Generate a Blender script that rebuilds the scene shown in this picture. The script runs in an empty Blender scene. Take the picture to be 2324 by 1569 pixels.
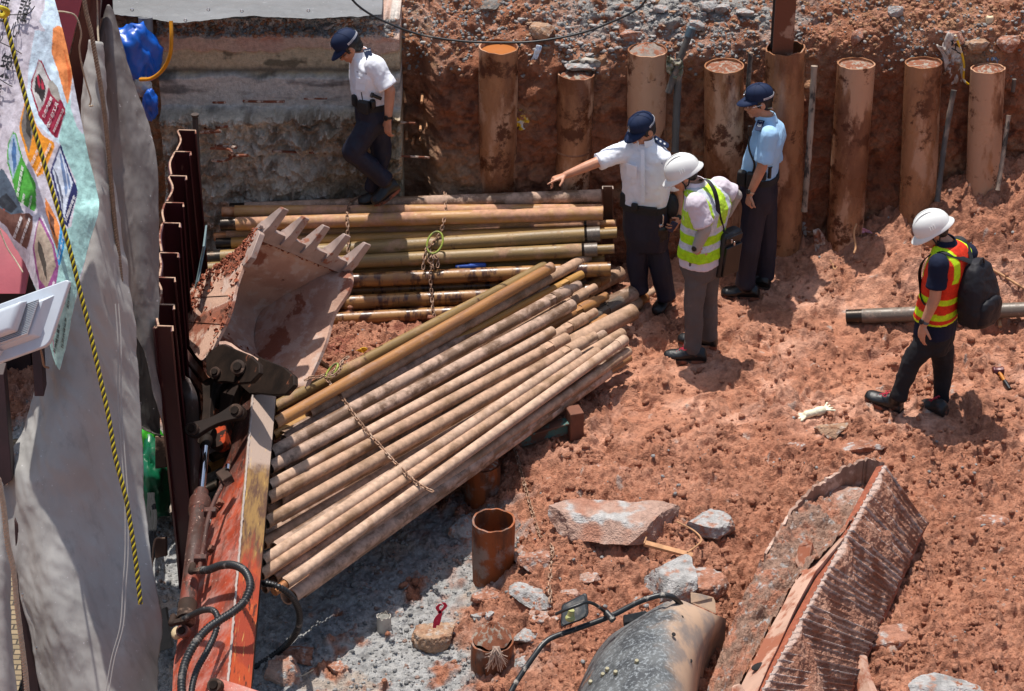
import bpy, math, random
import numpy as np
from mathutils import Vector, Matrix, Quaternion
sc = bpy.context.scene
col = sc.collection
random.seed(7)
rng = np.random.RandomState(11)
# ---------------------------------------------------------------- camera
CAM_H = 8.2; PITCH = math.radians(30.0); FPX = 4950.0; CU, CV = 1162.0, 784.5
cd = bpy.data.cameras.new('camera'); cam = bpy.data.objects.new('camera', cd); col.objects.link(cam)
cam.location = (0, 0, CAM_H); cam.rotation_euler = (math.radians(90) - PITCH, 0, 0)
cd.sensor_width = 36; cd.lens = 36 * FPX / 2324.0; cd.clip_start = 0.1; cd.clip_end = 500
sc.camera = cam
# ---------------------------------------------------------------- light
sun_dir = Vector((0.17, -0.40, -1.62)).normalized()      # direction the light travels
elev = math.asin(-sun_dir.z)
az = math.atan2(-sun_dir.x, -sun_dir.y)                  # clockwise from +y
w = bpy.data.worlds.new('World'); sc.world = w; w.use_nodes = True
nt = w.node_tree; nt.nodes.clear()
sky = nt.nodes.new('ShaderNodeTexSky'); sky.sky_type = 'NISHITA'; sky.sun_disc = False
sky.sun_elevation = elev; sky.sun_rotation = az; sky.air_density = 1.2; sky.dust_density = 2.5
bg = nt.nodes.new('ShaderNodeBackground'); bg.inputs['Strength'].default_value = 0.125
wo = nt.nodes.new('ShaderNodeOutputWorld')
nt.links.new(sky.outputs[0], bg.inputs[0]); nt.links.new(bg.outputs[0], wo.inputs[0])
sl = bpy.data.lights.new('sun', 'SUN'); sl.energy = 5.0; sl.angle = math.radians(0.53); sl.color = (1.0, 0.955, 0.89)
so = bpy.data.objects.new('sun', sl); col.objects.link(so)
so.rotation_euler = sun_dir.to_track_quat('-Z', 'Y').to_euler(); so.location = (0, 10, 12)
sc.view_settings.view_transform = 'Standard'; sc.view_settings.look = 'None'
sc.view_settings.exposure = 0.16; sc.view_settings.gamma = 1.0
sc.render.engine = 'CYCLES'
# ---------------------------------------------------------------- pixel helpers (photo measured at 2324 x 1569)
cP, sP = math.cos(PITCH), math.sin(PITCH)
def ray(u, v):
    a = (u - CU) / FPX; b = (v - CV) / FPX
    return Vector((a, cP - b * sP, -sP - b * cP))
def AZ(u, v, z=0.0):
    d = ray(u, v); t = (z - CAM_H) / d.z; return Vector((d.x * t, d.y * t, z))
def AY(u, v, y):
    d = ray(u, v); t = y / d.y; return Vector((d.x * t, y, CAM_H + d.z * t))
def APL(u, v, p0, n):
    d = ray(u, v); o = Vector((0, 0, CAM_H)); t = (p0 - o).dot(n) / d.dot(n); return o + d * t
def PXM(p):          # photo pixels per metre at a world point
    return FPX / (p.y * cP + (CAM_H - p.z) * sP)
# ---------------------------------------------------------------- noise
_perm = np.random.RandomState(3).permutation(4096).astype(np.int64)
_g3 = np.random.RandomState(4).normal(size=(4096, 3)); _g3 /= np.linalg.norm(_g3, axis=1)[:, None]
def _h(ix, iy, iz):
    return _perm[(_perm[(_perm[ix & 4095] + iy) & 4095] + iz) & 4095]
def gn(p):
    p = np.asarray(p, float); i = np.floor(p).astype(np.int64); f = p - i
    s = f * f * f * (f * (f * 6 - 15) + 10); out = 0
    for dx in (0, 1):
        wx = s[:, 0] if dx else 1 - s[:, 0]
        for dy in (0, 1):
            wy = s[:, 1] if dy else 1 - s[:, 1]
            for dz in (0, 1):
                wz = s[:, 2] if dz else 1 - s[:, 2]
                g = _g3[_h(i[:, 0] + dx, i[:, 1] + dy, i[:, 2] + dz)]
                out = out + wx * wy * wz * ((f - (dx, dy, dz)) * g).sum(1)
    return out * 1.5
def fbm(p, sc_, oc=4, gain=0.5, seed=0.0, ridge=False, billow=False):
    p = np.asarray(p, float) / sc_ + seed; a = 1.0; o = 0; t = 0
    for k in range(oc):
        n = gn(p)
        if ridge: n = 1 - 2 * np.abs(n)
        if billow: n = 2 * np.abs(n) - 0.4
        o = o + a * n; t += a; a *= gain; p = p * 2.03 + 17.3
    return o / t
def worley(p, sc_, seed=0):          # 2-D/3-D cell distance, uses first two columns
    q = np.asarray(p, float)[:, :2] / sc_; i = np.floor(q).astype(np.int64); f = q - i
    d1 = np.full(len(q), 9.0); d2 = np.full(len(q), 9.0); cid = np.zeros(len(q), np.int64)
    for dx in (-1, 0, 1):
        for dy in (-1, 0, 1):
            h = _h(i[:, 0] + dx, i[:, 1] + dy, seed + 0 * i[:, 0])
            cx = dx + (h % 64) / 64.0 - f[:, 0]; cy = dy + ((h // 64) % 64) / 64.0 - f[:, 1]
            d = np.sqrt(cx * cx + cy * cy)
            m = d < d1
            d2 = np.where(m, d1, np.minimum(d2, d)); cid = np.where(m, h, cid); d1 = np.where(m, d, d1)
    return d1, d2, cid
def sst(a, b, x):
    t = np.clip((x - a) / (b - a), 0, 1); return t * t * (3 - 2 * t)
def lerp(a, b, t): return a + (b - a) * t
def mixc(c1, c2, m): return c1 + (np.asarray(c2) - c1) * m[:, None]
# ---------------------------------------------------------------- mesh builder
class MB:
    def __init__(s): s.v = []; s.f = []; s.n = 0; s.mi = []; s.cur = 0
    def add(s, vs, fs):
        for v in vs: s.v.append((float(v[0]), float(v[1]), float(v[2])))
        for f in fs: s.f.append(tuple(i + s.n for i in f)); s.mi.append(s.cur)
        s.n += len(vs); return s
    def loft(s, rings, closed=True, c0=True, c1=True):
        m = len(rings[0]); vs = [p for r in rings for p in r]; fs = []
        k = m if closed else m - 1
        for a in range(len(rings) - 1):
            for b in range(k):
                fs.append((a * m + b, a * m + (b + 1) % m, (a + 1) * m + (b + 1) % m, (a + 1) * m + b))
        if closed and c0: fs.append(tuple(range(m - 1, -1, -1)))
        if closed and c1: fs.append(tuple((len(rings) - 1) * m + b for b in range(m)))
        return s.add(vs, fs)
    def tube(s, pts, r, seg=12, c0=True, c1=True):
        pts = [Vector(p) for p in pts]; n = len(pts)
        rr = r if hasattr(r, '__len__') else [r] * n
        rings = []; ref = None
        for i in range(n):
            t = (pts[min(i + 1, n - 1)] - pts[max(i - 1, 0)]).normalized()
            if ref is None:
                ref = Vector((0, 0, 1)) if abs(t.z) < 0.9 else Vector((1, 0, 0))
            a = (ref - t * ref.dot(t)).normalized(); b = t.cross(a); ref = a
            rings.append([pts[i] + (a * math.cos(2 * math.pi * k / seg) + b * math.sin(2 * math.pi * k / seg)) * rr[i] for k in range(seg)])
        return s.loft(rings, True, c0, c1)
    def box(s, c, sz, rot=None):
        c = Vector(c); h = Vector(sz) * 0.5; vs = []
        for z in (-1, 1):
            for y in (-1, 1):
                for x in (-1, 1):
                    p = Vector((x * h.x, y * h.y, z * h.z))
                    if rot is not None: p = rot @ p
                    vs.append(c + p)
        return s.add(vs, [(0, 2, 3, 1), (4, 5, 7, 6), (0, 1, 5, 4), (2, 6, 7, 3), (0, 4, 6, 2), (1, 3, 7, 5)])
    def ell(s, c, r, rot=None, seg=14, ring=9):
        c = Vector(c); vs = []; fs = []
        for i in range(ring + 1):
            th = math.pi * i / ring
            for k in range(seg):
                ph = 2 * math.pi * k / seg
                p = Vector((r[0] * math.sin(th) * math.cos(ph), r[1] * math.sin(th) * math.sin(ph), r[2] * math.cos(th)))
                if rot is not None: p = rot @ p
                vs.append(c + p)
        for i in range(ring):
            for k in range(seg):
                fs.append((i * seg + k, (i + 1) * seg + k, (i + 1) * seg + (k + 1) % seg, i * seg + (k + 1) % seg))
        return s.add(vs, fs)
    def prism(s, poly, off):
        off = Vector(off); poly = [Vector(p) for p in poly]; n = len(poly)
        vs = poly + [p + off for p in poly]
        fs = [tuple(range(n - 1, -1, -1)), tuple(range(n, 2 * n))]
        for i in range(n): fs.append((i, (i + 1) % n, n + (i + 1) % n, n + i))
        return s.add(vs, fs)
    def caps(s, p0, p1, r0, r1, seg=12):      # tapered capsule
        p0 = Vector(p0); p1 = Vector(p1); d = p1 - p0; L = d.length or 1e-6; d = d / L
        pts = []; rs = []
        for a in (0.0, 0.35, 0.7, 1.05, 1.4): pts.append(p0 - d * r0 * math.cos(a)); rs.append(max(r0 * math.sin(a), 0.0005))
        pts.append(p0); rs.append(r0); pts.append(p1); rs.append(r1)
        for a in (1.4, 1.05, 0.7, 0.35, 0.0): pts.append(p1 + d * r1 * math.cos(a)); rs.append(max(r1 * math.sin(a), 0.0005))
        ref = Vector((0, 0, 1)) if abs(d.z) < 0.9 else Vector((1, 0, 0))
        A = (ref - d * ref.dot(d)).normalized(); B = d.cross(A)
        return s.loft([[q + (A * math.cos(2 * math.pi * k / seg) + B * math.sin(2 * math.pi * k / seg)) * r for k in range(seg)] for q, r in zip(pts, rs)])
    def mesh(s, name, loc=(0, 0, 0), smooth=True):
        me = bpy.data.meshes.new(name); L = Vector(loc)
        me.from_pydata([(v[0] - L[0], v[1] - L[1], v[2] - L[2]) for v in s.v], [], s.f)
        me.validate(); me.update()
        return me
def setsm(me, ang=40):
    me.polygons.foreach_set('use_smooth', [True] * len(me.polygons))
    try: me.set_sharp_from_angle(angle=math.radians(ang))
    except Exception: pass
def tag(o, label=None, cat=None, group=None, kind=None):
    if label: o['label'] = label
    if cat: o['category'] = cat
    if group: o['group'] = group
    if kind: o['kind'] = kind
    return o
def thing(name, loc, label, cat, group=None, mat=None):
    o = bpy.data.objects.new(name, None); col.objects.link(o); o.empty_display_size = 0.1
    if mat is not None: o.matrix_world = mat
    else: o.location = loc
    return tag(o, label, cat, group)
def obj(name, mb, m, parent=None, loc=None, smooth=40, bevel=0, local=False):
    """link a mesh builder as one object. world-space verts are moved into the parent's frame."""
    if parent is not None:
        q = parent; mats = []
        while q is not None: mats.append(q.matrix_basis.copy()); q = q.parent
        W = Matrix.Identity(4)
        for M in reversed(mats): W = W @ M
        inv = Matrix.Identity(4) if local else W.inverted()
    else:
        if loc is None:
            a = np.array(mb.v); c = (a.min(0) + a.max(0)) / 2; loc = (c[0], c[1], a[:, 2].min())
        inv = Matrix.Translation(-Vector(loc))
    me = bpy.data.meshes.new(name)
    A = np.array(mb.v, dtype=float); M = np.array(inv)
    A = A @ M[:3, :3].T + M[:3, 3]
    me.from_pydata(A.tolist(), [], mb.f); me.validate(); me.update()
    if smooth: setsm(me, smooth)
    if isinstance(m, (list, tuple)):
        for q in m: me.materials.append(q)
        me.polygons.foreach_set('material_index', mb.mi[:len(me.polygons)])
    elif m is not None: me.materials.append(m)
    o = bpy.data.objects.new(name, me); col.objects.link(o)
    if parent is not None: o.parent = parent
    else: o.location = loc
    if bevel:
        b = o.modifiers.new('bevel', 'BEVEL'); b.width = bevel; b.segments = 2; b.limit_method = 'ANGLE'; b.angle_limit = math.radians(35)
    return o
def bez(pts, n=40):       # catmull-rom through points
    P = [Vector(p) for p in pts]; P = [P[0] * 2 - P[1]] + P + [P[-1] * 2 - P[-2]]
    out = []; m = len(P) - 3
    for i in range(n + 1):
        t = i / n * m; k = min(int(t), m - 1); t -= k; a, b, c, d = P[k:k + 4]
        out.append(0.5 * ((2 * b) + (c - a) * t + (2 * a - 5 * b + 4 * c - d) * t * t + (3 * b - a - 3 * c + d) * t ** 3))
    return out
# ---------------------------------------------------------------- materials
def C3(h):
    h = h.lstrip('#'); r = [int(h[i:i + 2], 16) / 255 for i in (0, 2, 4)]
    return tuple((x / 12.92 if x <= 0.04045 else ((x + 0.055) / 1.055) ** 2.4) for x in r)
class NT:
    def __init__(s, name):
        s.m = bpy.data.materials.new(name); s.m.use_nodes = True; s.t = s.m.node_tree; s.t.nodes.clear()
        s.out = s.t.nodes.new('ShaderNodeOutputMaterial'); s.b = s.t.nodes.new('ShaderNodeBsdfPrincipled')
        s.t.links.new(s.b.outputs[0], s.out.inputs[0])
    def n(s, ty, **kw):
        x = s.t.nodes.new(ty)
        for k, v in kw.items():
            if hasattr(x, k): setattr(x, k, v)
            else: x.inputs[k].default_value = v
        return x
    def l(s, a, b): s.t.links.new(a, b)
    def coord(s, scale=(1, 1, 1), rnd=True, kind='Object'):
        tc = s.n('ShaderNodeTexCoord'); mp = s.n('ShaderNodeMapping'); mp.inputs['Scale'].default_value = scale
        s.l(tc.outputs[kind], mp.inputs['Vector'])
        if rnd:
            oi = s.n('ShaderNodeObjectInfo'); mu = s.n('ShaderNodeMath', operation='MULTIPLY'); mu.inputs[1].default_value = 37.0
            s.l(oi.outputs['Random'], mu.inputs[0]); cb = s.n('ShaderNodeCombineXYZ')
            for i in range(3): s.l(mu.outputs[0], cb.inputs[i])
            s.l(cb.outputs[0], mp.inputs['Location'])
        return mp.outputs[0]
    def noise(s, vec, scale, detail=4, rough=0.55, dist=0.0):
        x = s.n('ShaderNodeTexNoise'); x.inputs['Scale'].default_value = scale; x.inputs['Detail'].default_value = detail
        x.inputs['Roughness'].default_value = rough; x.inputs['Distortion'].default_value = dist
        s.l(vec, x.inputs['Vector']); return x.outputs[0]
    def ramp(s, fac, a, b):
        x = s.n('ShaderNodeMapRange'); x.inputs[1].default_value = a; x.inputs[2].default_value = b; x.interpolation_type = 'SMOOTHSTEP'
        s.l(fac, x.inputs[0]); return x.outputs[0]
    def mix(s, c1, c2, fac):
        x = s.n('ShaderNodeMix', data_type='RGBA')
        for q, i in ((c1, 6), (c2, 7)):
            if isinstance(q, tuple): x.inputs[i].default_value = (*q[:3], 1)
            else: s.l(q, x.inputs[i])
        if isinstance(fac, (int, float)): x.inputs[0].default_value = fac
        else: s.l(fac, x.inputs[0])
        return x.outputs[2]
    def mul(s, a, b, op='MULTIPLY'):
        x = s.n('ShaderNodeMath', operation=op)
        for q, i in ((a, 0), (b, 1)):
            if isinstance(q, (int, float)): x.inputs[i].default_value = q
            else: s.l(q, x.inputs[i])
        return x.outputs[0]
    def bump(s, h, strength=0.4, dist=0.01):
        x = s.n('ShaderNodeBump'); x.inputs['Strength'].default_value = strength; x.inputs['Distance'].default_value = dist
        s.l(h, x.inputs['Height']); s.l(x.outputs[0], s.b.inputs['Normal'])
    def col(s, c):
        if isinstance(c, tuple): s.b.inputs['Base Color'].default_value = (*c[:3], 1)
        else: s.l(c, s.b.inputs['Base Color'])
    def rough(s, r, metal=0.0, spec=None):
        if isinstance(r, (int, float)): s.b.inputs['Roughness'].default_value = r
        else: s.l(r, s.b.inputs['Roughness'])
        if isinstance(metal, (int, float)): s.b.inputs['Metallic'].default_value = metal
        else: s.l(metal, s.b.inputs['Metallic'])
        if spec is not None: s.b.inputs['Specular IOR Level'].default_value = spec
_mc = {}
def simple(name, c, rough=0.6, metal=0.0, var=0.12, sc_=20, bump=0.2, bs=60, dirt=None, dirta=(0.55, 0.75), ds=6, stretch=(1, 1, 1), spec=None):
    """base colour with soft variation, an optional dirt colour in patches and a fine bump"""
    if name in _mc: return _mc[name]
    t = NT(name); v = t.coord(stretch)
    c = C3(c) if isinstance(c, str) else c
    k = tuple(min(1, x * (1 + var)) for x in c); d = tuple(x * (1 - var) for x in c)
    cc = t.mix(d, k, t.ramp(t.noise(v, sc_, 5), 0.3, 0.7))
    rr = rough
    if dirt is not None:
        dc = C3(dirt) if isinstance(dirt, str) else dirt
        f = t.ramp(t.noise(v, ds, 8, 0.65), *dirta)
        cc = t.mix(cc, dc, f); rr = t.mul(t.mul(f, 0.9 - rough), rough, 'ADD')
        metal_ = t.mul(t.mul(f, -metal), metal, 'ADD') if metal else 0.0
    else: metal_ = metal
    t.col(cc); t.rough(rr, metal_, spec)
    if bump: t.bump(t.noise(v, bs, 6, 0.6), bump, 0.004)
    _mc[name] = t.m; return t.m
# ================================================================ SETTING: ground, earth bank
YW = 15.5                                     # foot line of the excavated wall
def G0(x, y):
    """large shape of the pit floor"""
    x = np.asarray(x, float); y = np.asarray(y, float)
    pit = sst(0.35, -0.45, x + 0.12 * np.sin(y * 3)) * sst(13.25, 12.45, y + 0.1 * np.sin(x * 4)) 
    z = -0.31 * pit
    z = z - 0.12 * sst(0.9, 0.2, x) * sst(11.6, 10.8, y) * (1 - pit)
    z = z + 0.60 * sst(1.6, 3.9, x) * sst(13.9, 15.5, y) + 0.25 * sst(2.6, 4.2, x) * sst(12.6, 14.6, y)
    z = z + 0.10 * sst(14.9, 15.5, y) * sst(0.8, 1.4, x)
    z = z - 0.22 * sst(1.2, 1.6, x) * sst(2.2, 1.7, x) * sst(11.4, 10.9, y)
    z = z + 0.10 * sst(2.0, 2.6, x) * sst(11.2, 10.4, y)
    z = z + 0.07 * np.exp(-(((x - 0.9) / .7) ** 2 + ((y - 12.0) / .5) ** 2))
    return z
def Gz(x, y): return float(G0(np.array([x]), np.array([y]))[0])
def gp(u, v, dz=0.0):                           # point of the ground seen at a photo pixel
    z = 0.0
    for _ in range(12):
        p = AZ(u, v, z); z = 0.5 * z + 0.5 * Gz(p.x, p.y)
    p = AZ(u, v, z + dz); return p
def uvof(x, y, z):                             # numpy projection used only to lay out soil kinds
    dy = y; dz = z - CAM_H; dep = dy * cP - dz * sP; up = dy * sP + dz * cP
    return CU + FPX * x / dep, CV - FPX * up / dep
def grid_mesh(name, X, Y, Z, cols, m, kind=None, flip=False):
    nr, nc = X.shape; me = bpy.data.meshes.new(name)
    V = np.stack([X.ravel(), Y.ravel(), Z.ravel()], 1)
    i = np.arange(nr * nc).reshape(nr, nc)
    q = np.stack([i[:-1, :-1], i[:-1, 1:], i[1:, 1:], i[1:, :-1]], -1).reshape(-1, 4)
    if flip: q = q[:, ::-1]
    me.vertices.add(len(V)); me.vertices.foreach_set('co', V.ravel())
    me.loops.add(q.size); me.loops.foreach_set('vertex_index', q.ravel().astype(np.int32))
    me.polygons.add(len(q)); me.polygons.foreach_set('loop_start', (np.arange(len(q)) * 4).astype(np.int32))
    me.polygons.foreach_set('loop_total', np.full(len(q), 4, np.int32)); me.update(); me.validate()
    me.polygons.foreach_set('use_smooth', [True] * len(me.polygons))
    if cols is not None:
        a = me.color_attributes.new('Col', 'FLOAT_COLOR', 'POINT')
        a.data.foreach_set('color', np.concatenate([cols, np.ones((len(cols), 1))], 1).astype(np.float32).ravel())
    me.materials.append(m); o = bpy.data.objects.new(name, me); col.objects.link(o)
    if kind: o['kind'] = kind
    return o
def soil_mat(name, rough=0.9, fine=55, bstr=0.7, bdist=0.012, glint=0.0):
    t = NT(name); v = t.coord((1, 1, 1), rnd=False)
    at = t.n('ShaderNodeAttribute', attribute_name='Col')
    n1 = t.noise(v, 28, 8, 0.7); n2 = t.noise(v, 140, 4, 0.6)
    k = t.ramp(n1, 0.25, 0.75)
    sc1 = t.n('ShaderNodeHueSaturation'); t.l(at.outputs[0], sc1.inputs['Color'])
    t.l(t.mul(t.mul(k, 0.5), 0.76, 'ADD'), sc1.inputs['Value'])
    t.col(sc1.outputs[0]); t.rough(rough, 0, 0.3)
    vo = t.n('ShaderNodeTexVoronoi'); vo.inputs['Scale'].default_value = 75; t.l(v, vo.inputs['Vector'])
    t.bump(t.mul(t.mul(t.mul(n1, 1.0), t.mul(n2, 0.5), 'ADD'), t.mul(vo.outputs[0], -0.35), 'ADD'), min(1.0, bstr * 1.25), bdist * 1.5)
    return t.m
MUD = np.array((0.44, 0.198, 0.118)); MUDL = np.array((0.56, 0.30, 0.205)); MUDD = np.array((0.20, 0.075, 0.043))
GRAV = np.array((0.33, 0.325, 0.315)); GRAVD = np.array((0.20, 0.195, 0.19))
m_soil = soil_mat('red_clay_soil')
def soil_cols(P, crumb, grav):
    n1 = fbm(P, 0.45, 4, seed=3.1); n2 = fbm(P, 0.07, 4, seed=9.7); n3 = fbm(P, 0.9, 3, seed=21)
    c = np.tile(MUD, (len(P), 1)).astype(float)
    c = mixc(c, MUDL, sst(0.0, 0.30, n1 + 0.4 * n2) * (1 - 0.75 * crumb))
    n4 = fbm(P, 0.8, 4, seed=27.); c = mixc(c, MUDD * 1.5, sst(.0, .3, n4) * .32); c = mixc(c, MUDL * 1.08, sst(.02, .3, -n4) * .5 * (1 - crumb))
    c = mixc(c, MUDD, np.clip(sst(0.02, 0.35, n2 + 0.25 * n3) * 0.55 + 0.25 * crumb, 0, 1))
    gg = mixc(np.tile(GRAV, (len(P), 1)), GRAVD, sst(-0.1, 0.4, n2))
    gg = mixc(gg, np.array((0.36, 0.27, 0.20)), sst(0.12, 0.3, n1) * 0.6)
    c = c + (gg - c) * grav[:, None]
    return c
def ground_fields(x, y):
    z0 = G0(x, y); P = np.stack([x, y, 0 * x], 1)
    u, v = uvof(x, y, z0)
    nb = fbm(P, 0.5, 3, seed=5.5)
    # how crumbly the clay is (smooth where people walk)
    cr = sst(1120, 1000, -0.55 * (u - 1300) * 0 + 0 * v + v * 0 + 1060 - nb * 500)     # noise patches
    cr = 0.85 * sst(0.14, 0.42, fbm(P, 0.55, 4, seed=25.))
    cr = np.maximum(cr, 0.95 * sst(960, 1060, v + nb * 110) * sst(2400, 2330, u + 0 * v))
    cr = np.maximum(cr, 0.9 * sst(690, 570, v + 0.02 * u + nb * 60) * sst(1500, 1700, u))
    cr = np.maximum(cr, 0.9 * sst(1980, 2250, u + nb * 120) * sst(1180, 960, v) * sst(620, 560, v))
    cr = np.maximum(cr, sst(1250, 1150, u) * 0.9)
    # grey gravel
    n_e = fbm(P, 0.25, 4, seed=15.5)
    gr = sst(60, -60, (u - 1130) * 0.6 + nb * 160 + n_e * 170) * sst(1110, 1170, v + 0.25 * (u - 1050) + nb * 120 + n_e * 120)
    gr = gr * sst(-0.42, -0.2, n_e + 0.5 * nb)
    gr = np.maximum(gr, sst(640, 560, u + 150 * nb) * sst(900, 1000, v + 200 * nb))
    return z0, P, u, v, cr, gr, nb
def ground_z(x, y):
    z0, P, u, v, cr, gr, nb = ground_fields(x, y)
    big = fbm(P, 0.55, 3, seed=1.3) * 0.06
    rid = fbm(P, 0.22, 4, seed=8.8, ridge=True)
    wx = fbm(P, 0.35, 2, seed=12.); warp = np.stack([P[:, 0] + 0.05 * wx, P[:, 1] + 0.09 * fbm(P, 0.3, 2, seed=14.), P[:, 2]], 1)
    d1, d2, cid = worley(warp, 0.085, 1); e1, e2, _ = worley(warp + 3.3, 0.033, 5)
    f1, f2, fc = worley(warp * 1.0 + 9.1, 0.19, 9)
    cl = fbm(P, 0.10, 5, gain=0.6, seed=4.4, billow=True)
    mid = fbm(P, 0.12, 4, seed=31.)
    hc = ((cid % 97) / 97.0)
    lump = np.clip(1 - d1 / 0.75, 0, 1) ** 0.6
    tq = (fbm(warp, 0.30, 5, gain=0.55, seed=101.) + 1) * 7; fl = np.floor(tq); terr = (fl + sst(0.36, 0.64, tq - fl)) / 7
    tq2 = (fbm(warp, 0.11, 4, gain=0.6, seed=111.) + 1) * 3.5; fl2 = np.floor(tq2); terr2 = (fl2 + sst(0.3, 0.7, tq2 - fl2)) / 3.5
    crumb = 0.07 * (terr2 - 1) + cl * 0.045 + lump * (hc > 0.45) * 0.05 * hc + np.clip(1 - e1 / 0.7, 0, 1) ** 0.7 * 0.020 * (cid % 3 > 0) + 0.08 * mid
    # smooth trodden clay: flat pads with torn creases
    pads = np.minimum(f2 - f1, 0.22) / 0.22
    crease = -0.03 * sst(0.32, 0.0, f2 - f1) * sst(-0.1, 0.35, fbm(P, 0.3, 2, seed=41.))
    tornr = np.clip(fbm(warp, 0.16, 4, seed=51., ridge=True) - 0.28, 0, 1) * 0.11 * sst(-0.15, 0.3, fbm(P, 0.4, 2, seed=61.))
    brk = sst(-.25, .25, fbm(P, 0.45, 3, seed=121.))
    smooth = crease + tornr + 0.012 * pads + 0.012 * mid + 0.085 * (terr - 1) * (.3 + .7 * brk) + 0.018 * (terr2 - 1) * brk ** 2 + 0.006 * np.clip(fbm(P, 0.05, 4, seed=33.), 0, 1)
    d = big + smooth * (1 - cr) + crumb * cr
    gravd = big * 0.5 + 0.012 * np.clip(1 - e1 / 0.6, 0, 1) ** .7 + 0.02 * fbm(P, 0.07, 4, gain=0.6, seed=6.6) + 0.03 * mid
    return z0 + d * (1 - gr) + gravd * gr, z0, P, cr, gr, u, v, mid, tornr
# footprints
def make_ground():
    nr, nc = 800, 860
    yy = np.linspace(9.0, 15.75, nr); ss = np.linspace(-1.12, 1.14, nc)
    Y, S = np.meshgrid(yy, ss, indexing='ij'); X = S * (2.72 + (Y - 9.3) * 0.205)
    x = X.ravel(); y = Y.ravel()
    z, z0, P, cr, gr, u, v, mid, torn = ground_z(x, y)
    r = np.random.RandomState(5)
    for k in range(150):                      # boot prints pressed into the clay
        fu = r.uniform(1250, 2300); fv = r.uniform(640, 1060)
        p = AZ(fu, fv, 0); a = r.uniform(0, 6.28); dx = x - p.x; dy = y - p.y
        m = (abs(dx) < .25) & (abs(dy) < .25)
        lx = dx[m] * math.cos(a) + dy[m] * math.sin(a); ly = -dx[m] * math.sin(a) + dy[m] * math.cos(a)
        wd = 0.047 + 0.008 * np.sin(lx * 25); e = np.maximum(np.abs(lx) / 0.135, np.abs(ly) / wd)
        z[m] += -0.022 * sst(1.05, 0.85, e) + 0.012 * sst(1.45, 1.1, e) * sst(0.95, 1.1, e)
        z[m] += 0.002 * np.sin(lx * 260) * sst(1.0, 0.85, e)
    c = soil_cols(P, cr, gr)
    # thin grey cement crumbs pressed into the clay
    gn_ = fbm(P, 0.13, 4, seed=71.)
    c = mixc(c, np.array((0.42, 0.38, 0.34)), sst(0.36, 0.46, gn_) * 0.6 * (1 - gr))
    c = mixc(c, MUDD * 0.8, sst(0.0, 0.02, torn) * 0.25 * (1 - gr))
    # blood-dark damp soil below the stack
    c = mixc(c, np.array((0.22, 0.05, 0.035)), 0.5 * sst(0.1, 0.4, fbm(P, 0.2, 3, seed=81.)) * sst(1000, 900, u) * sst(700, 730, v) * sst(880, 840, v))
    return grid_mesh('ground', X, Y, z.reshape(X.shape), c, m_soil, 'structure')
ground_obj = make_ground()
def make_outer():
    xs = np.concatenate([np.linspace(-60, -5, 24), np.linspace(-4.6, 5.4, 50), np.linspace(6, 60, 24)])
    ys = np.concatenate([np.linspace(-20, 8, 20), np.linspace(8.4, 15.3, 34)])
    X, Y = np.meshgrid(xs, ys); z = G0(X.ravel(), Y.ravel()) - 0.16 + 0.05 * fbm(np.stack([X.ravel(), Y.ravel(), 0 * X.ravel()], 1), 0.9, 3)
    c = np.tile(MUD, (X.size, 1)); grid_mesh('outer_ground', X, Y, z.reshape(X.shape), c, m_soil, 'structure')
make_outer()
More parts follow.
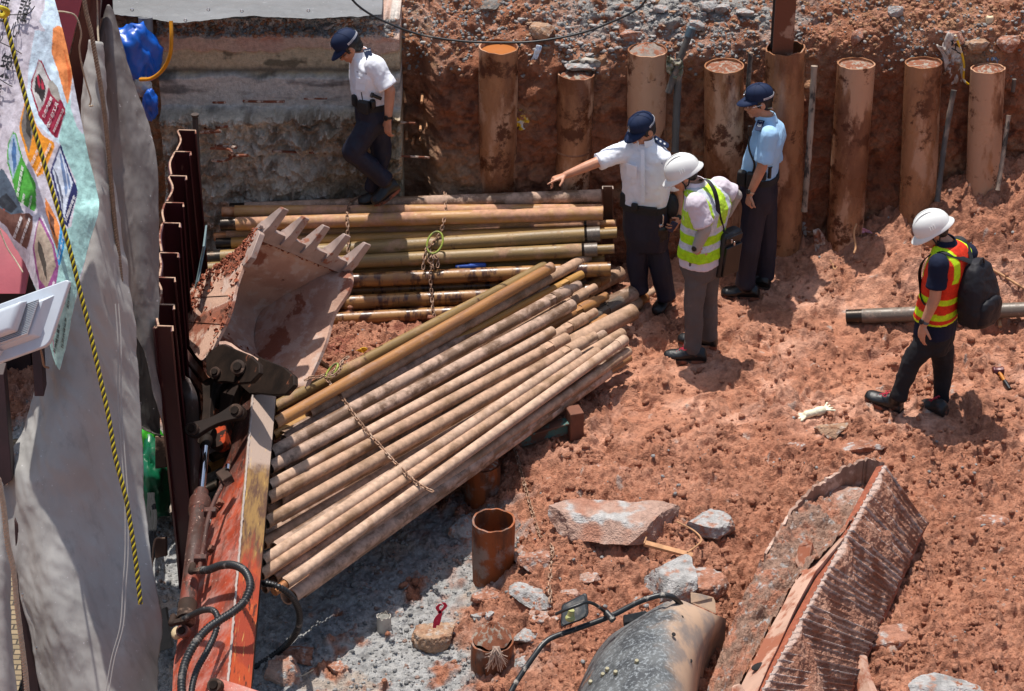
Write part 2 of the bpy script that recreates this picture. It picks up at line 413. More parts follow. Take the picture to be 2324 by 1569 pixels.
# ---- excavated earth wall with the slope of rubble above it
PILES = [  # u centre top, half width px, v of rim side, u centre at foot, foot v
    (1132, 45, 103, 1128, 440), (1308, 42, 163, 1298, 432), (1470, 45, 110, 1462, 440), (1644, 45, 146, 1640, 575),
    (1782, 45, 106, 1776, 600), (1943, 43, 141, 1908, 592), (2096, 42, 139, 2074, 515), (2242, 39, 152, 2222, 455)]
def make_bank():
    nr, nc = 420, 760
    tt = np.linspace(0, 1, nr)
    prof = [(15.46, -0.7), (15.47, 0.0), (15.56, 0.9), (15.62, 1.45), (15.64, 1.66), (15.72, 1.80), (15.95, 1.98), (16.4, 2.32), (17.2, 2.75), (18.8, 3.1)]
    L = [0]
    for a, b in zip(prof, prof[1:]): L.append(L[-1] + math.dist(a, b) * (0.35 if a[0] > 16.3 or b[1] <= 0 else 1.0))
    L = np.array(L) / L[-1]
    py = np.interp(tt, L, [p[0] for p in prof]); pz = np.interp(tt, L, [p[1] for p in prof])
    xs = np.linspace(-3.7, 4.7, nc)
    X, T = np.meshgrid(xs, tt); Y = np.interp(T, tt, py); Z = np.interp(T, tt, pz)
    x, y, z = X.ravel(), Y.ravel(), Z.ravel()
    dy = np.gradient(py); dz = np.gradient(pz); ln = np.hypot(dy, dz); ny = -dz / ln; nz = dy / ln
    k = 9; ny = np.convolve(np.pad(ny, k, 'edge'), np.ones(2 * k + 1) / (2 * k + 1), 'valid'); nz = np.convolve(np.pad(nz, k, 'edge'), np.ones(2 * k + 1) / (2 * k + 1), 'valid')
    NY = np.interp(T, tt, ny).ravel(); NZ = np.interp(T, tt, nz).ravel()
    P = np.stack([x, y * 1.0 + z * 0.3, z], 1)
    u, v = uvof(x, y, z)
    Q = np.stack([x, z + y * 0.6, y], 1)
    d1, d2, cid = worley(Q + 0.1 * fbm(P, .3, 2, seed=3)[:, None], 0.16, 3); e1, e2, _ = worley(Q, 0.05, 8)
    big = fbm(P, 0.6, 3, seed=77.) * 0.13; rid = np.clip(fbm(P, 0.28, 4, seed=78., ridge=True) - 0.1, -1, 1) * 0.07
    cl = fbm(P, 0.12, 5, gain=0.6, seed=79., billow=True) * 0.045
    lump = np.clip(1 - d1 / 0.7, 0, 1) ** 0.6 * 0.05 * ((cid % 89) / 89.0)
    fine = np.clip(1 - e1 / 0.65, 0, 1) ** 0.7 * 0.012
    wall = sst(1.75, 1.5, z)
    d = big * (0.5 + 0.5 * wall) + rid + cl + lump + fine
    for (uc, hw, vt, uf, vf) in PILES:          # soil hugs the casings, recessed between, heaped behind the tops
        p = AY(uc, vt, 15.42); near = np.exp(-((x - p.x) / 0.17) ** 2)
        d = d * (1 - 0.5 * near)
        topm = np.exp(-((x - p.x) / 0.2) ** 2) * np.exp(-((z - (p.z - .02)) / 0.10) ** 2)
        y = y - 0.02 * topm
    # ragged brow
    brow = fbm(np.stack([x, 0 * x, 0 * x], 1), 0.5, 3, seed=90.) * 0.10 * np.exp(-((z - 1.75) / .25) ** 2)
    y = y + 0.32 * sst(-0.55, -0.75, x)
    X2 = x; Y2 = y + NY * d; Z2 = z + NZ * d + brow
    Z2 = Z2 + 0.14 * sst(1.6, 3.5, x) * sst(1.5, 1.9, z)
    # the wall right at the foot of the mound
    n1 = fbm(P, 0.5, 4, seed=91.); n2 = fbm(P, 0.09, 4, seed=92.); n3 = fbm(P, 0.9, 3, seed=93.)
    c = np.tile(np.array((0.29, 0.112, 0.058)), (len(x), 1)).astype(float)
    c = mixc(c, np.array((0.38, 0.20, 0.11)), sst(0.0, 0.3, n1))
    c = mixc(c, np.array((0.13, 0.045, 0.026)), sst(0.0, 0.3, n2 + 0.5 * n3) * 0.85)
    tan = sst(-0.6, -1.3, x + n1 * 0.5) + 0.9 * np.exp(-((x + 0.5) / .35) ** 2) * sst(0.3, 0.6, z) * sst(1.2, .8, z)
    c = mixc(c, np.array((0.40, 0.29, 0.18)), np.clip(tan, 0, 1) * 0.6)
    up = sst(1.62, 1.9, z + 0.25 * n1)
    c = mixc(c, np.array((0.44, 0.21, 0.13)), up * sst(-.1, .2, n2))
    gm = up * np.clip(sst(1.15, 0.6, abs(x - 1.3) + 0.7 * n1) * sst(1.68, 1.95, z + .2 * n2) + 0.3 * sst(1.0, -0.2, x) * sst(0.05, 0.2, n1), 0, 1)
    c = mixc(c, np.array((0.33, 0.31, 0.285)), gm * sst(-0.25, 0.05, n2 + n1 * .5))
    c = mixc(c, np.array((0.47, 0.22, 0.13)), 0.6 * sst(1.4, 1.7, z) * sst(1.9, 1.75, z) * sst(-.05, .25, n2))
    return grid_mesh('earth_bank', X2.reshape(X.shape), Y2.reshape(X.shape), Z2.reshape(X.shape), c, soil_mat('bank_soil', bstr=0.8, bdist=0.016), 'structure', flip=False)
make_bank()
# ---- street level behind the bank
mb = MB(); mb.add([(-60, 18.6, 3.0), (60, 18.6, 3.0), (60, 90, 3.0), (-60, 90, 3.0)], [(0, 1, 2, 3)])
o = obj('upper_ground', mb, simple('upper_dirt', '#8a7d70', 0.9, sc_=3), loc=(0, 18.6, 3.0), smooth=None); tag(o, kind='structure')
# ---- old concrete retaining wall at the left of the cut
def make_cwall():
    nu, nv = 560, 430
    a0 = AY(352, 60, 15.6); a1 = AY(905, 60, 15.6)
    xs = np.linspace(a0.x, a1.x, nu); vs = np.linspace(54, 640, nv)
    zz = np.array([AY(CU, q, 15.6).z for q in vs])
    X, Z = np.meshgrid(xs, zz); V = np.interp(Z, zz[::-1], vs[::-1]); U = CU + (X - 0) * PXM(Vector((0, 15.6, 1.0)))
    x, z, vv = X.ravel(), Z.ravel(), V.ravel(); P = np.stack([x, 0 * x, z], 1)
    n0 = fbm(P, 0.4, 4, seed=1.); n1 = fbm(P, 0.15, 5, seed=2.); n2 = fbm(P, 0.05, 5, seed=3., gain=.6); n3 = fbm(P, .8, 3, seed=4.)
    st = fbm(np.stack([x * .25, 0 * x, z], 1), 0.12, 4, seed=6.)
    e = vv + 14 * n0 + 5 * n2
    top = sst(86, 70, vv + 16 * n1 + 8 * n0)                     # broken pale crown
    low = sst(236, 250, e)                                  # rough broken body
    bulge = sst(166, 176, e) * (1 - low)
    rock = fbm(P, 0.28, 5, gain=.55, seed=7., ridge=True); d1, d2, cid = worley(np.stack([x * .8, z, z], 1) + .12 * n1[:, None], 0.13, 6)
    y = 15.60 - 0.05 * bulge - 0.012 * n1 - 0.006 * st
    y = y + low * (-0.03 - 0.15 * rock - 0.11 * np.clip(1 - d1 / .8, 0, 1) * ((cid % 71) / 71.) - 0.09 * n1 - 0.05 * n2 + 0.08 * n3)
    y = y - low * 0.05 * sst(20, 0, abs(vv - 255 - 10 * n0)) 
    step = sst(1.0, 0.0, abs(vv - (118 + 26 * n0 + 8 * n1)) / 2.2)
    y = y + 0.012 * sst(-4, 4, vv - (118 + 26 * n0 + 8 * n1)) * (1 - low)
    y = y + top * (0.10 - 0.06 * n1 - .05 * n2)
    c = np.tile(np.array((0.56, 0.40, 0.31)), (len(x), 1)).astype(float)
    c = mixc(c, np.array((0.52, 0.34, 0.27)), sst(-.2, .2, n0))
    yel = sst(-4, 4, vv - (118 + 26 * n0 + 8 * n1))
    c = mixc(c, np.array((0.54, 0.45, 0.30)), yel * 0.9)
    c = mixc(c, np.array((0.10, 0.085, 0.055)), yel * sst(0.1, 0.4, n1 + st) * .8)
    c = mixc(c, np.array((0.12, 0.10, 0.08)), 0.8 * sst(12, 0, abs(vv - 160 - 8 * n0)))
    c = mixc(c, mixc(np.tile(np.array((0.60, 0.56, 0.51)), (len(x), 1)), np.array((0.20, 0.19, 0.18)), sst(0.0, .35, st + .4 * n1)), bulge)
    body = mixc(np.tile(np.array((0.60, 0.53, 0.43)), (len(x), 1)), np.array((0.25, 0.20, 0.15)), sst(-0.15, .3, n1 + .4 * n3))
    body = mixc(body, np.array((0.78, 0.72, 0.64)), sst(.12, .35, n2) * .7)
    body = mixc(body, np.array((0.42, 0.30, 0.17)), sst(-1.7, -1.0, x + .4 * n0) * .6)
    c = c + (body - c) * low[:, None]
    c = mixc(c, np.array((0.62, 0.56, 0.50)), top * sst(-.3, .2, n2))
    c = mixc(c, np.array((0.50, 0.22, 0.14)), 0.8 * np.exp(-((vv + 16 * n1 + 8 * n0 - 90) / 6) ** 2) * sst(-.1, .2, n0))
    # returns so the wall has thickness
    Yf = y.reshape(X.shape); C = c.reshape(X.shape + (3,))
    def pad(A, f0, f1, f2, f3): return A
    Xp = np.pad(X, 1, 'edge'); Zp = np.pad(Z, 1, 'edge'); Yp = np.pad(Yf, 1, 'edge'); Cp = np.pad(C, ((1, 1), (1, 1), (0, 0)), 'edge')
    for s in (np.s_[0, :], np.s_[-1, :], np.s_[:, 0], np.s_[:, -1]): Yp[s] = 16.1
    o = grid_mesh('retaining_wall', Xp, Yp, Zp, Cp.reshape(-1, 3), soil_mat('wall_stone', 0.8, bstr=0.75, bdist=0.014), None, flip=True)
    tag(o, 'broken grey brown concrete retaining wall with smooth plaster band behind the left officer', 'wall')
make_cwall()
# ================================================================ PIPES AND CASINGS
def pipe_mat(name, c1, c2, mud, muda=(0.5, 0.66), rough=0.45, metal=0.25, stain=None, st=(0.55, 0.68), bump=0.35):
    if name in _mc: return _mc[name]
    t = NT(name); v = t.coord((1, 1, 1)); vl = t.coord((0.5, 5, 5)); vd = t.coord((6, 2.5, 2.5))
    c = t.mix(C3(c1), C3(c2), t.ramp(t.noise(vl, 5, 5, 0.6), 0.35, 0.65))
    c = t.mix(c, tuple(0.45 * q for q in C3(c1)), t.mul(t.ramp(t.noise(vl, 11, 6, 0.7), 0.55, 0.72), 0.7))
    f = t.ramp(t.noise(v, 4.5, 9, 0.68), *muda)
    sp = t.ramp(t.noise(v, 70, 3, 0.6), 0.62, 0.68); f = t.mul(f, t.mul(sp, 0.6), 'MAXIMUM')
    mc = t.mix(C3(mud), tuple(q * 0.72 for q in C3(mud)), t.ramp(t.noise(v, 25, 5), 0.35, 0.65))
    c = t.mix(c, mc, f); r = t.mul(t.mul(f, 0.92 - rough), rough, 'ADD'); mt = t.mul(t.mul(f, -metal), metal, 'ADD')
    if stain:
        g = t.ramp(t.noise(vd, 2.2, 6, 0.65), *st); c = t.mix(c, C3(stain), t.mul(g, 0.85)); r = t.mix(r, (0.28,) * 3, g)
    t.col(c); t.rough(r, mt, 0.5)
    h = t.mul(t.mul(f, 0.8), t.mul(t.noise(v, 90, 6, 0.65), 0.8), 'ADD')
    t.bump(h, bump, 0.004); _mc[name] = t.m; return t.m
PM = {
 'clay': lambda: pipe_mat('clay_coated_pipe', '#8a6a4c', '#74563d', '#b8957b', (0.34, 0.54), 0.6, 0.0),
 'pale': lambda: pipe_mat('pale_clay_pipe', '#947256', '#826247', '#c2a28a', (0.32, 0.54), 0.65, 0.0),
 'gold': lambda: pipe_mat('varnished_pipe', '#9c7238', '#b08446', '#b58a68', (0.52, 0.68), 0.52, 0.0),
 'cream': lambda: pipe_mat('cream_pipe', '#b38a56', '#a06f3c', '#c09074', (0.44, 0.60), 0.5, 0.0, '#4a2c24', (0.66, 0.74)),
 'olive': lambda: pipe_mat('olive_pipe', '#77603a', '#8f7243', '#a88468', (0.52, 0.68), 0.50, 0.0, '#3a1620', (0.60, 0.70)),
 'brown': lambda: pipe_mat('brown_pipe', '#6f5440', '#7d6450', '#b89a86', (0.44, 0.56), 0.45, 0.05),
 'grey': lambda: pipe_mat('grey_pipe', '#5b5148', '#6b6055', '#a58c7b', (0.56, 0.68), 0.42, 0.1),
 'rust': lambda: pipe_mat('rusty_orange_pipe', '#a5733f', '#8a6040', '#ad8a72', (0.54, 0.70), 0.45, 0.0),
 'stain': lambda: pipe_mat('stained_pipe', '#85592f', '#9a703e', '#8a6450', (0.52, 0.70), 0.42, 0.0, '#2e1013', (0.47, 0.60)),
}
m_thread = simple('dark_threaded_steel', '#3a332d', 0.35, 0.7, sc_=9, bump=0.2, dirt='#8a6a50', dirta=(0.55, 0.7))
m_threadl = simple('rusty_threaded_steel', '#a0693f', 0.45, 0.4, sc_=9, bump=0.2, dirt='#b58a6c', dirta=(0.5, 0.7))
m_bore = simple('pipe_bore', '#2a1c14', 0.9, sc_=9)
def frame(p0, p1):
    x = (p1 - p0).normalized(); z = (Vector((0, 0, 1)) - x * x.z).normalized(); y = z.cross(x)
    M = Matrix((x, y, z)).transposed().to_4x4(); M.translation = p0; return M
def ring(x, r, seg=22, flat=0): 
    o = []
    for k in range(seg):
        a = 2 * math.pi * k / seg; cz, cy = math.cos(a) * r, math.sin(a) * r
        if flat: cy = max(-flat * r, min(flat * r, cy)) if flat < 0.95 else cy
        if flat: cz = max(-flat * r, min(flat * r, cz))
        o.append((x, cy, cz))
    return o
def hollow(mb, x0, x1, r, t=0.15, flat=0, seg=22, steps=1, wob=0.0, seedv=0):
    """a pipe length with bores sunk at both ends"""
    ri = r * (1 - t); dp = r * 1.3; s = 1 if x1 > x0 else -1
    mid = [ring(x0 + (x1 - x0) * (k / steps), r * (1 + wob * math.sin(k * 1.7 + seedv)), seg, flat) for k in range(steps + 1)]
    rr = [ring(x0 + s * dp, ri * 0.98, seg), ring(x0, ri, seg)] + mid + [ring(x1, ri, seg), ring(x1 - s * dp, ri * 0.98, seg)]
    mb.loft(rr)
def thread(mb, x0, x1, r, n=9):
    rr = [ring(x0 + 0.0001, r * 0.7)]
    for k in range(n * 2 + 1): rr.append(ring(x0 + (x1 - x0) * k / (2 * n), r * (1.0 if k % 2 else 0.965)))
    rr.append(ring(x1 - 0.0001, r * 0.7)); mb.loft(rr)
def make_pipe(P0, P1, r, kind, label, e0='open', e1='open', group=None, cat='pipe', name='steel_pipe'):
    """e0/e1: open, thread (dark), threadr (rust), collar, stub, flats, joint"""
    L = (P1 - P0).length; root = thing(name, P0, label, cat, group, mat=frame(P0, P1)); m = PM[kind]()
    a, b = 0.0, L; mbs = []
    for side, e in ((0, e0), (1, e1)):
        s = 1 if side == 0 else -1; X = 0.0 if side == 0 else L
        def seg_(d0, d1): return (X + s * d0, X + s * d1)
        if e == 'thread' or e == 'threadr':
            q = MB(); x0, x1 = seg_(0, 0.12 if e == 'thread' else 0.10); thread(q, min(x0, x1), max(x0, x1), r * (0.97 if e == 'thread' else 0.8)); mbs.append(('threaded_end', q, m_thread if e == 'thread' else m_threadl)); off = 0.12 if e == 'thread' else 0.10
        elif e == 'collar':
            q = MB(); x0, x1 = seg_(0, 0.10); hollow(q, x0, x1, r * 1.12); mbs.append(('collar', q, m)); off = 0.10
        elif e == 'stub':
            q = MB(); x0, x1 = seg_(0, 0.13); hollow(q, x0, x1, r * 0.66); mbs.append(('end_pin', q, m))
            q = MB(); x0, x1 = seg_(0.13, 0.23); hollow(q, x0, x1, r * 0.985); mbs.append(('collar', q, PM['grey']() if kind in ('olive',) else m))
            q = MB(); x0, x1 = seg_(0.23, 0.25); thread(q, min(x0, x1), max(x0, x1), r * 0.95, 3); mbs.append(('threaded_end', q, m_thread)); off = 0.25
        elif e == 'flats':
            q = MB(); x0, x1 = seg_(0, 0.17); hollow(q, x0, x1, r * 1.10); mbs.append(('collar', q, m))
            q = MB(); x0, x1 = seg_(0.17, 0.25); hollow(q, x0, x1, r * 1.10, flat=0.78); mbs.append(('wrench_flat', q, m)); off = 0.25
        elif e == 'joint':
            q = MB(); x0, x1 = seg_(0, 0.12); hollow(q, x0, x1, r * 0.80); mbs.append(('end_pin', q, m))
            q = MB(); x0, x1 = seg_(0.12, 0.30); hollow(q, x0, x1, r * 1.10); mbs.append(('collar', q, m))
            q = MB(); x0, x1 = seg_(0.30, 0.37); hollow(q, x0, x1, r * 1.08, flat=0.78); mbs.append(('wrench_flat', q, m)); off = 0.37
        else: off = 0.0
        if side == 0: a = off
        else: b = L - off
    q = MB(); hollow(q, a, b, r, steps=14, wob=0.006, seedv=L * 31)
    obj('tube', q, m, root, local=True, smooth=50)
    for n_, q, mm in mbs: obj(n_, q, mm, root, local=True, smooth=50)
    return root
# ---- long pipes stacked level against the wall
STACK = [ # u0 v0 u1 v1 y r_px kind e0 e1 words
 ('A', 522, 476, 1365, 445, 15.34, 15.8, 'brown', 'thread', 'open', 'dark brown steel pipe with pale mud splashes, hindmost of the chained level stack'),
 ('B', 504, 481, 1369, 478, 15.24, 15, 'cream', 'threadr', 'open', 'pinkish steel pipe under the left officer\'s boots, second from the back of the level stack'),
 ('C', 501, 509.5, 1368, 484, 15.12, 15.8, 'cream', 'thread', 'open', 'cream steel pipe with black threaded left end, third from the back of the level stack'),
 ('D', 486, 538, 1398, 507, 15.20, 13, 'cream', 'threadr', 'stub', 'pale orange steel pipe half sunk behind the third pipe of the level stack'),
 ('E', 491, 553, 1400, 524, 15.095, 13.5, 'gold', 'thread', 'stub', 'gold brown steel pipe with black threaded left end seen left of the bucket'),
 ('F', 467, 587, 1400, 529, 14.98, 17.5, 'olive', 'thread', 'stub', 'thick olive steel pipe with black collar under the yellow chain ring'),
 ('G', 461, 612, 1394, 565, 14.88, 16.3, 'olive', 'open', 'stub', 'olive grey steel pipe with long dark stain just below the yellow chain ring'),
 ('H', 640, 625, 1372, 592, 14.96, 13.5, 'gold', 'open', 'open', 'yellow steel pipe sunk in shade with the blue cloth lying on it'),
 ('I', 620, 645, 1386, 611, 14.79, 16.8, 'stain', 'open', 'open', 'amber steel pipe with dark red drips below the blue cloth in the level stack'),
 ('J', 630, 665, 1330, 640, 14.87, 13.5, 'stain', 'open', 'open', 'shaded brown steel pipe sunk third from the front of the level stack'),
 ('K', 570, 697, 1340, 661, 14.71, 17, 'stain', 'open', 'open', 'brown steel pipe with wide dark red stain, second from the front of the level stack'),
 ('L', 560, 735, 1300, 696, 14.58, 15, 'stain', 'open', 'open', 'lowest steel pipe of the level stack lying on the red mud in front')]
STK = {}
for (k, u0, v0, u1, v1, y, rp, kind, e0, e1, lab) in STACK:
    p0, p1 = AY(u0, v0, y), AY(u1, v1, y); STK[k] = (p0, p1)
    make_pipe(p0, p1, rp / 297.0, kind, lab, e0, e1)
# ---- pipes spilled at a slant
Z3_ = Vector((0, 0, 1))
DIAG = [ # u0 v0 u1 v1 z r kind e0 e1 label
 (622, 924, 1236, 604, 0.33, 12, 'olive', 'open', 'open', 'olive steel pipe along the upper edge of the slanting pile'),
 (640, 918, 1240, 622, 0.22, 11, 'rust', 'open', 'open', 'thin orange steel pipe just under the olive one at the slanting pile\'s top edge'),
 (622, 962, 1252, 607, 0.46, 13.5, 'rust', 'open', 'open', 'orange brown steel pipe with long groove crossing highest on the slanting pile'),
 (700, 938, 1333, 584, 0.36, 13, 'clay', 'open', 'collar', 'reddish steel pipe whose collared end lies furthest back over the level stack'),
 (620, 990, 1320, 623, 0.30, 9.5, 'gold', 'open', 'flats', 'thin glossy golden steel rod with flats near its end in the slanting pile'),
 (640, 986, 1285, 652, 0.20, 15, 'grey', 'open', 'open', 'dull grey steel pipe below the thin golden rod'),
 (615, 1029, 1314, 646, 0.36, 14, 'brown', 'open', 'joint', 'brown steel pipe with a pale grey end joint, upper middle of the slanting pile'),
 (780, 985, 1350, 652, 0.235, 12.5, 'clay', 'open', 'joint', 'clay brown steel pipe with stepped end under the pale grey joint'),
 (612, 1062, 1300, 692, 0.35, 14.2, 'brown', 'open', 'open', 'wide brown steel pipe with plain end and slot, middle of the slanting pile'),
 (720, 960, 1376, 631, 0.16, 12, 'rust', 'open', 'collar', 'rusty steel pipe with collared end beside the widest pipe'),
 (790, 950, 1408, 620, 0.10, 18, 'clay', 'open', 'open', 'widest red brown steel pipe end near the pointing officer'),
 (880, 880, 1320, 618, 0.16, 10.5, 'gold', 'open', 'collar', 'amber steel pipe end peeping out between the slanting pipes and the level stack'),
 (900, 900, 1358, 606, 0.10, 10, 'gold', 'open', 'open', 'yellow steel pipe end behind the collared red brown end'),
 (760, 1000, 1376, 672, 0.25, 13, 'rust', 'open', 'joint', 'orange steel pipe with stepped end below the thick back casing'),
 (900, 985, 1408, 684, 0.17, 13, 'grey', 'open', 'flats', 'dark muddy steel pipe with square flats above the biggest front pipe mouth'),
 (980, 880, 1438, 664, 0.15, 18.5, 'brown', 'open', 'open', 'thick brown grey steel pipe behind the square flats near the trousers'),
 (1050, 905, 1464, 676, 0.05, 19.5, 'clay', 'open', 'threadr', 'thick steel pipe with ringed threads reaching furthest right of the pile'),
 (1100, 868, 1486, 660, 0.02, 9, 'clay', 'open', 'open', 'small steel pipe tip poking out beyond the ringed threads'),
 (1020, 922, 1437, 708, 0.20, 20, 'clay', 'open', 'open', 'biggest plain open steel pipe mouth at the right of the pile'),
 (880, 985, 1351, 708, 0.27, 12.5, 'clay', 'open', 'joint', 'pale steel pipe with stepped end left of the biggest pipe mouth'),
 (920, 1000, 1375, 724, 0.20, 12, 'rust', 'open', 'flats', 'brown steel pipe with flats overlapping the biggest pipe mouth'),
 (612, 1083, 1290, 724, 0.22, 11.5, 'clay', 'open', 'open', 'narrow clay steel pipe low behind the wide brown pipe'),
 (610, 1104, 1254, 752, 0.34, 12.5, 'pale', 'open', 'open', 'pale pinkish steel pipe with plain end and one dark wet spot'),
 (607, 1133, 1286, 768, 0.33, 13.5, 'clay', 'open', 'flats', 'clay steel pipe with square flats and blotched white end'),
 (604, 1160, 1300, 790, 0.21, 10, 'brown', 'open', 'open', 'thin shaded steel pipe in the gap below the pipe with blotched end'),
 (603, 1187, 1350, 762, 0.36, 14, 'clay', 'open', 'joint', 'long clay steel pipe with a golden stepped end, lower middle of the slanting pile'),
 (600, 1215, 1371, 760, 0.22, 11.5, 'brown', 'open', 'collar', 'dark brown steel pipe sunk under the golden stepped end'),
 (597, 1235, 1413, 757, 0.23, 14, 'clay', 'open', 'open', 'thick clay steel pipe crusted with red soil under the chain'),
 (595, 1276, 1312, 802, 0.37, 13, 'pale', 'open', 'open', 'scratched pale steel pipe crossing steeply over the crusted thick pipe'),
 (592, 1306, 1356, 797, 0.34, 12.5, 'clay', 'open', 'open', 'sandy steel pipe with plain end, third from the front edge of the pile'),
 (600, 1337, 1410, 790, 0.22, 10.5, 'brown', 'open', 'open', 'shaded brown steel pipe low between the front pipes'),
 (622, 1344, 1418, 771, 0.34, 12, 'pale', 'threadr', 'collar', 'long pale steel pipe with small thread at its near end, second from the front edge'),
 (672, 1322, 1427, 797, 0.25, 11.5, 'clay', 'threadr', 'open', 'front edge steel pipe of the slanting pile hanging over the grey gravel'),
 (640, 1300, 1428, 812, 0.10, 10.5, 'rust', 'open', 'open', 'lowest rusty steel pipe hidden under the front edge of the pile')]
for (u0, v0, u1, v1, z, rp, kind, e0, e1, lab) in DIAG:
    p0, p1 = AZ(u0, v0, z), AZ(u1, v1, z + 0.02)
    sc_ = PXM((p0 + p1) / 2); make_pipe(p0, p1, rp / sc_, kind, lab, e0, e1)
tp_ = sorted([d for d in DIAG if d[4] >= 0.245 and d[0] < 690], key=lambda d: d[1]); tp_ = tp_ + [tp_[-1][:4] + (0.20,)]
for i_ in range(len(tp_) - 1):  # lower pipes added between the top ones to stop sun streaks on the gravel
    A_, B_ = tp_[i_], tp_[i_ + 1]
    for dz_, f_ in (((.085, .5), (.17, .95), (.25, .45)) if i_ < len(tp_) - 5 else ((.085, .3), (.09, .72))):
        a0 = AZ(A_[0] + 8, A_[1], A_[4]).lerp(AZ(B_[0] + 8, B_[1], B_[4]), f_); b0 = AZ(A_[2], A_[3], A_[4]).lerp(AZ(B_[2], B_[3], B_[4]), f_); b0 = a0.lerp(b0, .93); a0 = a0.lerp(b0, .02)
        make_pipe(a0 - Z3_ * dz_, b0 - Z3_ * dz_, 0.046, 'brown', 'shaded brown steel pipe added in the lower layers of the slanting pile', group='added lower layer pipes of the slanting pile')
# loose pipe on the right and short threaded ends below the stick
p0 = gp(1921, 719, 0.055); p1 = gp(2345, 702, 0.07)
make_pipe(p0, p1, 0.056, 'grey', 'single grey steel pipe lying alone on the mud behind the man with the backpack', 'thread', 'open')
for (u0, v0, u1, v1, z, r, lab) in ((480, 1040, 560, 1003, 0.0, 0.034, 'threaded steel pipe end showing left of the orange stick, upper one'),
                                  (441, 1078, 560, 1020, -0.1, 0.036, 'threaded steel pipe end furthest left beside the chrome rod'),
                                  (466, 1112, 560, 1068, -0.1, 0.034, 'threaded steel pipe end showing left of the orange stick, lower one')):
    make_pipe(AZ(u0, v0, z), AZ(u1, v1, z), r, 'gold', lab, 'thread', 'open')
# ---- vertical casings
def casing_mat():
    t = NT('muddy_casing_steel'); v = t.coord((1, 1, 0.35)); v2 = t.coord((1, 1, 1))
    c = t.mix(C3('#a1714f'), C3('#704630'), t.ramp(t.noise(v, 3.5, 7, 0.65), 0.38, 0.62))
    c = t.mix(c, C3('#b68c6f'), t.ramp(t.noise(v, 2.6, 8, 0.6), 0.50, 0.56))
    c = t.mix(c, C3('#552f1d'), t.ramp(t.noise(v2, 3.6, 9, 0.72), 0.53, 0.60))
    c = t.mix(c, C3('#3b2a20'), t.mul(t.ramp(t.noise(v, 14, 6, 0.7), 0.66, 0.72), 0.8))
    c = t.mix(c, C3('#b46a2c'), t.mul(t.ramp(t.noise(v, 2.0, 5, 0.6), 0.62, 0.72), 0.7))
    t.col(c); t.rough(t.ramp(t.noise(v2, 5, 5), 0.2, 0.9), 0.0, 0.35); t.bump(t.noise(v2, 22, 8, 0.65), 0.45, 0.012); return t.m
m_cas = casing_mat()
m_rustp = None
def rust_mat():
    t = NT('rusted_pipe_steel'); v = t.coord((1, 1, 0.3)); v2 = t.coord((1, 1, 1))
    c = t.mix(C3('#5c3a28'), C3('#8c4a22'), t.ramp(t.noise(v, 5, 7, 0.65), 0.42, 0.58))
    c = t.mix(c, C3('#8b8078'), t.mul(t.ramp(t.noise(v2, 5, 8, 0.65), 0.50, 0.62), 0.75))
    c = t.mix(c, C3('#2c211c'), t.ramp(t.noise(v, 9, 6, 0.7), 0.60, 0.70))
    t.col(c); t.rough(0.62, 0.15, 0.4); t.bump(t.noise(v2, 45, 7, 0.6), 0.35, 0.006); return t.m
m_rustp = rust_mat()
def casing(pt, pb, r, label, mat=None, fill=None, fillz=-0.03, rag=0.012, seed=0, thick=0.011, name='steel_casing', weld=None):
    """pt centre of the mouth, pb centre at the foot"""
    root = thing(name, pb, label, 'casing'); q = MB(); seg = 48; H = pt - pb; t_ = H.normalized()
    a = (Vector((0, -1, 0)) - t_ * (-t_.y)).normalized(); b = t_.cross(a); rs = np.random.RandomState(seed)
    ph = rs.uniform(0, 6.28, 6); am = rs.uniform(0.3, 1, 6)
    def rg(k): return rag * sum(am[j] * math.sin((j * 2 + 1) * 2 * math.pi * k / seg + ph[j]) for j in range(6)) * 0.4
    def rn(f, rr, dz=0, e=0): return [pb + H * f + t_ * (dz + (rg(k) if e else 0)) + (a * math.cos(2 * math.pi * k / seg) + b * math.sin(2 * math.pi * k / seg)) * rr * (1 + 0.012 * math.sin(3 * 2 * math.pi * k / seg + f * 9 + ph[0])) for k in range(seg)]
    rings = [rn(i / 14, r) for i in range(14)] + [rn(1, r, 0, 1), rn(1, r - thick, 0, 1), rn(1, r - thick, -0.35)]
    q.loft(rings, True, True, False)
    obj('casing_wall', q, mat or m_cas, root, smooth=50)
    if weld is not None:
        q = MB(); q.loft([rn(weld, r, -0.008), rn(weld, r + 0.006, 0), rn(weld, r, 0.008)], True, False, False); obj('weld_seam', q, mat or m_cas, root)
    if fill is not None:
        q = MB(); rings = []
        for j in range(7):
            f = j / 6; c = pt + t_ * fillz
            rings.append([c + (a * math.cos(2 * math.pi * k / seg) + b * math.sin(2 * math.pi * k / seg)) * (r - thick * 0.9) * (1 - f * 0.995) + Vector((0, 0, (fill[1] * (math.sin(f * 1.5) + 0.10 * math.sin(k * 0.9 + f * 8)) * (0 if fill[1] == 0 else 1)))) for k in range(seg)])
        q.loft(rings, True, False, True); obj(fill[2], q, fill[0], root, smooth=60 if fill[1] else None)
    return root
m_water = simple('muddy_water', '#a8683a', 0.08, 0, var=0.04, sc_=3, bump=0)
m_fillsoil = simple('casing_soil', '#7c4a33', 0.95, sc_=30, bump=1.0, bs=60, dirt='#8f8578', dirta=(0.5, 0.6), ds=25)
m_fillgrav = simple('casing_gravel', '#857a70', 0.95, sc_=40, bump=1.0, bs=70, dirt='#8c563d', dirta=(0.5, 0.58), ds=12)
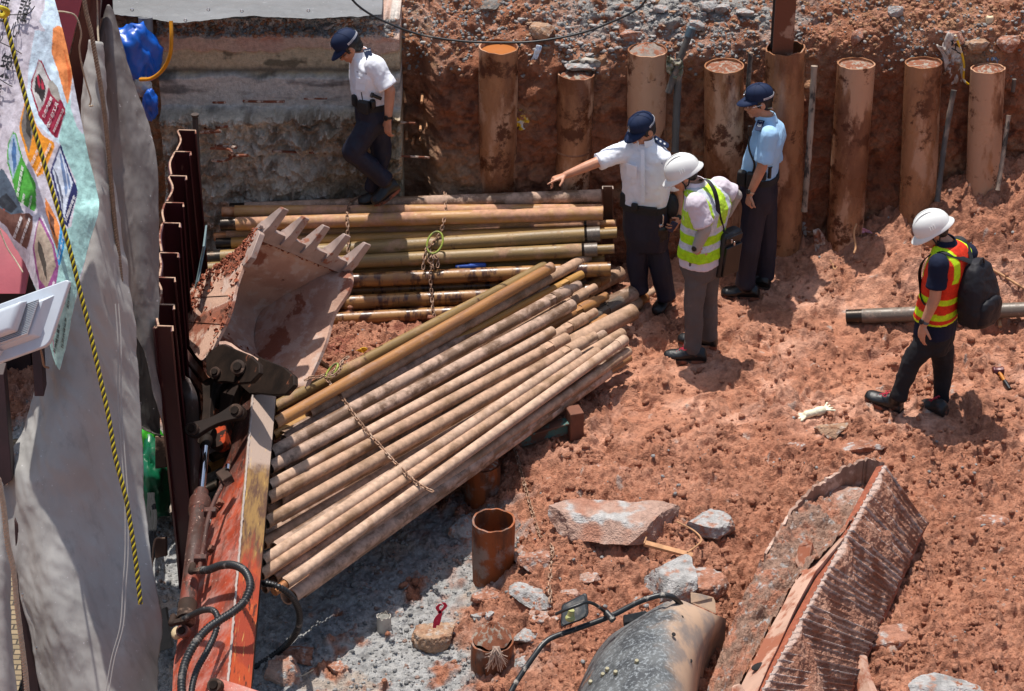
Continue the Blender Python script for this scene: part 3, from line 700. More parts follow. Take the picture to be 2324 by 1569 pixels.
PL = ['orange brown steel casing brim full of muddy water, leftmost against the earth wall', 'stained steel casing with welded ring and grey rag on top, second from left',
      'steel casing heaped with grey gravel right behind the pointing officer', 'steel casing with soil filled mouth left of the officer in light blue shirt',
      'tall steel casing with a flat steel post standing in its mouth', 'leaning orange stained steel casing right of the thin bamboo pole',
      'pale stained steel casing left of the torn white sack', 'rightmost steel casing against the earth wall, right of the torn sack']
FL = [(m_water, 0.0, 'muddy_water'), (m_fillsoil, 0.04, 'soil_fill'), (m_fillgrav, 0.07, 'gravel_fill'), (m_fillsoil, 0.03, 'soil_fill'), None, (m_fillsoil, 0.02, 'soil_fill'), (m_fillsoil, 0.02, 'soil_fill'), (m_fillsoil, 0.04, 'soil_fill')]
PT = []
for i, (uc, hw, vt, uf, vf) in enumerate(PILES):
    yy = 15.56 if i < 3 else 15.44
    pt = AY(uc, vt + 3, yy); pf = AY(uf, vf, yy + 0.0); d = (pf - pt); pb = pt + d * ((pt.z - (Gz(pf.x, 15.3) - 0.25)) / max(0.3, pt.z - pf.z))
    if i in (5, 6, 7): pb.y -= 0.10
    PT.append((pt, pb)); casing(pt, pb, hw / PXM(pt), PL[i], fill=FL[i], rag=0.012 if i == 4 else 0.004, seed=i, weld=0.66 if i == 1 else (0.2 if i == 2 else None), fillz=-0.02 if i else -0.035)
# standing pipe stubs in the foreground
def stub(uc, vr, hw, vb, label, seed, fill=None, fz=-0.03, lean=0.0):
    z = Gz(AZ(uc, vb, -0.3).x, AZ(uc, vb, -0.3).y); pb = AZ(uc, vb - hw * 0.55, z); pt = AY(uc + lean, vr, pb.y)
    pb2 = pb + Vector((0, 0, -0.25)); return casing(pt, pb2, hw / PXM(pt), label, mat=m_rustp, fill=fill, seed=seed, rag=0.006, fillz=fz, thick=0.013)
stub(1120, 1181, 49, 1327, 'open rusty steel pipe standing upright in the grey gravel', 21)
stub(1117, 1452, 49, 1533, 'rusty steel pipe stub capped with soil and frayed white rope', 22, (m_fillsoil, 0.10, 'soil_fill'), 0.02)
stub(1095, 1050, 41, 1150, 'shaded rusty steel pipe stub just right of the slanting pile', 23, (m_fillsoil, 0.05, 'soil_fill'), 0.0)
# small plastic pipes
m_pvc = simple('dusty_pvc', '#b3aba0', 0.5, 0, var=0.15, sc_=8, bump=0.1, dirt='#8f857a', dirta=(0.45, 0.6))
def stub2():
    pb = gp(872, 1432); pt = AY(871, 1398, pb.y)
    casing(pt, pb + Vector((0, 0, -0.1)), 16.5 / PXM(pt), 'small broken white plastic pipe upright in the gravel', mat=m_pvc, fill=(simple('grey_grit', '#77756f', 0.95, sc_=60, bump=1), 0.015, 'gravel_fill'), seed=31, rag=0.02, thick=0.004, name='plastic_pipe', fillz=-0.015)
stub2()
def vent():
    pt, pb = AY(2246, 36, 15.75), AY(2243, 98, 15.75); root = thing('plastic_pipe', pb, 'capped cream plastic pipe sticking up at the top right of the slope', 'pipe')
    q = MB(); q.tube([pb + (pb - pt) * 0.6, pt - (pt - pb) * 0.1], 0.030, 20); obj('pipe_body', q, simple('muddy_pvc', '#8e6e5c', 0.7, dirt='#a98c78', sc_=8), root)
    q = MB(); q.tube([pt - (pt - pb) * 0.50, pt - (pt - pb) * 0.04, pt], [0.036, 0.036, 0.030], 24); obj('cap', q, simple('cream_plastic', '#cdb795', 0.5, var=0.04), root, bevel=0.003)
vent()
# ---- bamboo and scaffold poles standing against the wall
m_bam = simple('weathered_bamboo', '#8d7c6c', 0.7, 0, var=0.25, sc_=7, bump=0.3, dirt='#3a332e', dirta=(0.52, 0.62), ds=9, stretch=(1, 1, 0.4))
m_bamd = simple('blackened_pole', '#4a4541', 0.6, 0, var=0.3, sc_=7, bump=0.3, dirt='#8a786a', dirta=(0.52, 0.66), ds=7, stretch=(1, 1, 0.5))
def pole(pts, r, m, label, nodes=5, cap=None, name='bamboo_pole', cat='pole'):
    P = [Vector(p) for p in pts]; L = bez(P, 24) if len(P) > 2 else [P[0].lerp(P[1], k / 24) for k in range(25)]
    root = thing(name, P[-1], label, cat); q = MB(); rr = []
    for k in range(25): rr.append(r * (1.0 + (0.13 if nodes and k % max(2, 24 // nodes) == 0 else 0) + 0.04 * math.sin(k * 2.1)))
    q.tube(L, rr, 14); obj('shaft', q, m, root)
    if cap: q = MB(); d = (L[0] - L[1]).normalized(); q.tube([L[0] - d * 0.05, L[0] + d * 0.02, L[0] + d * 0.03], [r * 1.3, r * 1.3, r * 0.9], 14); obj('cap', q, simple('grey_blue_plastic', cap, 0.5), root)
    return root
pole([AY(1568, 70, 15.28), AY(1541, 140, 15.22), AY(1517, 210, 15.20)], 0.026, m_bamd, 'upper black plastic pole with blue cap leaning and tied with rag', 0, cap='#3c4d57', name='plastic_pole')
pole([AY(1543, 120, 15.25), AY(1537, 220, 15.2), AY(1532, 345, 15.1)], 0.028, m_bamd, 'grey wooden pole below the tied rag behind the officers', 4, name='wooden_pole')
pole([AY(1704, 120, 15.35), AY(1695, 230, 15.3)], 0.018, m_bam, 'short bamboo pole just above the cap of the officer in light blue', 3)
pole([AY(1848, 150, 15.33), AY(1839, 300, 15.25), AY(1825, 480, 15.15)], 0.023, m_bam, 'long jointed bamboo pole standing right of the light blue officer', 6)
pole([AY(2165, 205, 15.36), AY(2146, 310, 15.28), AY(2137, 380, 15.2), AY(2127, 458, 15.1)], 0.021, m_bamd, 'dark broken bamboo pole hanging below the torn sack', 5)
pole([AY(2289, 262, 15.3), AY(2277, 350, 15.2), AY(2264, 432, 15.1)], 0.018, m_bam, 'thin bamboo pole right of the rightmost casing', 5)
pole([AY(2302, 180, 15.4), AY(2299, 208, 15.4)], 0.016, m_bamd, 'short dark pole stub above the rightmost thin bamboo', 0, name='wooden_pole')
# flat steel post inside the fifth casing
def post():
    pt, pb = PT[4]; a = AY(1781, -40, 15.37); b = AY(1781, 128, 15.37); root = thing('steel_post', b, 'flat muddy steel post rising out of the tall casing at the top', 'post')
    w = 0.077; q = MB(); q.box((a + b) / 2, (w * 2, 0.014, (a - b).length)); obj('front_plate', q, simple('muddy_plate', '#93705c', 0.75, sc_=6, bump=0.4, dirt='#6a3d29', dirta=(0.45, 0.5), ds=3.5), root)
    q = MB(); q.box((a + b) / 2 + Vector((0, 0.08, 0)), (0.012, 0.14, (a - b).length)); q.box((a + b) / 2 + Vector((0, 0.157, 0)), (w * 2, 0.012, (a - b).length)); obj('web_plate', q, simple('dark_plate', '#3d3531', 0.7), root)
post()
def uchan():
    b = AY(1379, 560, 15.28); a = AY(1379, 424, 15.28); root = thing('steel_channel', b, 'small rusty steel channel post standing at the right end of the level stack', 'post')
    w, d, t = 0.042, 0.05, 0.006; pts = [(-w, -d), (-w, 0), (w, 0), (w, -d), (w - t, -d), (w - t, -t), (-w + t, -t), (-w + t, -d)]
    q = MB(); q.loft([[b + Vector((x, y, 0)) for x, y in pts], [a + Vector((x, y, 0)) for x, y in pts]]); obj('channel_body', q, simple('rusty_channel', '#5b3a2b', 0.7, 0.2, sc_=9, dirt='#8a6450'), root)
    q = MB(); q.loft([[a + Vector((x * 1.02, y, 0.001)) for x, y in pts], [a + Vector((x * 1.02, y, 0.006)) for x, y in pts]]); obj('bright_cut_edge', q, simple('cut_edge', '#b9a79a', 0.5, 0.3), root)
uchan()
# ---- chains
m_chain = simple('rusty_chain', '#8a6a55', 0.55, 0.45, var=0.25, sc_=30, bump=0.3, dirt='#b09682', dirta=(0.5, 0.65), ds=25)
def chain_mb(path, pitch=0.034, wr=0.0048, q=None, jit=0.25, seed=0):
    q = q or MB(); P = bez(path, 200); L = [0]
    for a, b in zip(P, P[1:]): L.append(L[-1] + (b - a).length)
    n = max(2, int(L[-1] / pitch)); rs = random.Random(seed); rollv = rs.uniform(0, 1)
    for i in range(n):
        s = (i + 0.5) * L[-1] / n; k = max(0, min(len(P) - 2, int(np.searchsorted(L, s)) - 1)); f = (s - L[k]) / max(1e-6, L[k + 1] - L[k])
        c = P[k].lerp(P[k + 1], f); t = (P[min(k + 3, len(P) - 1)] - P[max(k - 2, 0)]).normalized()
        up = Vector((0, -0.5, 0.85)); up = (up - t * up.dot(t)).normalized(); sd = t.cross(up)
        ro = (math.pi / 2 if i % 2 else 0) + rs.uniform(-jit, jit) + 0.35; A = sd * math.cos(ro) + up * math.sin(ro)
        hl, hw = pitch * 0.36, pitch * 0.30; pts = []
        for j in range(14):
            th = 2 * math.pi * j / 14; cx = math.cos(th); sx = math.sin(th)
            pts.append(c + t * (hl * (1 if cx > 0 else -1) * (1 if abs(cx) > 1e-6 else 0) + hw * cx) + A * hw * sx)
        rg = []; N = t.cross(A).normalized()
        for j in range(14):
            tg = (pts[(j + 1) % 14] - pts[j - 1]).normalized(); B = tg.cross(N)
            rg.append([pts[j] + (N * math.cos(2 * math.pi * m / 6) + B * math.sin(2 * math.pi * m / 6)) * wr for m in range(6)])
        vs = [p for r_ in rg for p in r_]; fs = []
        for a_ in range(14):
            for m in range(6): fs.append((a_ * 6 + m, a_ * 6 + (m + 1) % 6, ((a_ + 1) % 14) * 6 + (m + 1) % 6, ((a_ + 1) % 14) * 6 + m))
        q.add(vs, fs)
    return q
def ys(v):      # front skin of the level stack at photo height v
    return float(np.interp(v, [440, 460, 497, 558, 588, 627, 679, 715, 735], [15.42, 15.30, 15.07, 14.92, 14.82, 14.73, 14.64, 14.52, 14.50])) - 0.012
def on_stack(pts): return [AY(u, v, ys(v)) for u, v in pts]
c1 = on_stack([(814, 450), (800, 456), (794, 464), (788, 488), (789, 514), (789, 536), (790, 566), (786, 600), (772, 650), (752, 700), (751, 738), (755, 762)])
tag(obj('chain', chain_mb(c1, seed=1), m_chain), 'rusty chain over the level stack beside the left officer\'s boot', 'chain')
c2 = on_stack([(1010, 437), (1011, 458), (1012, 478), (1007, 503), (999, 530), (985, 548), (974, 566), (984, 584), (981, 598), (977, 618), (977, 638), (980, 671), (982, 698), (987, 724)])
q = chain_mb(c2, seed=2); chain_mb(on_stack([(972, 560), (965, 573), (962, 591), (960, 612)]), q=q, seed=3); chain_mb(on_stack([(986, 580), (994, 590), (993, 607)]), q=q, seed=4); chain_mb(on_stack([(978, 575), (972, 590), (981, 602), (984, 612)]), q=q, seed=14)
root = thing('chain', c2[-1], 'rusty knotted chain hanging over the middle of the level stack with a yellow ring', 'chain'); obj('links', q, m_chain, root)
m_yel = simple('worn_yellow_green_paint', '#8f9a3c', 0.5, 0.1, var=0.25, sc_=25, dirt='#6d6a4a', dirta=(0.5, 0.6))
def ringmb(c, ax, ay, r, n=28):
    q = MB(); pts = [c + ax * math.cos(2 * math.pi * k / n) + ay * math.sin(2 * math.pi * k / n) for k in range(n + 1)]; q.tube(pts, r, 10, False, False); return q
c = AY(987, 551, 14.86); s_ = PXM(c); A = (AY(997, 528, 14.90) - AY(976, 575, 14.80)) * 0.5; Bv = (AY(999, 558, 14.83) - AY(975, 545, 14.87)) * 0.62
obj('lifting_ring', ringmb(c, A, Bv, 0.0085), m_yel, root)
zc = 0.40
c3 = [AZ(u, v, zc) for u, v in [(738, 852), (742, 862), (758, 881), (783, 912), (806, 945), (834, 980), (859, 1008), (884, 1036), (910, 1064), (938, 1090), (960, 1105), (982, 1116)]]
q = chain_mb(c3, seed=5); chain_mb([AZ(u, v, zc + 0.02) for u, v in [(692, 864), (706, 857), (722, 856), (738, 850)]], q=q, seed=6)
chain_mb([AZ(u, v, zc + 0.05) for u, v in [(747, 856), (762, 850), (772, 838), (775, 822), (790, 810)]], q=q, seed=7); chain_mb([AZ(u, v, zc + 0.04) for u, v in [(745, 850), (758, 842), (766, 832), (776, 826)]], q=q, seed=8)
root = thing('chain', c3[0], 'long rusty chain lying slantwise across the spilled pipes', 'chain'); obj('links', q, m_chain, root)
obj('lifting_ring', ringmb(AZ(753, 843, zc + 0.03), AZ(766, 826, zc + 0.06) - AZ(753, 843, zc + 0.02), AZ(748, 838, zc + 0.03) - AZ(753, 843, zc + 0.03), 0.0085), m_yel, root)
c4 = []
for u, v in [(1158, 992), (1166, 1012), (1178, 1055), (1192, 1105), (1207, 1158), (1219, 1196), (1231, 1224), (1250, 1237), (1254, 1256), (1250, 1285), (1248, 1330), (1249, 1368)]:
    p = gp(u, v, 0.035); c4.append(p)
tag(obj('chain', chain_mb(c4, seed=9), m_chain), 'rusty chain trailing alone down the red mud past the upright pipe', 'chain')
# ================================================================ EXCAVATOR ARM AND BUCKET
def orange_mat():
    t = NT('worn_orange_paint'); v = t.coord((1, 1, 1), rnd=False); vl = t.coord((4, 0.8, 4), rnd=False)
    tc = t.n('ShaderNodeTexCoord'); sx = t.n('ShaderNodeSeparateXYZ'); t.l(tc.outputs['Object'], sx.inputs[0])
    c = t.mix(C3('#a23f26'), C3('#86351f'), t.ramp(t.noise(v, 5, 6), 0.35, 0.65))
    c = t.mix(c, C3('#b54a25'), t.mul(t.ramp(t.noise(v, 2.2, 5, 0.6), 0.52, 0.64), 0.7))
    dust = t.ramp(t.noise(v, 6, 9, 0.7), 0.42, 0.66); c = t.mix(c, C3('#a98a80'), t.mul(dust, 0.6))
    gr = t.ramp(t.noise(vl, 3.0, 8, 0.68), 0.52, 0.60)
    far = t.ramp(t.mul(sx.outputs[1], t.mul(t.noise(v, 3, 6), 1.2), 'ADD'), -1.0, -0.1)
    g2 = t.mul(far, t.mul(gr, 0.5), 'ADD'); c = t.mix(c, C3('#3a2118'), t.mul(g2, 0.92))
    sc2 = t.ramp(t.noise(t.coord((9, 1.2, 9), rnd=False), 9, 5, 0.6), 0.66, 0.70); c = t.mix(c, C3('#c04a1c'), t.mul(sc2, 0.8))
    sp = t.ramp(t.noise(v, 60, 3), 0.66, 0.70); c = t.mix(c, C3('#c7a898'), t.mul(sp, 0.7))
    t.col(c); t.rough(t.ramp(t.noise(v, 8, 5), -0.1, 0.9), 0.0, 0.5); t.bump(t.noise(v, 30, 8, 0.65), 0.3, 0.006); return t.m
def boom_top_mat():
    t = NT('scraped_stick_top'); v = t.coord((1, 1, 1), rnd=False); vl = t.coord((7, 0.9, 7), rnd=False)
    tc = t.n('ShaderNodeTexCoord'); sx = t.n('ShaderNodeSeparateXYZ'); t.l(tc.outputs['Object'], sx.inputs[0])
    c = t.mix(C3('#4a2a1c'), C3('#6d4a36'), t.ramp(t.noise(vl, 3, 6), 0.4, 0.6))
    f = t.mul(t.ramp(t.mul(sx.outputs[1], t.noise(v, 3, 6), 'ADD'), -0.85, -0.6), 1.0)
    tanm = t.ramp(t.noise(v, 3.2, 9, 0.6), 0.44, 0.50); c2 = t.mix(c, C3('#9f8a7c'), tanm)
    c1 = t.mix(C3('#8a6a3c'), C3('#54392a'), t.ramp(t.noise(vl, 2.6, 7, 0.7), 0.42, 0.6))
    lo = t.ramp(t.mul(sx.outputs[1], t.mul(t.noise(vl, 2.4, 6, 0.7), 1.5), 'ADD'), -1.75, -1.25)
    c0 = t.mix(C3('#933820'), C3('#a8451f'), t.ramp(t.noise(v, 4, 5), 0.5, 0.6)); c0 = t.mix(c0, C3('#4d2418'), t.ramp(t.noise(vl, 3.4, 7, .7), .56, .62))
    c = t.mix(c0, t.mix(c1, c2, f), lo); c = t.mix(c, C3('#c9a45c'), t.mul(t.ramp(t.noise(t.coord((20, 1, 20), rnd=False), 4, 6), 0.62, 0.7), 0.6))
    t.col(c); t.rough(0.62, 0, 0.4); t.bump(t.noise(vl, 20, 8, 0.7), 0.4, 0.006); return t.m
m_or = orange_mat(); m_bt = boom_top_mat()
m_gr = simple('oily_black_steel', '#201712', 0.7, 0.0, var=0.5, spec=.15, sc_=6, bump=0.4, bs=25, dirt='#7b4a35', dirta=(0.60, 0.68), ds=6)
m_grd = simple('grimy_brown_casting', '#3a2b23', 0.75, 0.0, spec=.2, var=0.4, sc_=6, bump=0.5, bs=22, dirt='#9b7e6c', dirta=(0.52, 0.66), ds=5)
def bucket_mat():
    t = NT('mud_stained_bucket_steel'); v = t.coord((1, 1, 1), rnd=False)
    c = t.mix(C3('#c09c88'), C3('#ab8472'), t.ramp(t.noise(v, 4, 6), 0.4, 0.62))
    c = t.mix(c, C3('#c3aea2'), t.mul(t.ramp(t.noise(v, 7, 9, 0.62), 0.52, 0.62), 0.7))
    c = t.mix(c, C3('#854832'), t.mul(t.ramp(t.noise(v, 2.6, 9, 0.6), 0.54, 0.58), 0.85))
    c = t.mix(c, C3('#5a382b'), t.mul(t.ramp(t.noise(v, 3.1, 9, 0.55), 0.62, 0.645), 0.9))
    c = t.mix(c, C3('#766c66'), t.mul(t.ramp(t.noise(v, 13, 6, 0.7), 0.62, 0.72), 0.6))
    t.col(c); t.rough(0.7, 0, 0.35)
    t.bump(t.mul(t.noise(v, 60, 7, 0.6), t.mul(t.ramp(t.noise(v, 2.6, 9, 0.6), 0.52, 0.56), t.noise(v, 30, 5)), 'ADD'), 0.45, 0.008); return t.m
m_bk = bucket_mat()
m_clod = simple('clinging_red_mud', '#8a4b34', 0.95, sc_=30, bump=1.0, bs=50, var=.25)
m_tooth = simple('worn_tooth_steel', '#a08a80', 0.55, 0.1, var=0.15, sc_=9, bump=0.3, dirt='#8c5640', dirta=(0.56, 0.64), ds=8)
exc = thing('excavator_arm', AZ(500, 1400, -0.2), 'orange excavator arm with mud caked toothed bucket lying on the spilled pipes', 'excavator')
W = Vector((0.575, 0.40, -0.50)); Wn = W.normalized(); B0 = AZ(500, 690, 1.02)
Np = Vector((0.575, 0.15, -0.50)).normalized()
def bp(u, v): return APL(u, v, B0, Np)
mouth = [(587, 524), (575, 560), (560, 583), (551, 605), (535, 650), (526, 690), (513, 730), (497, 762), (481, 795)]
back = [(466, 812), (455, 818), (437, 797), (424, 770), (416, 735), (419, 695), (436, 648), (476, 612), (520, 580), (545, 556), (566, 535), (580, 516)]
rs_ = np.random.RandomState(3)
mouth_f = [(p.x, p.y) for p in bez([Vector((a, b, 0)) for a, b in mouth], 30)]
back_f = [(p.x, p.y) for p in bez([Vector((a, b, 0)) for a, b in back], 40)]
body = thing('bucket', B0, None, None); body.parent = exc; body.location = B0 - exc.location; body['label'] = 'mud caked bucket'
def lp(L, off=0.0): return [bp(a, b) + Wn * off for a, b in L]
wl = W.length
q = MB(); q.prism(lp(mouth_f + back_f), Wn * 0.028); obj('side_plate', q, m_bk, body, bevel=0.003)
# right plate: rounded cheek
rm = [(587, 522), (590, 552), (582, 580), (562, 610), (545, 640), (530, 690), (513, 732), (497, 766), (478, 806)]
rm_f = [(p.x, p.y) for p in bez([Vector((a, b, 0)) for a, b in rm], 30)]
def gtap(i): f = i / 40.0; return 1.0 - 0.27 * math.sin(math.pi * min(1, f * 1.0)) ** 0.8
mo = [p + W for p in lp([(p_.x, p_.y) for p_ in bez([Vector((a, b, 0)) for a, b in rm[::-1]], 40)])]; bo = [p + W * gtap(i) for i, p in enumerate(lp(back_f))]
q = MB(); rws = []
for a_, b_ in zip(mo, bo): rws.append([a_.lerp(b_, j / 8) for j in range(9)] + [a_.lerp(b_, j / 8) + Wn * 0.026 for j in range(8, -1, -1)])
q.loft(rws); obj('side_plate', q, m_bk, body, smooth=35)
# back sheet (inside and outside), from the lip round to the hinge end
q = MB(); bf = back_f; n = len(bf); nw = 22
P = lp(bf); inn = []
cen = bp(505, 690)
for i, p in enumerate(P):
    t_ = (P[min(i + 1, n - 1)] - P[max(i - 1, 0)]).normalized(); nn = t_.cross(Wn).normalized()
    if nn.dot(cen - p) < 0: nn = -nn
    inn.append(nn)
def shellrow(i, off): return [P[i] + inn[i] * off + W * (((k + 0.0) / nw) * 0.985 * gtap(i) + 0.007) for k in range(nw + 1)]
rows = [shellrow(i, 0.002) for i in range(n)] + [shellrow(i, 0.03) for i in range(n - 1, -1, -1)]
q.loft(rows, False); q.loft([rows[0], rows[-1]], False)
obj('back_sheet', q, m_bk, body)
# cutting lip
lipd = (bp(587, 515) - bp(552, 553)).normalized()
q = MB(); a = bp(584, 522); q.prism([a - lipd * 0.06, a + lipd * 0.06, a + lipd * 0.05 + inn[-1] * 0.04, a - lipd * 0.06 + inn[-1] * 0.045], W); obj('cutting_lip', q, m_tooth, body, bevel=0.004)
for k, f in enumerate((0.05, 0.275, 0.50, 0.735, 0.965)):
    q = MB(); c0 = bp(588, 517) + W * f + inn[-1] * 0.02; wn, up = Wn, inn[-1]
    sec = [(-0.05, 0.050, 0.042), (0.05, 0.050, 0.044), (0.06, 0.044, 0.040), (0.15, 0.040, 0.026), (0.222, 0.036, 0.013), (0.228, 0.032, 0.008)]
    rr = []
    for d, hw, hh in sec:
        m_ = c0 + lipd * d
        rr.append([m_ + wn * hw - up * hh, m_ + wn * (hw * .72) + up * hh, m_ - wn * (hw * .72) + up * hh, m_ - wn * hw - up * hh])
    q.loft(rr); tt = obj('tooth', q, m_tooth, body, bevel=0.006)
    q = MB(); q.tube([c0 + lipd * 0.02 - wn * 0.075, c0 + lipd * 0.02 - wn * 0.04], 0.016, 12); obj('tooth_pin', q, m_tooth, tt)
# side cutter at the far left corner
q = MB(); q.prism(lp([(589, 520), (592, 531), (572, 585), (555, 606), (552, 598), (566, 560), (580, 530)], -0.012), Wn * 0.05); obj('side_cutter', q, m_tooth, body, bevel=0.004)
# wear strips on the outer cheek
q = MB(); q.prism(lp([(424, 727), (500, 733), (500, 736), (424, 731)], -0.006), Wn * 0.01); q.prism(lp([(436, 672), (520, 668), (520, 671), (436, 676)], -0.006), Wn * 0.01); obj('wear_strip', q, m_bk, body)
# clods of mud along the outer cheek, the mouth edge and inside
def clods(q, pts, smin, smax, seed, flat=0.7):
    r = np.random.RandomState(seed)
    for p in pts:
        s = r.uniform(smin, smax); rot = Quaternion(Vector(r.normal(size=3)).normalized(), r.uniform(0, 6)).to_matrix()
        ico(q, p, (s, s * r.uniform(.6, 1), s * flat * r.uniform(.5, 1)), rot, r)
_ico = None
def ico(q, c, s, rot, r, sub=1, jit=0.28):
    global _ico
    import bmesh
    if _ico is None: _ico = {}
    if sub not in _ico:
        bm = bmesh.new(); bmesh.ops.create_icosphere(bm, subdivisions=sub, radius=1.0); bm.verts.ensure_lookup_table()
        _ico[sub] = (np.array([v.co[:] for v in bm.verts]), [tuple(v.index for v in f.verts) for f in bm.faces]); bm.free()
    V, Fs = _ico[sub]; v = V * (1 + r.uniform(-jit, jit, (len(V), 1))) * np.array(s); v = v @ np.array(rot).T + np.array(c)
    q.v.extend(map(tuple, v.tolist())); q.f.extend([tuple(i + q.n for i in f) for f in Fs]); q.mi.extend([q.cur] * len(Fs)); q.n += len(V)
r = np.random.RandomState(8); pts = []
bpoly = mouth_f + back_f
def inside(u, v, poly):
    c = False
    for i in range(len(poly)):
        (x1, y1), (x2, y2) = poly[i], poly[i - 1]
        if (y1 > v) != (y2 > v) and u < (x2 - x1) * (v - y1) / (y2 - y1) + x1: c = not c
    return c
while len(pts) < 520:
    u, v = r.uniform(415, 590), r.uniform(515, 815)
    if not inside(u, v, bpoly): continue
    top = (u - 420) * 0.55 + (650 - v)          # near the upper left edge and the mouth
    e = min(math.hypot(u - a, v - b) for a, b in back_f[18:]); e2 = min(math.hypot(u - a, v - b) for a, b in mouth_f)
    if r.rand() < max(math.exp(-((e - 6) / 22) ** 2) * (v < 700), 0.55 * math.exp(-(e2 / 7) ** 2), 0.006): pts.append(bp(u, v) + Wn * r.uniform(-0.012, 0.006))
q = MB(); clods(q, pts, 0.006, 0.020, 1, 0.45)
pts = []
for _ in range(160):                 # inside floor, hinge end
    i = int(np.clip(r.normal(6, 5), 0, n - 1)); f = np.clip(r.beta(1.5, 1.2), 0.04, 0.96); pts.append(P[i] + inn[i] * 0.03 + W * f * gtap(i))
for _ in range(160): pts.append(P[-2] + inn[-2] * 0.04 + W * r.rand() + lipd * r.uniform(-0.06, 0.04))
clods(q, pts, 0.008, 0.02, 2, 0.5); obj('clinging_mud', q, m_clod, body, smooth=25)
q = MB(); pts = []
Hr = [p + W - Wn * 0.03 for p in lp([(540, 770), (560, 700), (575, 640), (500, 745), (478, 775), (470, 800)])]
# hinge plates and mounting
q = MB()
for off in (0.0, 0.30): q.prism(lp([(466, 800), (505, 781), (566, 806), (588, 826), (588, 846), (568, 868), (540, 870), (505, 866), (488, 868), (468, 850)], off), Wn * 0.04)
obj('hinge_plate', q, m_gr, body, bevel=0.006)
# ragged pale top plate above the hinge plates
q = MB(); tp = [(497, 782), (512, 781), (525, 786), (542, 799), (555, 806), (567, 810), (580, 818), (600, 828), (620, 838), (643, 848)]
zt = [0.62 + 0.0 * k for k in range(len(tp))]; A = [AZ(u, v, 0.92 - 0.022 * k) for k, (u, v) in enumerate(tp)]
q.loft([[p for p in A], [p + Vector((0.0, 0.022, 0.01)) for p in A], [p + Vector((0.005, 0.02, -0.06)) for p in A], [p + Vector((0.005, -0.01, -0.06)) for p in A]], False); q.loft([[p + Vector((0.005, -0.01, -0.06)) for p in A], A], False)
obj('mounting_plate', q, m_bk, body)
q = MB(); q.prism([AZ(646, 847, 0.72), AZ(648, 880, 0.62), AZ(632, 884, 0.60), AZ(618, 870, 0.64), AZ(622, 838, .76)], Vector((0.01, 0.05, 0))); obj('mounting_lug', q, m_bk, body, bevel=0.005)
def pin(c, axis, r, L, m=None, parent=None, name='pivot_pin'):
    axis = axis.normalized(); q = MB(); q.tube([c - axis * L / 2, c + axis * L / 2 - axis * 0.004, c + axis * L / 2], [r, r, r * 0.9], 22); o = obj(name, q, m or m_grd, parent or exc)
    q = MB(); q.tube([c + axis * L / 2, c + axis * (L / 2 + 0.012)], [r * 0.62, r * 0.55], 16); obj('pin_cap', q, m_gr, o); return o
tocam = Vector((-0.25, -0.62, 0.74))
pin(bp(547, 840) + tocam * .02, tocam, 0.050, 0.09); pin(bp(494, 850) + tocam * .02, tocam, 0.036, 0.07)
# ---- stick
Lt, Ct, Rt = AZ(540, 892, 0.42), AZ(579, 842, 0.66), AZ(630, 854, 0.60)
Lb, Cb, Rb = AZ(391, 1590, 0.34), AZ(514, 1590, 0.74), AZ(567, 1590, 0.64)
stick = thing('stick', Lt, None, None); stick.parent = exc; stick.location = Lt - exc.location
def LL(a, b, f): return a.lerp(b, f)
def face(name, A0, B0_, A1, B1_, m, nrm, th=0.02, bow=0.0):
    q = MB(); N_ = 24; r0 = []; r1 = []
    for k in range(N_ + 1):
        f = k / N_; a, b = LL(A0, A1, f), LL(B0_, B1_, f); r0.append([a.lerp(b, j / 6) for j in range(7)]); r1.append([a.lerp(b, j / 6) - nrm * th for j in range(7)])
    for k in range(N_): pass
    q.loft([x + y[::-1] for x, y in zip(r0, r1)]); return obj(name, q, m, stick, smooth=30)
nL = (Cb - Lb).cross(Lt - Lb).normalized(); nL = nL if nL.z > 0 else -nL
nR = (Rb - Cb).cross(Ct - Cb).normalized(); nR = nR if nR.z > 0 else -nR
# widening side plate: waist at the far end
Lm = AZ(524, 945, 0.40); Lm2 = AZ(478, 1161, 0.38)
q = MB(); rows = []
for k in range(31):
    f = k / 30; c = Ct.lerp(Cb, f); v_ = 842 + (1590 - 842) * f
    uL = np.interp(v_, [842, 893, 965, 1060, 1161, 1370, 1500, 1590], [553, 541, 519, 498, 478, 415, 394, 390]); vL = v_ + 45 * (1 - f); l = AZ(uL, vL, 0.42 - 0.08 * f)
    rows.append([l.lerp(c, j / 8) for j in range(9)] + [l.lerp(c, j / 8) - nL * 0.025 for j in range(8, -1, -1)])
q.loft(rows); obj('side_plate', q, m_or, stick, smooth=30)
lefts = [rw[0] for rw in rows]
q = MB(); rws = []
for k in range(31):
    f = k / 30; c = Ct.lerp(Cb, f); r_ = Rt.lerp(Rb, f); rws.append([c.lerp(r_, j / 4) + nR * 0.0 for j in range(5)] + [c.lerp(r_, j / 4) - nR * 0.02 for j in range(4, -1, -1)])
q.loft(rws); obj('top_plate', q, m_bt, stick, smooth=30)
q = MB(); q.loft([[Rt.lerp(Rb, k / 30), Rt.lerp(Rb, k / 30) - Vector((0.03, 0, 0.30)), lefts[k] + Vector((0.04, 0, -0.12)), lefts[k]] for k in range(31)], False)
obj('under_plate', q, m_gr, stick, smooth=30)
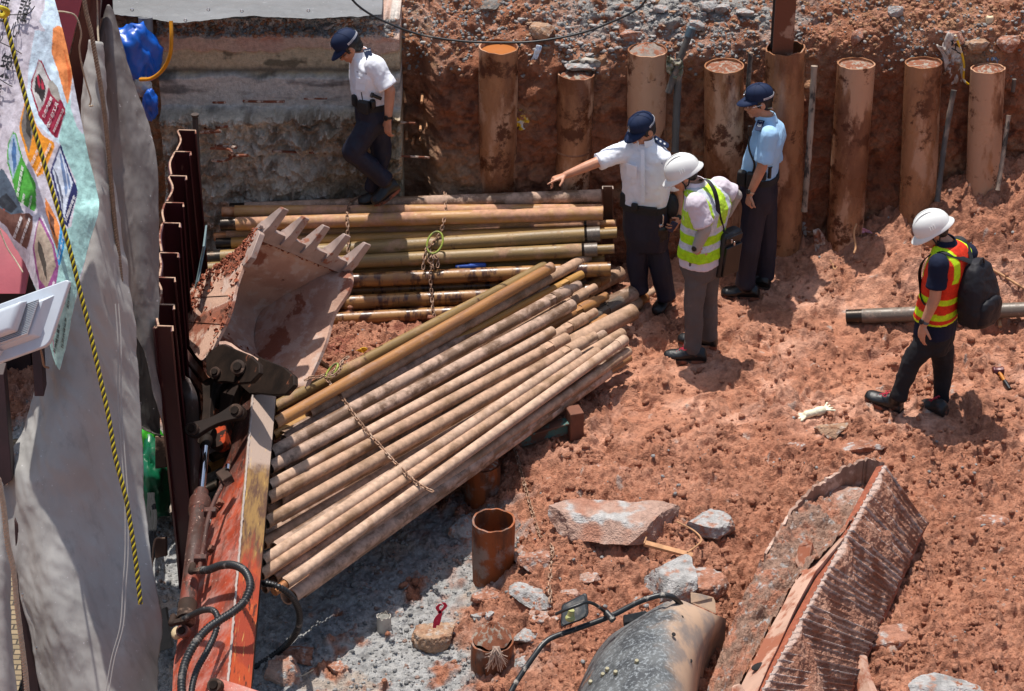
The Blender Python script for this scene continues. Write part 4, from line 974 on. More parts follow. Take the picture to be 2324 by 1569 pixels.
# end cap of the stick towards the bucket and weld line along the crease
q = MB(); q.add([Ct, Rt, Rt - Vector((0.03, 0, .30)), lefts[0]], [(0, 1, 2, 3)]); q.prism([Ct + Vector((0, .002, 0.004)), Rt + Vector((0, .002, 0.004)), Rt + Vector((-.002, .02, -.13)), Ct + Vector((0, .02, -.14))], Vector((0, -0.02, 0.0))); obj('end_plate', q, m_gr, stick)
q = MB(); N_ = 160; q.tube([Ct.lerp(Cb, k / N_) + Vector((rs_.normal() * .0012, 0, 0.004 + rs_.normal() * .001)) for k in range(N_ + 1)], [0.006 + 0.002 * rs_.rand() for _ in range(N_ + 1)], 6); obj('weld_seam', q, simple('pale_weld', '#a89a92', 0.6, 0.2), stick)
def on_side(u, v, up=0.0): p = APL(u, v, lefts[15], nL); return p + nL * up
# warning sticker: yellow with an outlined triangle and a figure
q = MB(); q.prism([on_side(a, b, 0.004) for a, b in ((518, 1241), (535, 1236), (533, 1277), (517, 1282))], nL * 0.001); st = obj('warning_sticker', q, simple('faded_yellow', '#b98a35', 0.6, dirt='#8a5a2c'), stick)
q = MB()
T = [(519.5, 1267), (531, 1264), (524.5, 1279)]
for i in range(3): q.tube([on_side(*T[i], 0.006), on_side(*T[(i + 1) % 3], 0.006)], 0.0015, 5)
for a, b in (((521, 1246), (531, 1244)), ((526, 1245), (525, 1258)), ((525, 1258), (521, 1255)), ((525, 1253), (530, 1256))): q.tube([on_side(*a, 0.006), on_side(*b, 0.006)], 0.002, 5)
obj('sticker_print', q, simple('sticker_black', '#2a2018', 0.6), st)
# hose clamps welded on the side plate
for (u, v) in ((505, 1146), (492, 1160), (486, 1252), (468, 1277)):
    c = on_side(u, v, 0.02); q = MB(); M = Matrix((Vector((1, -.1, .4)).normalized(), Vector((-.1, 1, 0)).normalized(), nL)).transposed(); q.box(c, (0.055, 0.03, 0.03), M); q.box(c + M @ Vector((0.016, -0.004, 0.02)), (0.02, 0.045, 0.022), M); obj('hose_clamp', q, simple('muddy_clamp', '#6d4434', 0.7, dirt='#a08678'), stick, bevel=0.004)
# ---- bucket cylinder
m_chr = simple('chrome_rod', '#c9c9cc', 0.08, 1.0, var=0.02, sc_=4, bump=0)
cyl = thing('hydraulic_cylinder', AZ(455, 1118, 0.62), None, None); cyl.parent = exc; cyl.location = AZ(455, 1118, 0.62) - exc.location
r0, r1 = AZ(467, 1008, 0.66), AZ(456, 1122, 0.62)
q = MB(); q.tube([r0, r1], 0.026, 24); obj('piston_rod', q, m_chr, cyl)
b0, b1 = r1, AZ(424, 1392, 0.58); D = b1 - b0
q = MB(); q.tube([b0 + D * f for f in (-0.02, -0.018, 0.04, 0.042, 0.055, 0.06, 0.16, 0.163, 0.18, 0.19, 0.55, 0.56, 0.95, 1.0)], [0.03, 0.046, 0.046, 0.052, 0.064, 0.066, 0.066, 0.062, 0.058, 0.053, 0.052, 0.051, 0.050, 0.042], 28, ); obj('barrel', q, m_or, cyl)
q = MB(); q.tube([b0 + D * 0.93, b0 + D * 1.06], 0.056, 20); obj('end_cap', q, m_grd, cyl)
pp = [AZ(519, 1075, 0.74), AZ(505, 1100, 0.72), AZ(488, 1135, 0.72), AZ(476, 1165, 0.72), AZ(468, 1200, 0.71), AZ(459, 1255, 0.70), AZ(452, 1292, 0.70)]
q = MB(); q.tube(bez(pp, 30), 0.014, 12); obj('oil_tube', q, m_or, cyl)
q = MB(); M = Matrix((Vector((.8, .5, .3)).normalized(), Vector((-.5, .85, 0)).normalized(), Vector((-.25, -.15, .95)).normalized())).transposed(); q.box(AZ(511, 1083, 0.75), (0.07, 0.11, 0.06), M); obj('valve_block', q, m_grd, cyl, bevel=0.006)
q = MB(); q.tube([AZ(516, 1066, 0.79), AZ(517, 1056, 0.80)], [0.014, 0.016], 8); obj('bolt', q, m_chr, cyl)
for (u, v) in ((477, 1163), (455, 1270)):
    q = MB(); q.box(AZ(u, v, 0.71), (0.075, 0.045, 0.05)); obj('tube_clamp', q, m_or, cyl, bevel=0.006)
# ---- tipping links
def link(pa, pb, ra, rb, th, m, name, ax=tocam):
    ax = ax.normalized(); d = (pb - pa); L = d.length; d.normalize(); s = ax.cross(d).normalized(); out = []
    for k in range(13): a = math.pi / 2 + math.pi * k / 12; out.append(pa + d * ra * math.cos(a) + s * ra * math.sin(a))
    for k in range(1, 6): f = k / 6; w_ = (ra + (rb - ra) * f) * (1 - 0.42 * math.sin(math.pi * f)); out.append(pa + d * L * f - s * w_)
    for k in range(13): a = -math.pi / 2 + math.pi * k / 12; out.append(pb + d * rb * math.cos(a) + s * rb * math.sin(a))
    for k in range(5, 0, -1): f = k / 6; w_ = (ra + (rb - ra) * f) * (1 - 0.42 * math.sin(math.pi * f)); out.append(pa + d * L * f + s * w_)
    q = MB(); q.prism([p - ax * th / 2 for p in out], ax * th); return obj(name, q, m, exc, bevel=0.006)
m_lk = simple('oily_link_orange_scuffs', '#251812', 0.7, 0.0, spec=.15, var=0.4, sc_=5, bump=0.4, bs=25, dirt='#a03c1e', dirta=(0.57, 0.63), ds=5)
pA, pB = AZ(441, 977, 0.80), AZ(538, 936, 0.84)
link(pA, pB, 0.055, 0.058, 0.05, m_lk, 'tipping_link'); pin(pA, tocam, 0.042, 0.08); pin(pB, tocam, 0.046, 0.08)
link(AZ(478, 870, 0.60), AZ(468, 1000, 0.62), 0.05, 0.05, 0.08, m_gr, 'tipping_link'); link(AZ(528, 880, 0.55), AZ(500, 1010, 0.50), 0.075, 0.055, 0.12, m_lk, 'tipping_link')
q = MB(); q.tube([AZ(462, 985, 0.66), AZ(484, 990, 0.66)], 0.05, 20); q.caps(AZ(468, 1000, .66), AZ(466, 1012, .66), 0.045, 0.035); obj('rod_eye', q, m_gr, exc)
link(AZ(488, 905, 0.52), AZ(520, 860, 0.6), 0.05, 0.06, 0.2, m_gr, 'crowd_lever')
# ---- hoses
m_hose = simple('black_spiral_hose', '#1c1c1d', 0.45, 0.0, var=0.3, sc_=12, bump=0.1, dirt='#7a736c', dirta=(0.55, 0.7), ds=14)
def hose(pts, r, name='hydraulic_hose', parent=exc, coil=0.02):
    P = bez(pts, 260); L = [0]
    for a, b in zip(P, P[1:]): L.append(L[-1] + (b - a).length)
    N_ = int(L[-1] / coil * 4); Q = []; R = []
    for k in range(N_ + 1):
        s = L[-1] * k / N_; i = max(0, min(len(P) - 2, int(np.searchsorted(L, s)) - 1)); f = (s - L[i]) / max(1e-6, L[i + 1] - L[i]); Q.append(P[i].lerp(P[i + 1], f)); R.append(r * (1.13 if k % 4 in (0, 1) else 0.86))
    q = MB(); q.tube(Q, R, 12); return obj(name, q, m_hose, parent, smooth=60)
hose([AZ(455, 1295, 0.72), AZ(475, 1293, 0.76), AZ(500, 1284, 0.84), AZ(530, 1283, 0.92), AZ(556, 1297, 0.96), AZ(568, 1328, 0.96), AZ(556, 1363, 0.93), AZ(530, 1388, 0.92), AZ(500, 1407, 0.92), AZ(470, 1428, 0.92), AZ(443, 1460, 0.9), AZ(420, 1505, 0.86), AZ(412, 1550, 0.84), AZ(415, 1600, 0.8)], 0.0215)
hose([AZ(412, 1408, 0.60), AZ(440, 1394, 0.68), AZ(462, 1385, 0.78), AZ(484, 1386, 0.84), AZ(494, 1404, 0.84), AZ(489, 1436, 0.80), AZ(470, 1478, 0.78), AZ(447, 1520, 0.76), AZ(436, 1560, 0.74), AZ(433, 1600, 0.72)], 0.0165)
hose([AZ(580, 1326, 0.42), AZ(606, 1325, 0.46), AZ(634, 1333, 0.46), AZ(662, 1354, 0.36), AZ(679, 1390, 0.18), AZ(676, 1428, 0.0), AZ(652, 1462, -0.18), AZ(620, 1488, -0.28), AZ(580, 1514, -0.32), AZ(560, 1530, -.3)], 0.0185)
for c_, d_ in ((AZ(446, 1296, 0.72), Vector((1, 0, .1))), (AZ(402, 1412, 0.60), Vector((1, .25, .1)))):
    q = MB(); d_.normalize(); q.tube([c_ - d_ * 0.03, c_ + d_ * 0.02, c_ + d_ * 0.022, c_ + d_ * 0.05], [0.02, 0.02, 0.026, 0.026], 6); q.caps(c_ - d_ * .03, c_ - d_ * .03 + Vector((0, 0.06, 0)), 0.022, 0.02); obj('hose_fitting', q, m_grd, exc)
q = MB(); q.prism([AZ(*a) for a in ((470, 1575, 0.80), (478, 1545, 0.84), (500, 1540, 0.86), (545, 1553, 0.84), (600, 1572, 0.80), (600, 1620, 0.8), (470, 1620, 0.8))], Vector((0, 0.01, -0.06))); obj('boom_gusset', q, m_or, exc, bevel=0.006)
pin(AZ(489, 1557, 0.87), tocam, 0.04, 0.05); pin(AZ(417, 1434, 0.52), tocam, 0.038, 0.06, m_or)
q = MB(); q.ell(AZ(402, 1437, 0.46), (0.035, 0.05, 0.03)); obj('grease_cap', q, simple('cream_plastic2', '#b5a07c', 0.6, dirt='#5a4434'), exc)

# ================================================================ SHEET PILES
m_mar = simple('maroon_painted_steel', '#3d151a', 0.35, 0.0, var=0.22, sc_=4, bump=0.15, bs=15, dirt='#7a5448', dirta=(0.66, 0.74), ds=7, stretch=(1, 1, 0.3), spec=0.5)
m_edge = simple('bare_cut_edge', '#a0806a', 0.7, 0.0, var=0.2, sc_=30, dirt='#6a3a2c', dirta=(0.5, 0.6))
SP = [(406, 443, 297), (398, 432, 346), (386, 422, 401), (376, 415, 462), (370, 407, 508), (364, 403, 576), (359, 396, 632), (358, 394, 693), (357, 391, 742)]
ZT = 1.64; TP = []
for (ul, ur, v) in SP: a, b = AZ(ul, v, ZT), AZ(ur, v + 1, ZT); TP.append((a, b))
od = ['furthest', 'second furthest', 'third furthest', 'fourth furthest', 'middle', 'bent sixth', 'third nearest', 'second nearest', 'nearest and longest']
for i, (a, b) in enumerate(TP):
    th = 0.010; nx = TP[i + 1][0] if i < 8 else a + Vector((0.0, -0.02, 0))
    root = thing('sheet_pile', Vector((a.x, a.y, -0.9)), od[i] + ' maroon steel sheet pile in the row left of the bucket', 'sheet pile', 'maroon sheet piles in a row')
    rr = random.Random(i); back_ = nx.lerp(a, 0.06) + Vector((0.012, 0, 0)) if i < 8 else nx
    mid = a.lerp(back_, 0.5) + Vector((rr.uniform(-0.03, 0.035), 0, 0))
    lip = b + Vector((0.006, -0.055, 0)); plan = [p for p in bez([back_, mid, a + Vector((0.0, -0.02, 0))], 8)] + [a, b, lip]
    def off(pl, d):
        o_ = []
        for k, p in enumerate(pl):
            t_ = (pl[min(k + 1, len(pl) - 1)] - pl[max(k - 1, 0)]).normalized(); o_.append(p + Vector((-t_.y, t_.x, 0)) * d)
        return o_
    pl2 = off(plan, th); outl = plan + pl2[::-1]; q = MB(); lv = []
    for z in (ZT, ZT - 0.5, ZT - 1.0, ZT - 1.6, -1.2): lv.append([Vector((p.x + 0.02 * math.sin(z * 2 + i) * 0.4, p.y, z)) for p in outl])
    q.loft(lv[::-1]); obj('web', q, m_mar, root, smooth=30)
    q = MB(); q.loft([[Vector((p.x, p.y, ZT + 0.001)) for p in off(plan, -0.001) + off(plan, th + 0.001)[::-1]], [Vector((p.x, p.y, ZT + 0.006)) for p in off(plan, -0.001) + off(plan, th + 0.001)[::-1]]]); obj('cut_edge', q, m_edge, root, smooth=None)
q = MB(); a, b = AY(443, 268, 14.7), AY(461, 620, 14.45); q.tube([a, a.lerp(b, .3), b + Vector((0, 0, -.3))], 0.022, 14); q.tube([a + Vector((0, 0, .01)), a + Vector((0, 0, .03))], [0.026, 0.03], 14)
tag(obj('steel_rod', q, simple('dark_rust_rod', '#3d2f28', 0.7, dirt='#7a4a34', sc_=9)), 'rusty upright steel tube just right of the furthest maroon sheet pile', 'pole')
q = MB(); q.prism([AZ(447, 640, 1.1), AZ(463, 560, 1.25), AZ(466, 512, 1.3), AZ(460, 560, 1.28), AZ(441, 655, 1.0)], Vector((0.012, 0.01, 0))); tag(obj('steel_plate_strip', q, simple('bluish_strip', '#5c6d70', 0.5, 0.2, dirt='#3a2a22')), 'thin torn bluish metal strip leaning between the sheet piles and the bucket', 'metal strip')
for (pa, pb, w_, lab) in (((412, 790, 0.9), (492, 895, 0.2), 0.035, 'pinkish rusty flat bar leaning behind the bucket hinge'), ((416, 828, 0.8), (480, 915, 0.1), 0.03, 'brown muddy bar leaning lower behind the bucket hinge')):
    a, b = AZ(*pa), AZ(*pb); M = frame(a, b).to_3x3(); q = MB(); q.box((a + b) / 2, ((b - a).length, 0.016, w_ * 1.6), M); tag(obj('flat_bar', q, simple('rusty_flat_bar', '#6e4a40', 0.7, sc_=6, dirt='#9a8076', dirta=(0.45, 0.6)), bevel=0.002), lab, 'bar')
q = MB(); P_ = [AZ(418, 862, 0.9), AZ(436, 905, 0.85), AZ(440, 980, 0.6), AZ(441, 1090, 0.3), AZ(436, 1190, 0.0), AZ(440, 1250, -.3)]
A = bez(P_, 20); q.loft([[p + Vector((-0.05, 0, 0)), p + Vector((0.0, 0, 0.035)), p + Vector((0.035, 0.01, 0.0)), p + Vector((0.0, .02, -0.02))] for p in A]); tag(obj('bent_steel_sheet', q, simple('wet_dark_sheet', '#4a403c', 0.35, 0.3, sc_=6, dirt='#8a7f78', dirta=(0.55, 0.7), stretch=(3, .6, .6)), smooth=60), 'long bent dark steel sheet hanging beside the nearest sheet pile', 'steel sheet')

# ================================================================ BLACK MACHINE COVER WITH HANDRAIL AND MIRROR
def hood_mat():
    t = NT('chipped_black_cover_paint'); v = t.coord((1, 1, 1), rnd=False); vl = t.coord((7, 7, 1.4), rnd=False); tc = t.n('ShaderNodeTexCoord'); sx = t.n('ShaderNodeSeparateXYZ'); t.l(tc.outputs['Object'], sx.inputs[0])
    c = t.mix(C3('#3c3e40'), C3('#5c5e5e'), t.ramp(t.noise(v, 5, 6), 0.4, 0.6))
    c = t.mix(c, C3('#8f9496'), t.mul(t.ramp(t.noise(vl, 7, 9, 0.75), 0.50, 0.60), 0.7))
    c = t.mix(c, C3('#8c5a34'), t.mul(t.ramp(t.noise(v, 3, 7, 0.65), 0.62, 0.68), 0.8))
    dust = t.ramp(t.mul(sx.outputs[0], t.mul(t.mul(t.noise(v, 3.0, 8, 0.6), 0.5, 'SUBTRACT'), 0.55), 'ADD'), 0.02, 0.22)
    c = t.mix(c, t.mix(C3('#b0947c'), C3('#8a7c72'), t.ramp(t.noise(v, 5, 7, .6), .45, .62)), dust)
    t.col(c); t.rough(t.mul(t.mul(dust, 0.3), 0.58, 'ADD'), 0, 0.3); t.bump(t.noise(vl, 12, 7, 0.6), 0.2, 0.004); return t.m
m_hood = hood_mat()
hc = AZ(1462, 1500, -0.05)
hood = thing('machine_cover', hc, 'battered black machine cover dusted tan, with a bent handrail and mirror at the bottom', 'machine cover')
R0 = [((1440, 1418, .0), (1452, 1402, .22), (1478, 1384, .34), (1512, 1366, .44), (1540, 1361, .46), (1585, 1378, .40), (1625, 1396, .30), (1648, 1405, .20)),
      ((1392, 1437, .0), (1408, 1428, .26), (1440, 1412, .40), (1480, 1400, .52), (1530, 1398, .54), (1572, 1412, .46), (1608, 1428, .32), (1636, 1432, .15)),
      ((1355, 1478, .0), (1372, 1470, .28), (1405, 1456, .44), (1455, 1446, .56), (1515, 1445, .58), (1560, 1455, .48), (1592, 1466, .34), (1612, 1470, .1)),
      ((1330, 1524, .0), (1348, 1515, .30), (1385, 1504, .46), (1445, 1500, .58), (1510, 1500, .60), (1556, 1508, .48), (1580, 1518, .32), (1592, 1524, .08)),
      ((1302, 1590, .0), (1322, 1585, .30), (1365, 1580, .46), (1435, 1580, .58), (1505, 1580, .60), (1550, 1584, .48), (1572, 1586, .3), (1580, 1590, .05)),
      ((1285, 1650, .0), (1305, 1650, .30), (1350, 1650, .46), (1430, 1650, .58), (1500, 1650, .60), (1545, 1650, .48), (1570, 1650, .3), (1575, 1650, .05))]
def patch(R, nu, nv):
    rows = [bez([Vector(p) for p in r_], nu) for r_ in R]; return list(map(list, zip(*[bez([rw[i] for rw in rows], nv) for i in range(nu + 1)])))
Gd = patch([[AZ(*p) for p in r_] for r_ in R0], 40, 30)
q = MB(); rows = []
for r_ in Gd:
    rr = []
    for j, p in enumerate(r_):
        g = 0.014 * math.exp(-((j - 19.3) / 0.9) ** 2); rr.append(p - Vector((0, 0, g)))
    rows.append(rr + [Vector((p.x, p.y, -0.35)) for p in (r_[-1], r_[0])])
q.loft(rows); obj('cover_shell', q, m_hood, hood, smooth=50)
q = MB(); q.prism([AZ(1567, 1345, .32), AZ(1585, 1348, .34), AZ(1615, 1356, .30), AZ(1620, 1364, .24), AZ(1622, 1392, .22), AZ(1568, 1368, .34)], Vector((0.01, 0.014, -.01))); obj('torn_bracket', q, m_hood, hood, bevel=0.002)
q = MB(); q.prism([AZ(1414, 1397, .26), AZ(1465, 1386, .30), AZ(1478, 1394, .30), AZ(1460, 1408, .26), AZ(1416, 1414, .2)], Vector((0, 0.02, -0.05))); obj('step_plate', q, simple('black_step', '#33373a', .5, dirt='#6a6662'), hood, bevel=0.003)
for (u, v, z) in ((1368, 1531, .44), (1378, 1519, .47), (1397, 1526, .52), (1445, 1501, .585), (1417, 1559, .53), (1340, 1548, .36)):
    q = MB(); c_ = AZ(u, v, z + .006); q.tube([c_ - Vector((0, 0, .01)), c_ + Vector((0, -.003, .01))], [0.014, 0.011], 10); obj('bolt', q, simple('yellowed_bolt', '#8d8568', 0.6, dirt='#6b6550'), hood)
for (u, v, z) in ((1547, 1401, .49), (1529, 1440, .565), (1567, 1500, .41)):
    q = MB(); c_ = AZ(u, v, z + .02); q.ell(c_, (0.012, 0.018, 0.006)); obj('bolt_hole', q, simple('hole_black', '#120e0c', 0.9), hood)
m_rail = simple('black_handrail', '#232425', 0.4, 0.1, var=0.3, sc_=9, bump=0.2, dirt='#9a9288', dirta=(0.56, 0.64), ds=14)
q = MB(); q.tube(bez([AZ(1150, 1590, .15), AZ(1168, 1555, .2), AZ(1193, 1516, .26), AZ(1220, 1478, .32), AZ(1234, 1461, .34), AZ(1256, 1446, .36), AZ(1310, 1427, .40), AZ(1385, 1399, .46), AZ(1440, 1371, .52), AZ(1472, 1358, .55), AZ(1504, 1351, .56), AZ(1528, 1356, .54), AZ(1545, 1372, .46)], 90), 0.0165, 14); obj('handrail', q, m_rail, hood)
mir = thing('mirror', AZ(1303, 1395, .5), None, None); mir.parent = hood; mir.location = AZ(1303, 1395, .5) - hc
q = MB(); mp = [(1274, 1378, .52), (1277, 1372, .53), (1326, 1347, .60), (1331, 1350, .60), (1335, 1392, .54), (1331, 1401, .53), (1318, 1409, .50), (1276, 1424, .44), (1272, 1420, .44)]
q.prism([AZ(*p) for p in mp], Vector((0.006, 0.03, -0.018))); obj('mirror_housing', q, simple('black_mirror_plastic', '#26282a', 0.45, dirt='#77726c', dirta=(.56, .68)), mir, bevel=0.006)
q = MB(); cm = Vector((0, 0, 0))
for p in mp: cm += AZ(*p) / len(mp)
q.prism([cm + (AZ(*p) - cm) * 0.86 + Vector((-.002, -.006, .004)) for p in mp], Vector((0, .004, -.002))); obj('mirror_back', q, simple('mirror_back_panel', '#3a3d3f', 0.5, dirt='#8a847c', dirta=(.5, .7)), mir, bevel=0.002)
q = MB(); q.tube(bez([AZ(1262, 1394, .58), AZ(1284, 1384, .62), AZ(1312, 1374, .64), AZ(1330, 1367, .64), AZ(1350, 1372, .60), AZ(1372, 1388, .50), AZ(1386, 1400, .47)], 40), 0.010, 12); obj('mirror_arm', q, m_rail, mir)
q = MB(); q.tube([AZ(1294, 1405, .54), AZ(1297, 1385, .60)], [0.024, 0.018], 14); q.ell(AZ(1294, 1403, .55), (0.03, 0.03, 0.02)); obj('mirror_joint', q, simple('yellow_green_grease', '#9b9a62', 0.5, dirt='#5f5c44'), mir)
q = MB(); q.tube([AZ(1375, 1390, .49), AZ(1392, 1408, .47)], 0.022, 10); obj('rail_clamp', q, m_rail, mir)

# ================================================================ RIBBED MUD CAKED STEEL BOX
def tex_mat(name, rough=0.9, b=0.8, bd=0.012): return soil_mat(name, rough, bstr=b, bdist=bd)
rb = thing('ribbed_steel_box', AZ(1860, 1400, 0), 'mud caked ribbed steel box with torn end half buried in the red soil', 'steel box')
RA, RB_, RC, RD = AZ(2006, 1056, .62), AZ(2104, 1196, .12), AZ(1905, 1640, .05), AZ(1690, 1640, .55)
def ribpanel():
    ns, ntt = 620, 200; S, T = np.meshgrid(np.linspace(0, 1, ns), np.linspace(0, 1, ntt), indexing='ij'); s, t = S.ravel(), T.ravel()
    A, B, Cc, Dd = map(np.array, (RA, RB_, RC, RD))
    P_ = (A[None] * (1 - s[:, None]) + Dd[None] * s[:, None]) * (1 - t[:, None]) + (B[None] * (1 - s[:, None]) + Cc[None] * s[:, None]) * t[:, None]
    Nn = np.cross(B - A, Dd - A); Nn /= np.linalg.norm(Nn); Nn = Nn if Nn[2] > 0 else -Nn
    n1 = fbm(P_, 0.12, 5, seed=5.); n2 = fbm(P_, 0.4, 3, seed=6.); n3 = fbm(P_, 0.035, 4, seed=7.)
    ph = s * 40; cell = np.floor(ph); f = ph - cell; hsh = ((_perm[(cell.astype(np.int64) * 7 + 13) & 4095] % 97) / 97.0)
    rib = np.clip(1 - abs(f - 0.5) / 0.17, 0, 1) ** 0.7
    vis = sst(-0.02, 0.10, n2 * .5 + n1 * .5 + 0.18 - 0.14 * t + 0.16 * (hsh - .5)) * (hsh > 0.16)
    mud = 0.014 + 0.018 * n1 + 0.014 * n3 + 0.03 * sst(0.0, .4, n2)
    h = np.maximum(mud, rib * 0.034 * (0.7 + 0.4 * hsh) + 0.004 * n3) * sst(0.0, 0.02, t) * sst(1.0, 0.985, t + .02 * n1)
    h = h - 0.05 * sst(0.92, 1.0, t + 0.10 * n1)
    on = ((rib * 0.034 * (0.7 + 0.4 * hsh) + 0.004 * n3) > mud - 0.003) * vis
    # left ridge is scalloped between ribs
    P_ = P_ + Nn * h[:, None] + (A - B)[None] / np.linalg.norm(A - B) * (0.012 * rib * sst(.1, 0, t))[:, None]
    c = mixc(np.tile(np.array((0.33, 0.155, 0.10)), (len(s), 1)).astype(float), np.array((0.42, 0.235, 0.165)), sst(-.1, .3, n1)); c = mixc(c, np.array((0.2, 0.08, 0.05)), sst(0.05, .4, n3 + .4 * n1) * .6)
    c = mixc(c, mixc(np.tile(np.array((0.62, 0.50, 0.45)), (len(s), 1)), np.array((0.30, 0.285, 0.28)), sst(0, .2, n3)), np.clip(on * (rib > 0.12) * 1.0, 0, 1) * (0.4 + 0.6 * sst(.3, .7, rib))); 
    c = mixc(c, np.array((0.55, 0.43, 0.37)), sst(0.045, 0.0, t) * .8)
    return P_[:, 0].reshape(S.shape), P_[:, 1].reshape(S.shape), P_[:, 2].reshape(S.shape), c, Nn
X_, Y_, Z_, c_, RN = ribpanel()
o = grid_mesh('ribbed_plate', X_ - rb.location.x, Y_ - rb.location.y, Z_ - rb.location.z, c_, tex_mat('ribbed_mud')); o.parent = rb
# panel thickness / skirt to the ground on the low side and far edge
q = MB(); E = [RA, RB_, RC, RD]; q.prism([p - Vector(RN) * 0.004 for p in E], -Vector(RN) * 0.05); obj('plate_back', q, m_clod, rb)
m_tan = simple('dusty_pale_steel', '#b89480', 0.7, 0, var=0.1, sc_=5, bump=0.3, dirt='#94583f', dirta=(0.47, 0.56), ds=3.5)
FL_ = [(1911, 1226, .60), (1862, 1284, .59), (1842, 1310, .58), (1800, 1386, .56), (1766, 1462, .55), (1738, 1520, .55), (1704, 1600, .55)]
FR = [(1885, 1225, .50), (1838, 1284, .50), (1814, 1302, .50), (1778, 1372, .47), (1735, 1450, .45), (1700, 1520, .43), (1660, 1600, .42)]
q = MB(); A = bez([AZ(*p) for p in FL_], 30); Bq = bez([AZ(*p) for p in FR], 30)
q.loft([[a + Vector((.012, 0, .02)), a.lerp(b, .25) + Vector((0, 0, .01)), a.lerp(b, .5), b, b - Vector((0.02, 0, .30)), a - Vector((0, 0, .3))] for a, b in zip(A, Bq)]); obj('smooth_flange', q, m_tan, rb)
q = MB(); q.ell(AZ(1722, 1513, .50), (0.05, 0.028, 0.012), Matrix.Rotation(.6, 3, 'Z')); obj('slot_hole', q, simple('hole_black', '#120e0c', 0.9), rb)
RIM = [(1741, 1256, .42), (1768, 1210, .45), (1796, 1163, .48), (1828, 1128, .50), (1866, 1096, .54), (1915, 1064, .58), (1952, 1049, .60), (1980, 1043, .62), (2005, 1052, .62)]
A = bez([AZ(*p) for p in RIM], 60); q = MB(); rs2 = random.Random(4)
A = [p + Vector((rs2.uniform(-.008, .008), rs2.uniform(-.008, .008), rs2.uniform(-.012, .012))) for p in A]
q.loft([[p, p + Vector((-.012, .016, 0)), p + Vector((-.012, .02, -.5)), p + Vector((0, .0, -.5))] for p in A]); obj('end_rim', q, simple('rim_steel', '#8f7060', 0.7, dirt='#c0a494', sc_=9, dirta=(.5, .6)), rb)
# soil filling the box
def fillpatch():
    R = [[(1866, 1110, .30), (1925, 1092, .22), (1985, 1085, .20), (2000, 1080, .40)], [(1810, 1165, .36), (1880, 1160, .36), (1940, 1160, .36), (1975, 1140, .50)], [(1768, 1230, .38), (1830, 1230, .34), (1890, 1235, .32), (1925, 1215, .52)],
         [(1735, 1290, .34), (1790, 1295, .36), (1830, 1290, .34), (1862, 1284, .50)], [(1690, 1370, .28), (1735, 1370, .34), (1780, 1365, .32), (1808, 1340, .42)], [(1655, 1450, .15), (1690, 1450, .25), (1720, 1450, .24), (1745, 1445, .3)], [(1600, 1600, .05), (1630, 1600, .1), (1650, 1600, .1), (1665, 1600, .15)]]
    Gq = patch([[AZ(*p) for p in r_] for r_ in R], 110, 260); nr, nc = len(Gq), len(Gq[0]); V = np.array([[tuple(p) for p in r_] for r_ in Gq]).reshape(-1, 3)
    cl = fbm(V, 0.11, 5, seed=3., billow=True, gain=.6); w1, w2, cc = worley(V, 0.06, 12); V[:, 2] += 0.07 + 0.06 * cl + 0.04 * np.clip(1 - w1 / .7, 0, 1) ** .7 * ((cc % 91) / 91.)
    n_ = fbm(V, .1, 4, seed=8.); c = mixc(np.tile(np.array((0.27, 0.165, 0.12)), (len(V), 1)).astype(float), np.array((0.36, 0.16, 0.10)), sst(-.1, .3, n_)); c = mixc(c, np.array((0.34, 0.31, 0.29)), sst(.2, .4, fbm(V, .05, 3, seed=9.)))
    sh = (nr, nc); o = grid_mesh('soil_fill', V[:, 0].reshape(sh) - rb.location.x, V[:, 1].reshape(sh) - rb.location.y, V[:, 2].reshape(sh) - rb.location.z, c, m_soil); o.parent = rb
fillpatch()
q = MB(); q.prism([AZ(1812, 1240, .52), AZ(1826, 1224, .56), AZ(1845, 1232, .52), AZ(1838, 1262, .46), AZ(1818, 1300, .44), AZ(1804, 1272, .44)], Vector((.02, .01, -.08))); obj('torn_flap', q, m_tan, rb, bevel=0.004)
q = MB(); q.prism([AZ(1655, 1600, .55), AZ(1662, 1556, .60), AZ(1680, 1550, .60), AZ(1700, 1580, .5), AZ(1700, 1620, .5)], Vector((0, .03, -.05))); obj('torn_lug', q, m_tan, rb, bevel=0.008)
q = MB(); A = bez([AZ(1960, 1490, .12), AZ(1968, 1530, .10), AZ(1985, 1575, .05), AZ(2000, 1630, 0)], 12); q.loft([[p + Vector((-.16, 0, -.1)), p + Vector((-.03, 0, .04)), p + Vector((.02, 0, .0)), p + Vector((.04, 0, -.3)), p + Vector((-.16, 0, -.3))] for p in A]); obj('lower_skirt', q, m_tan, rb)
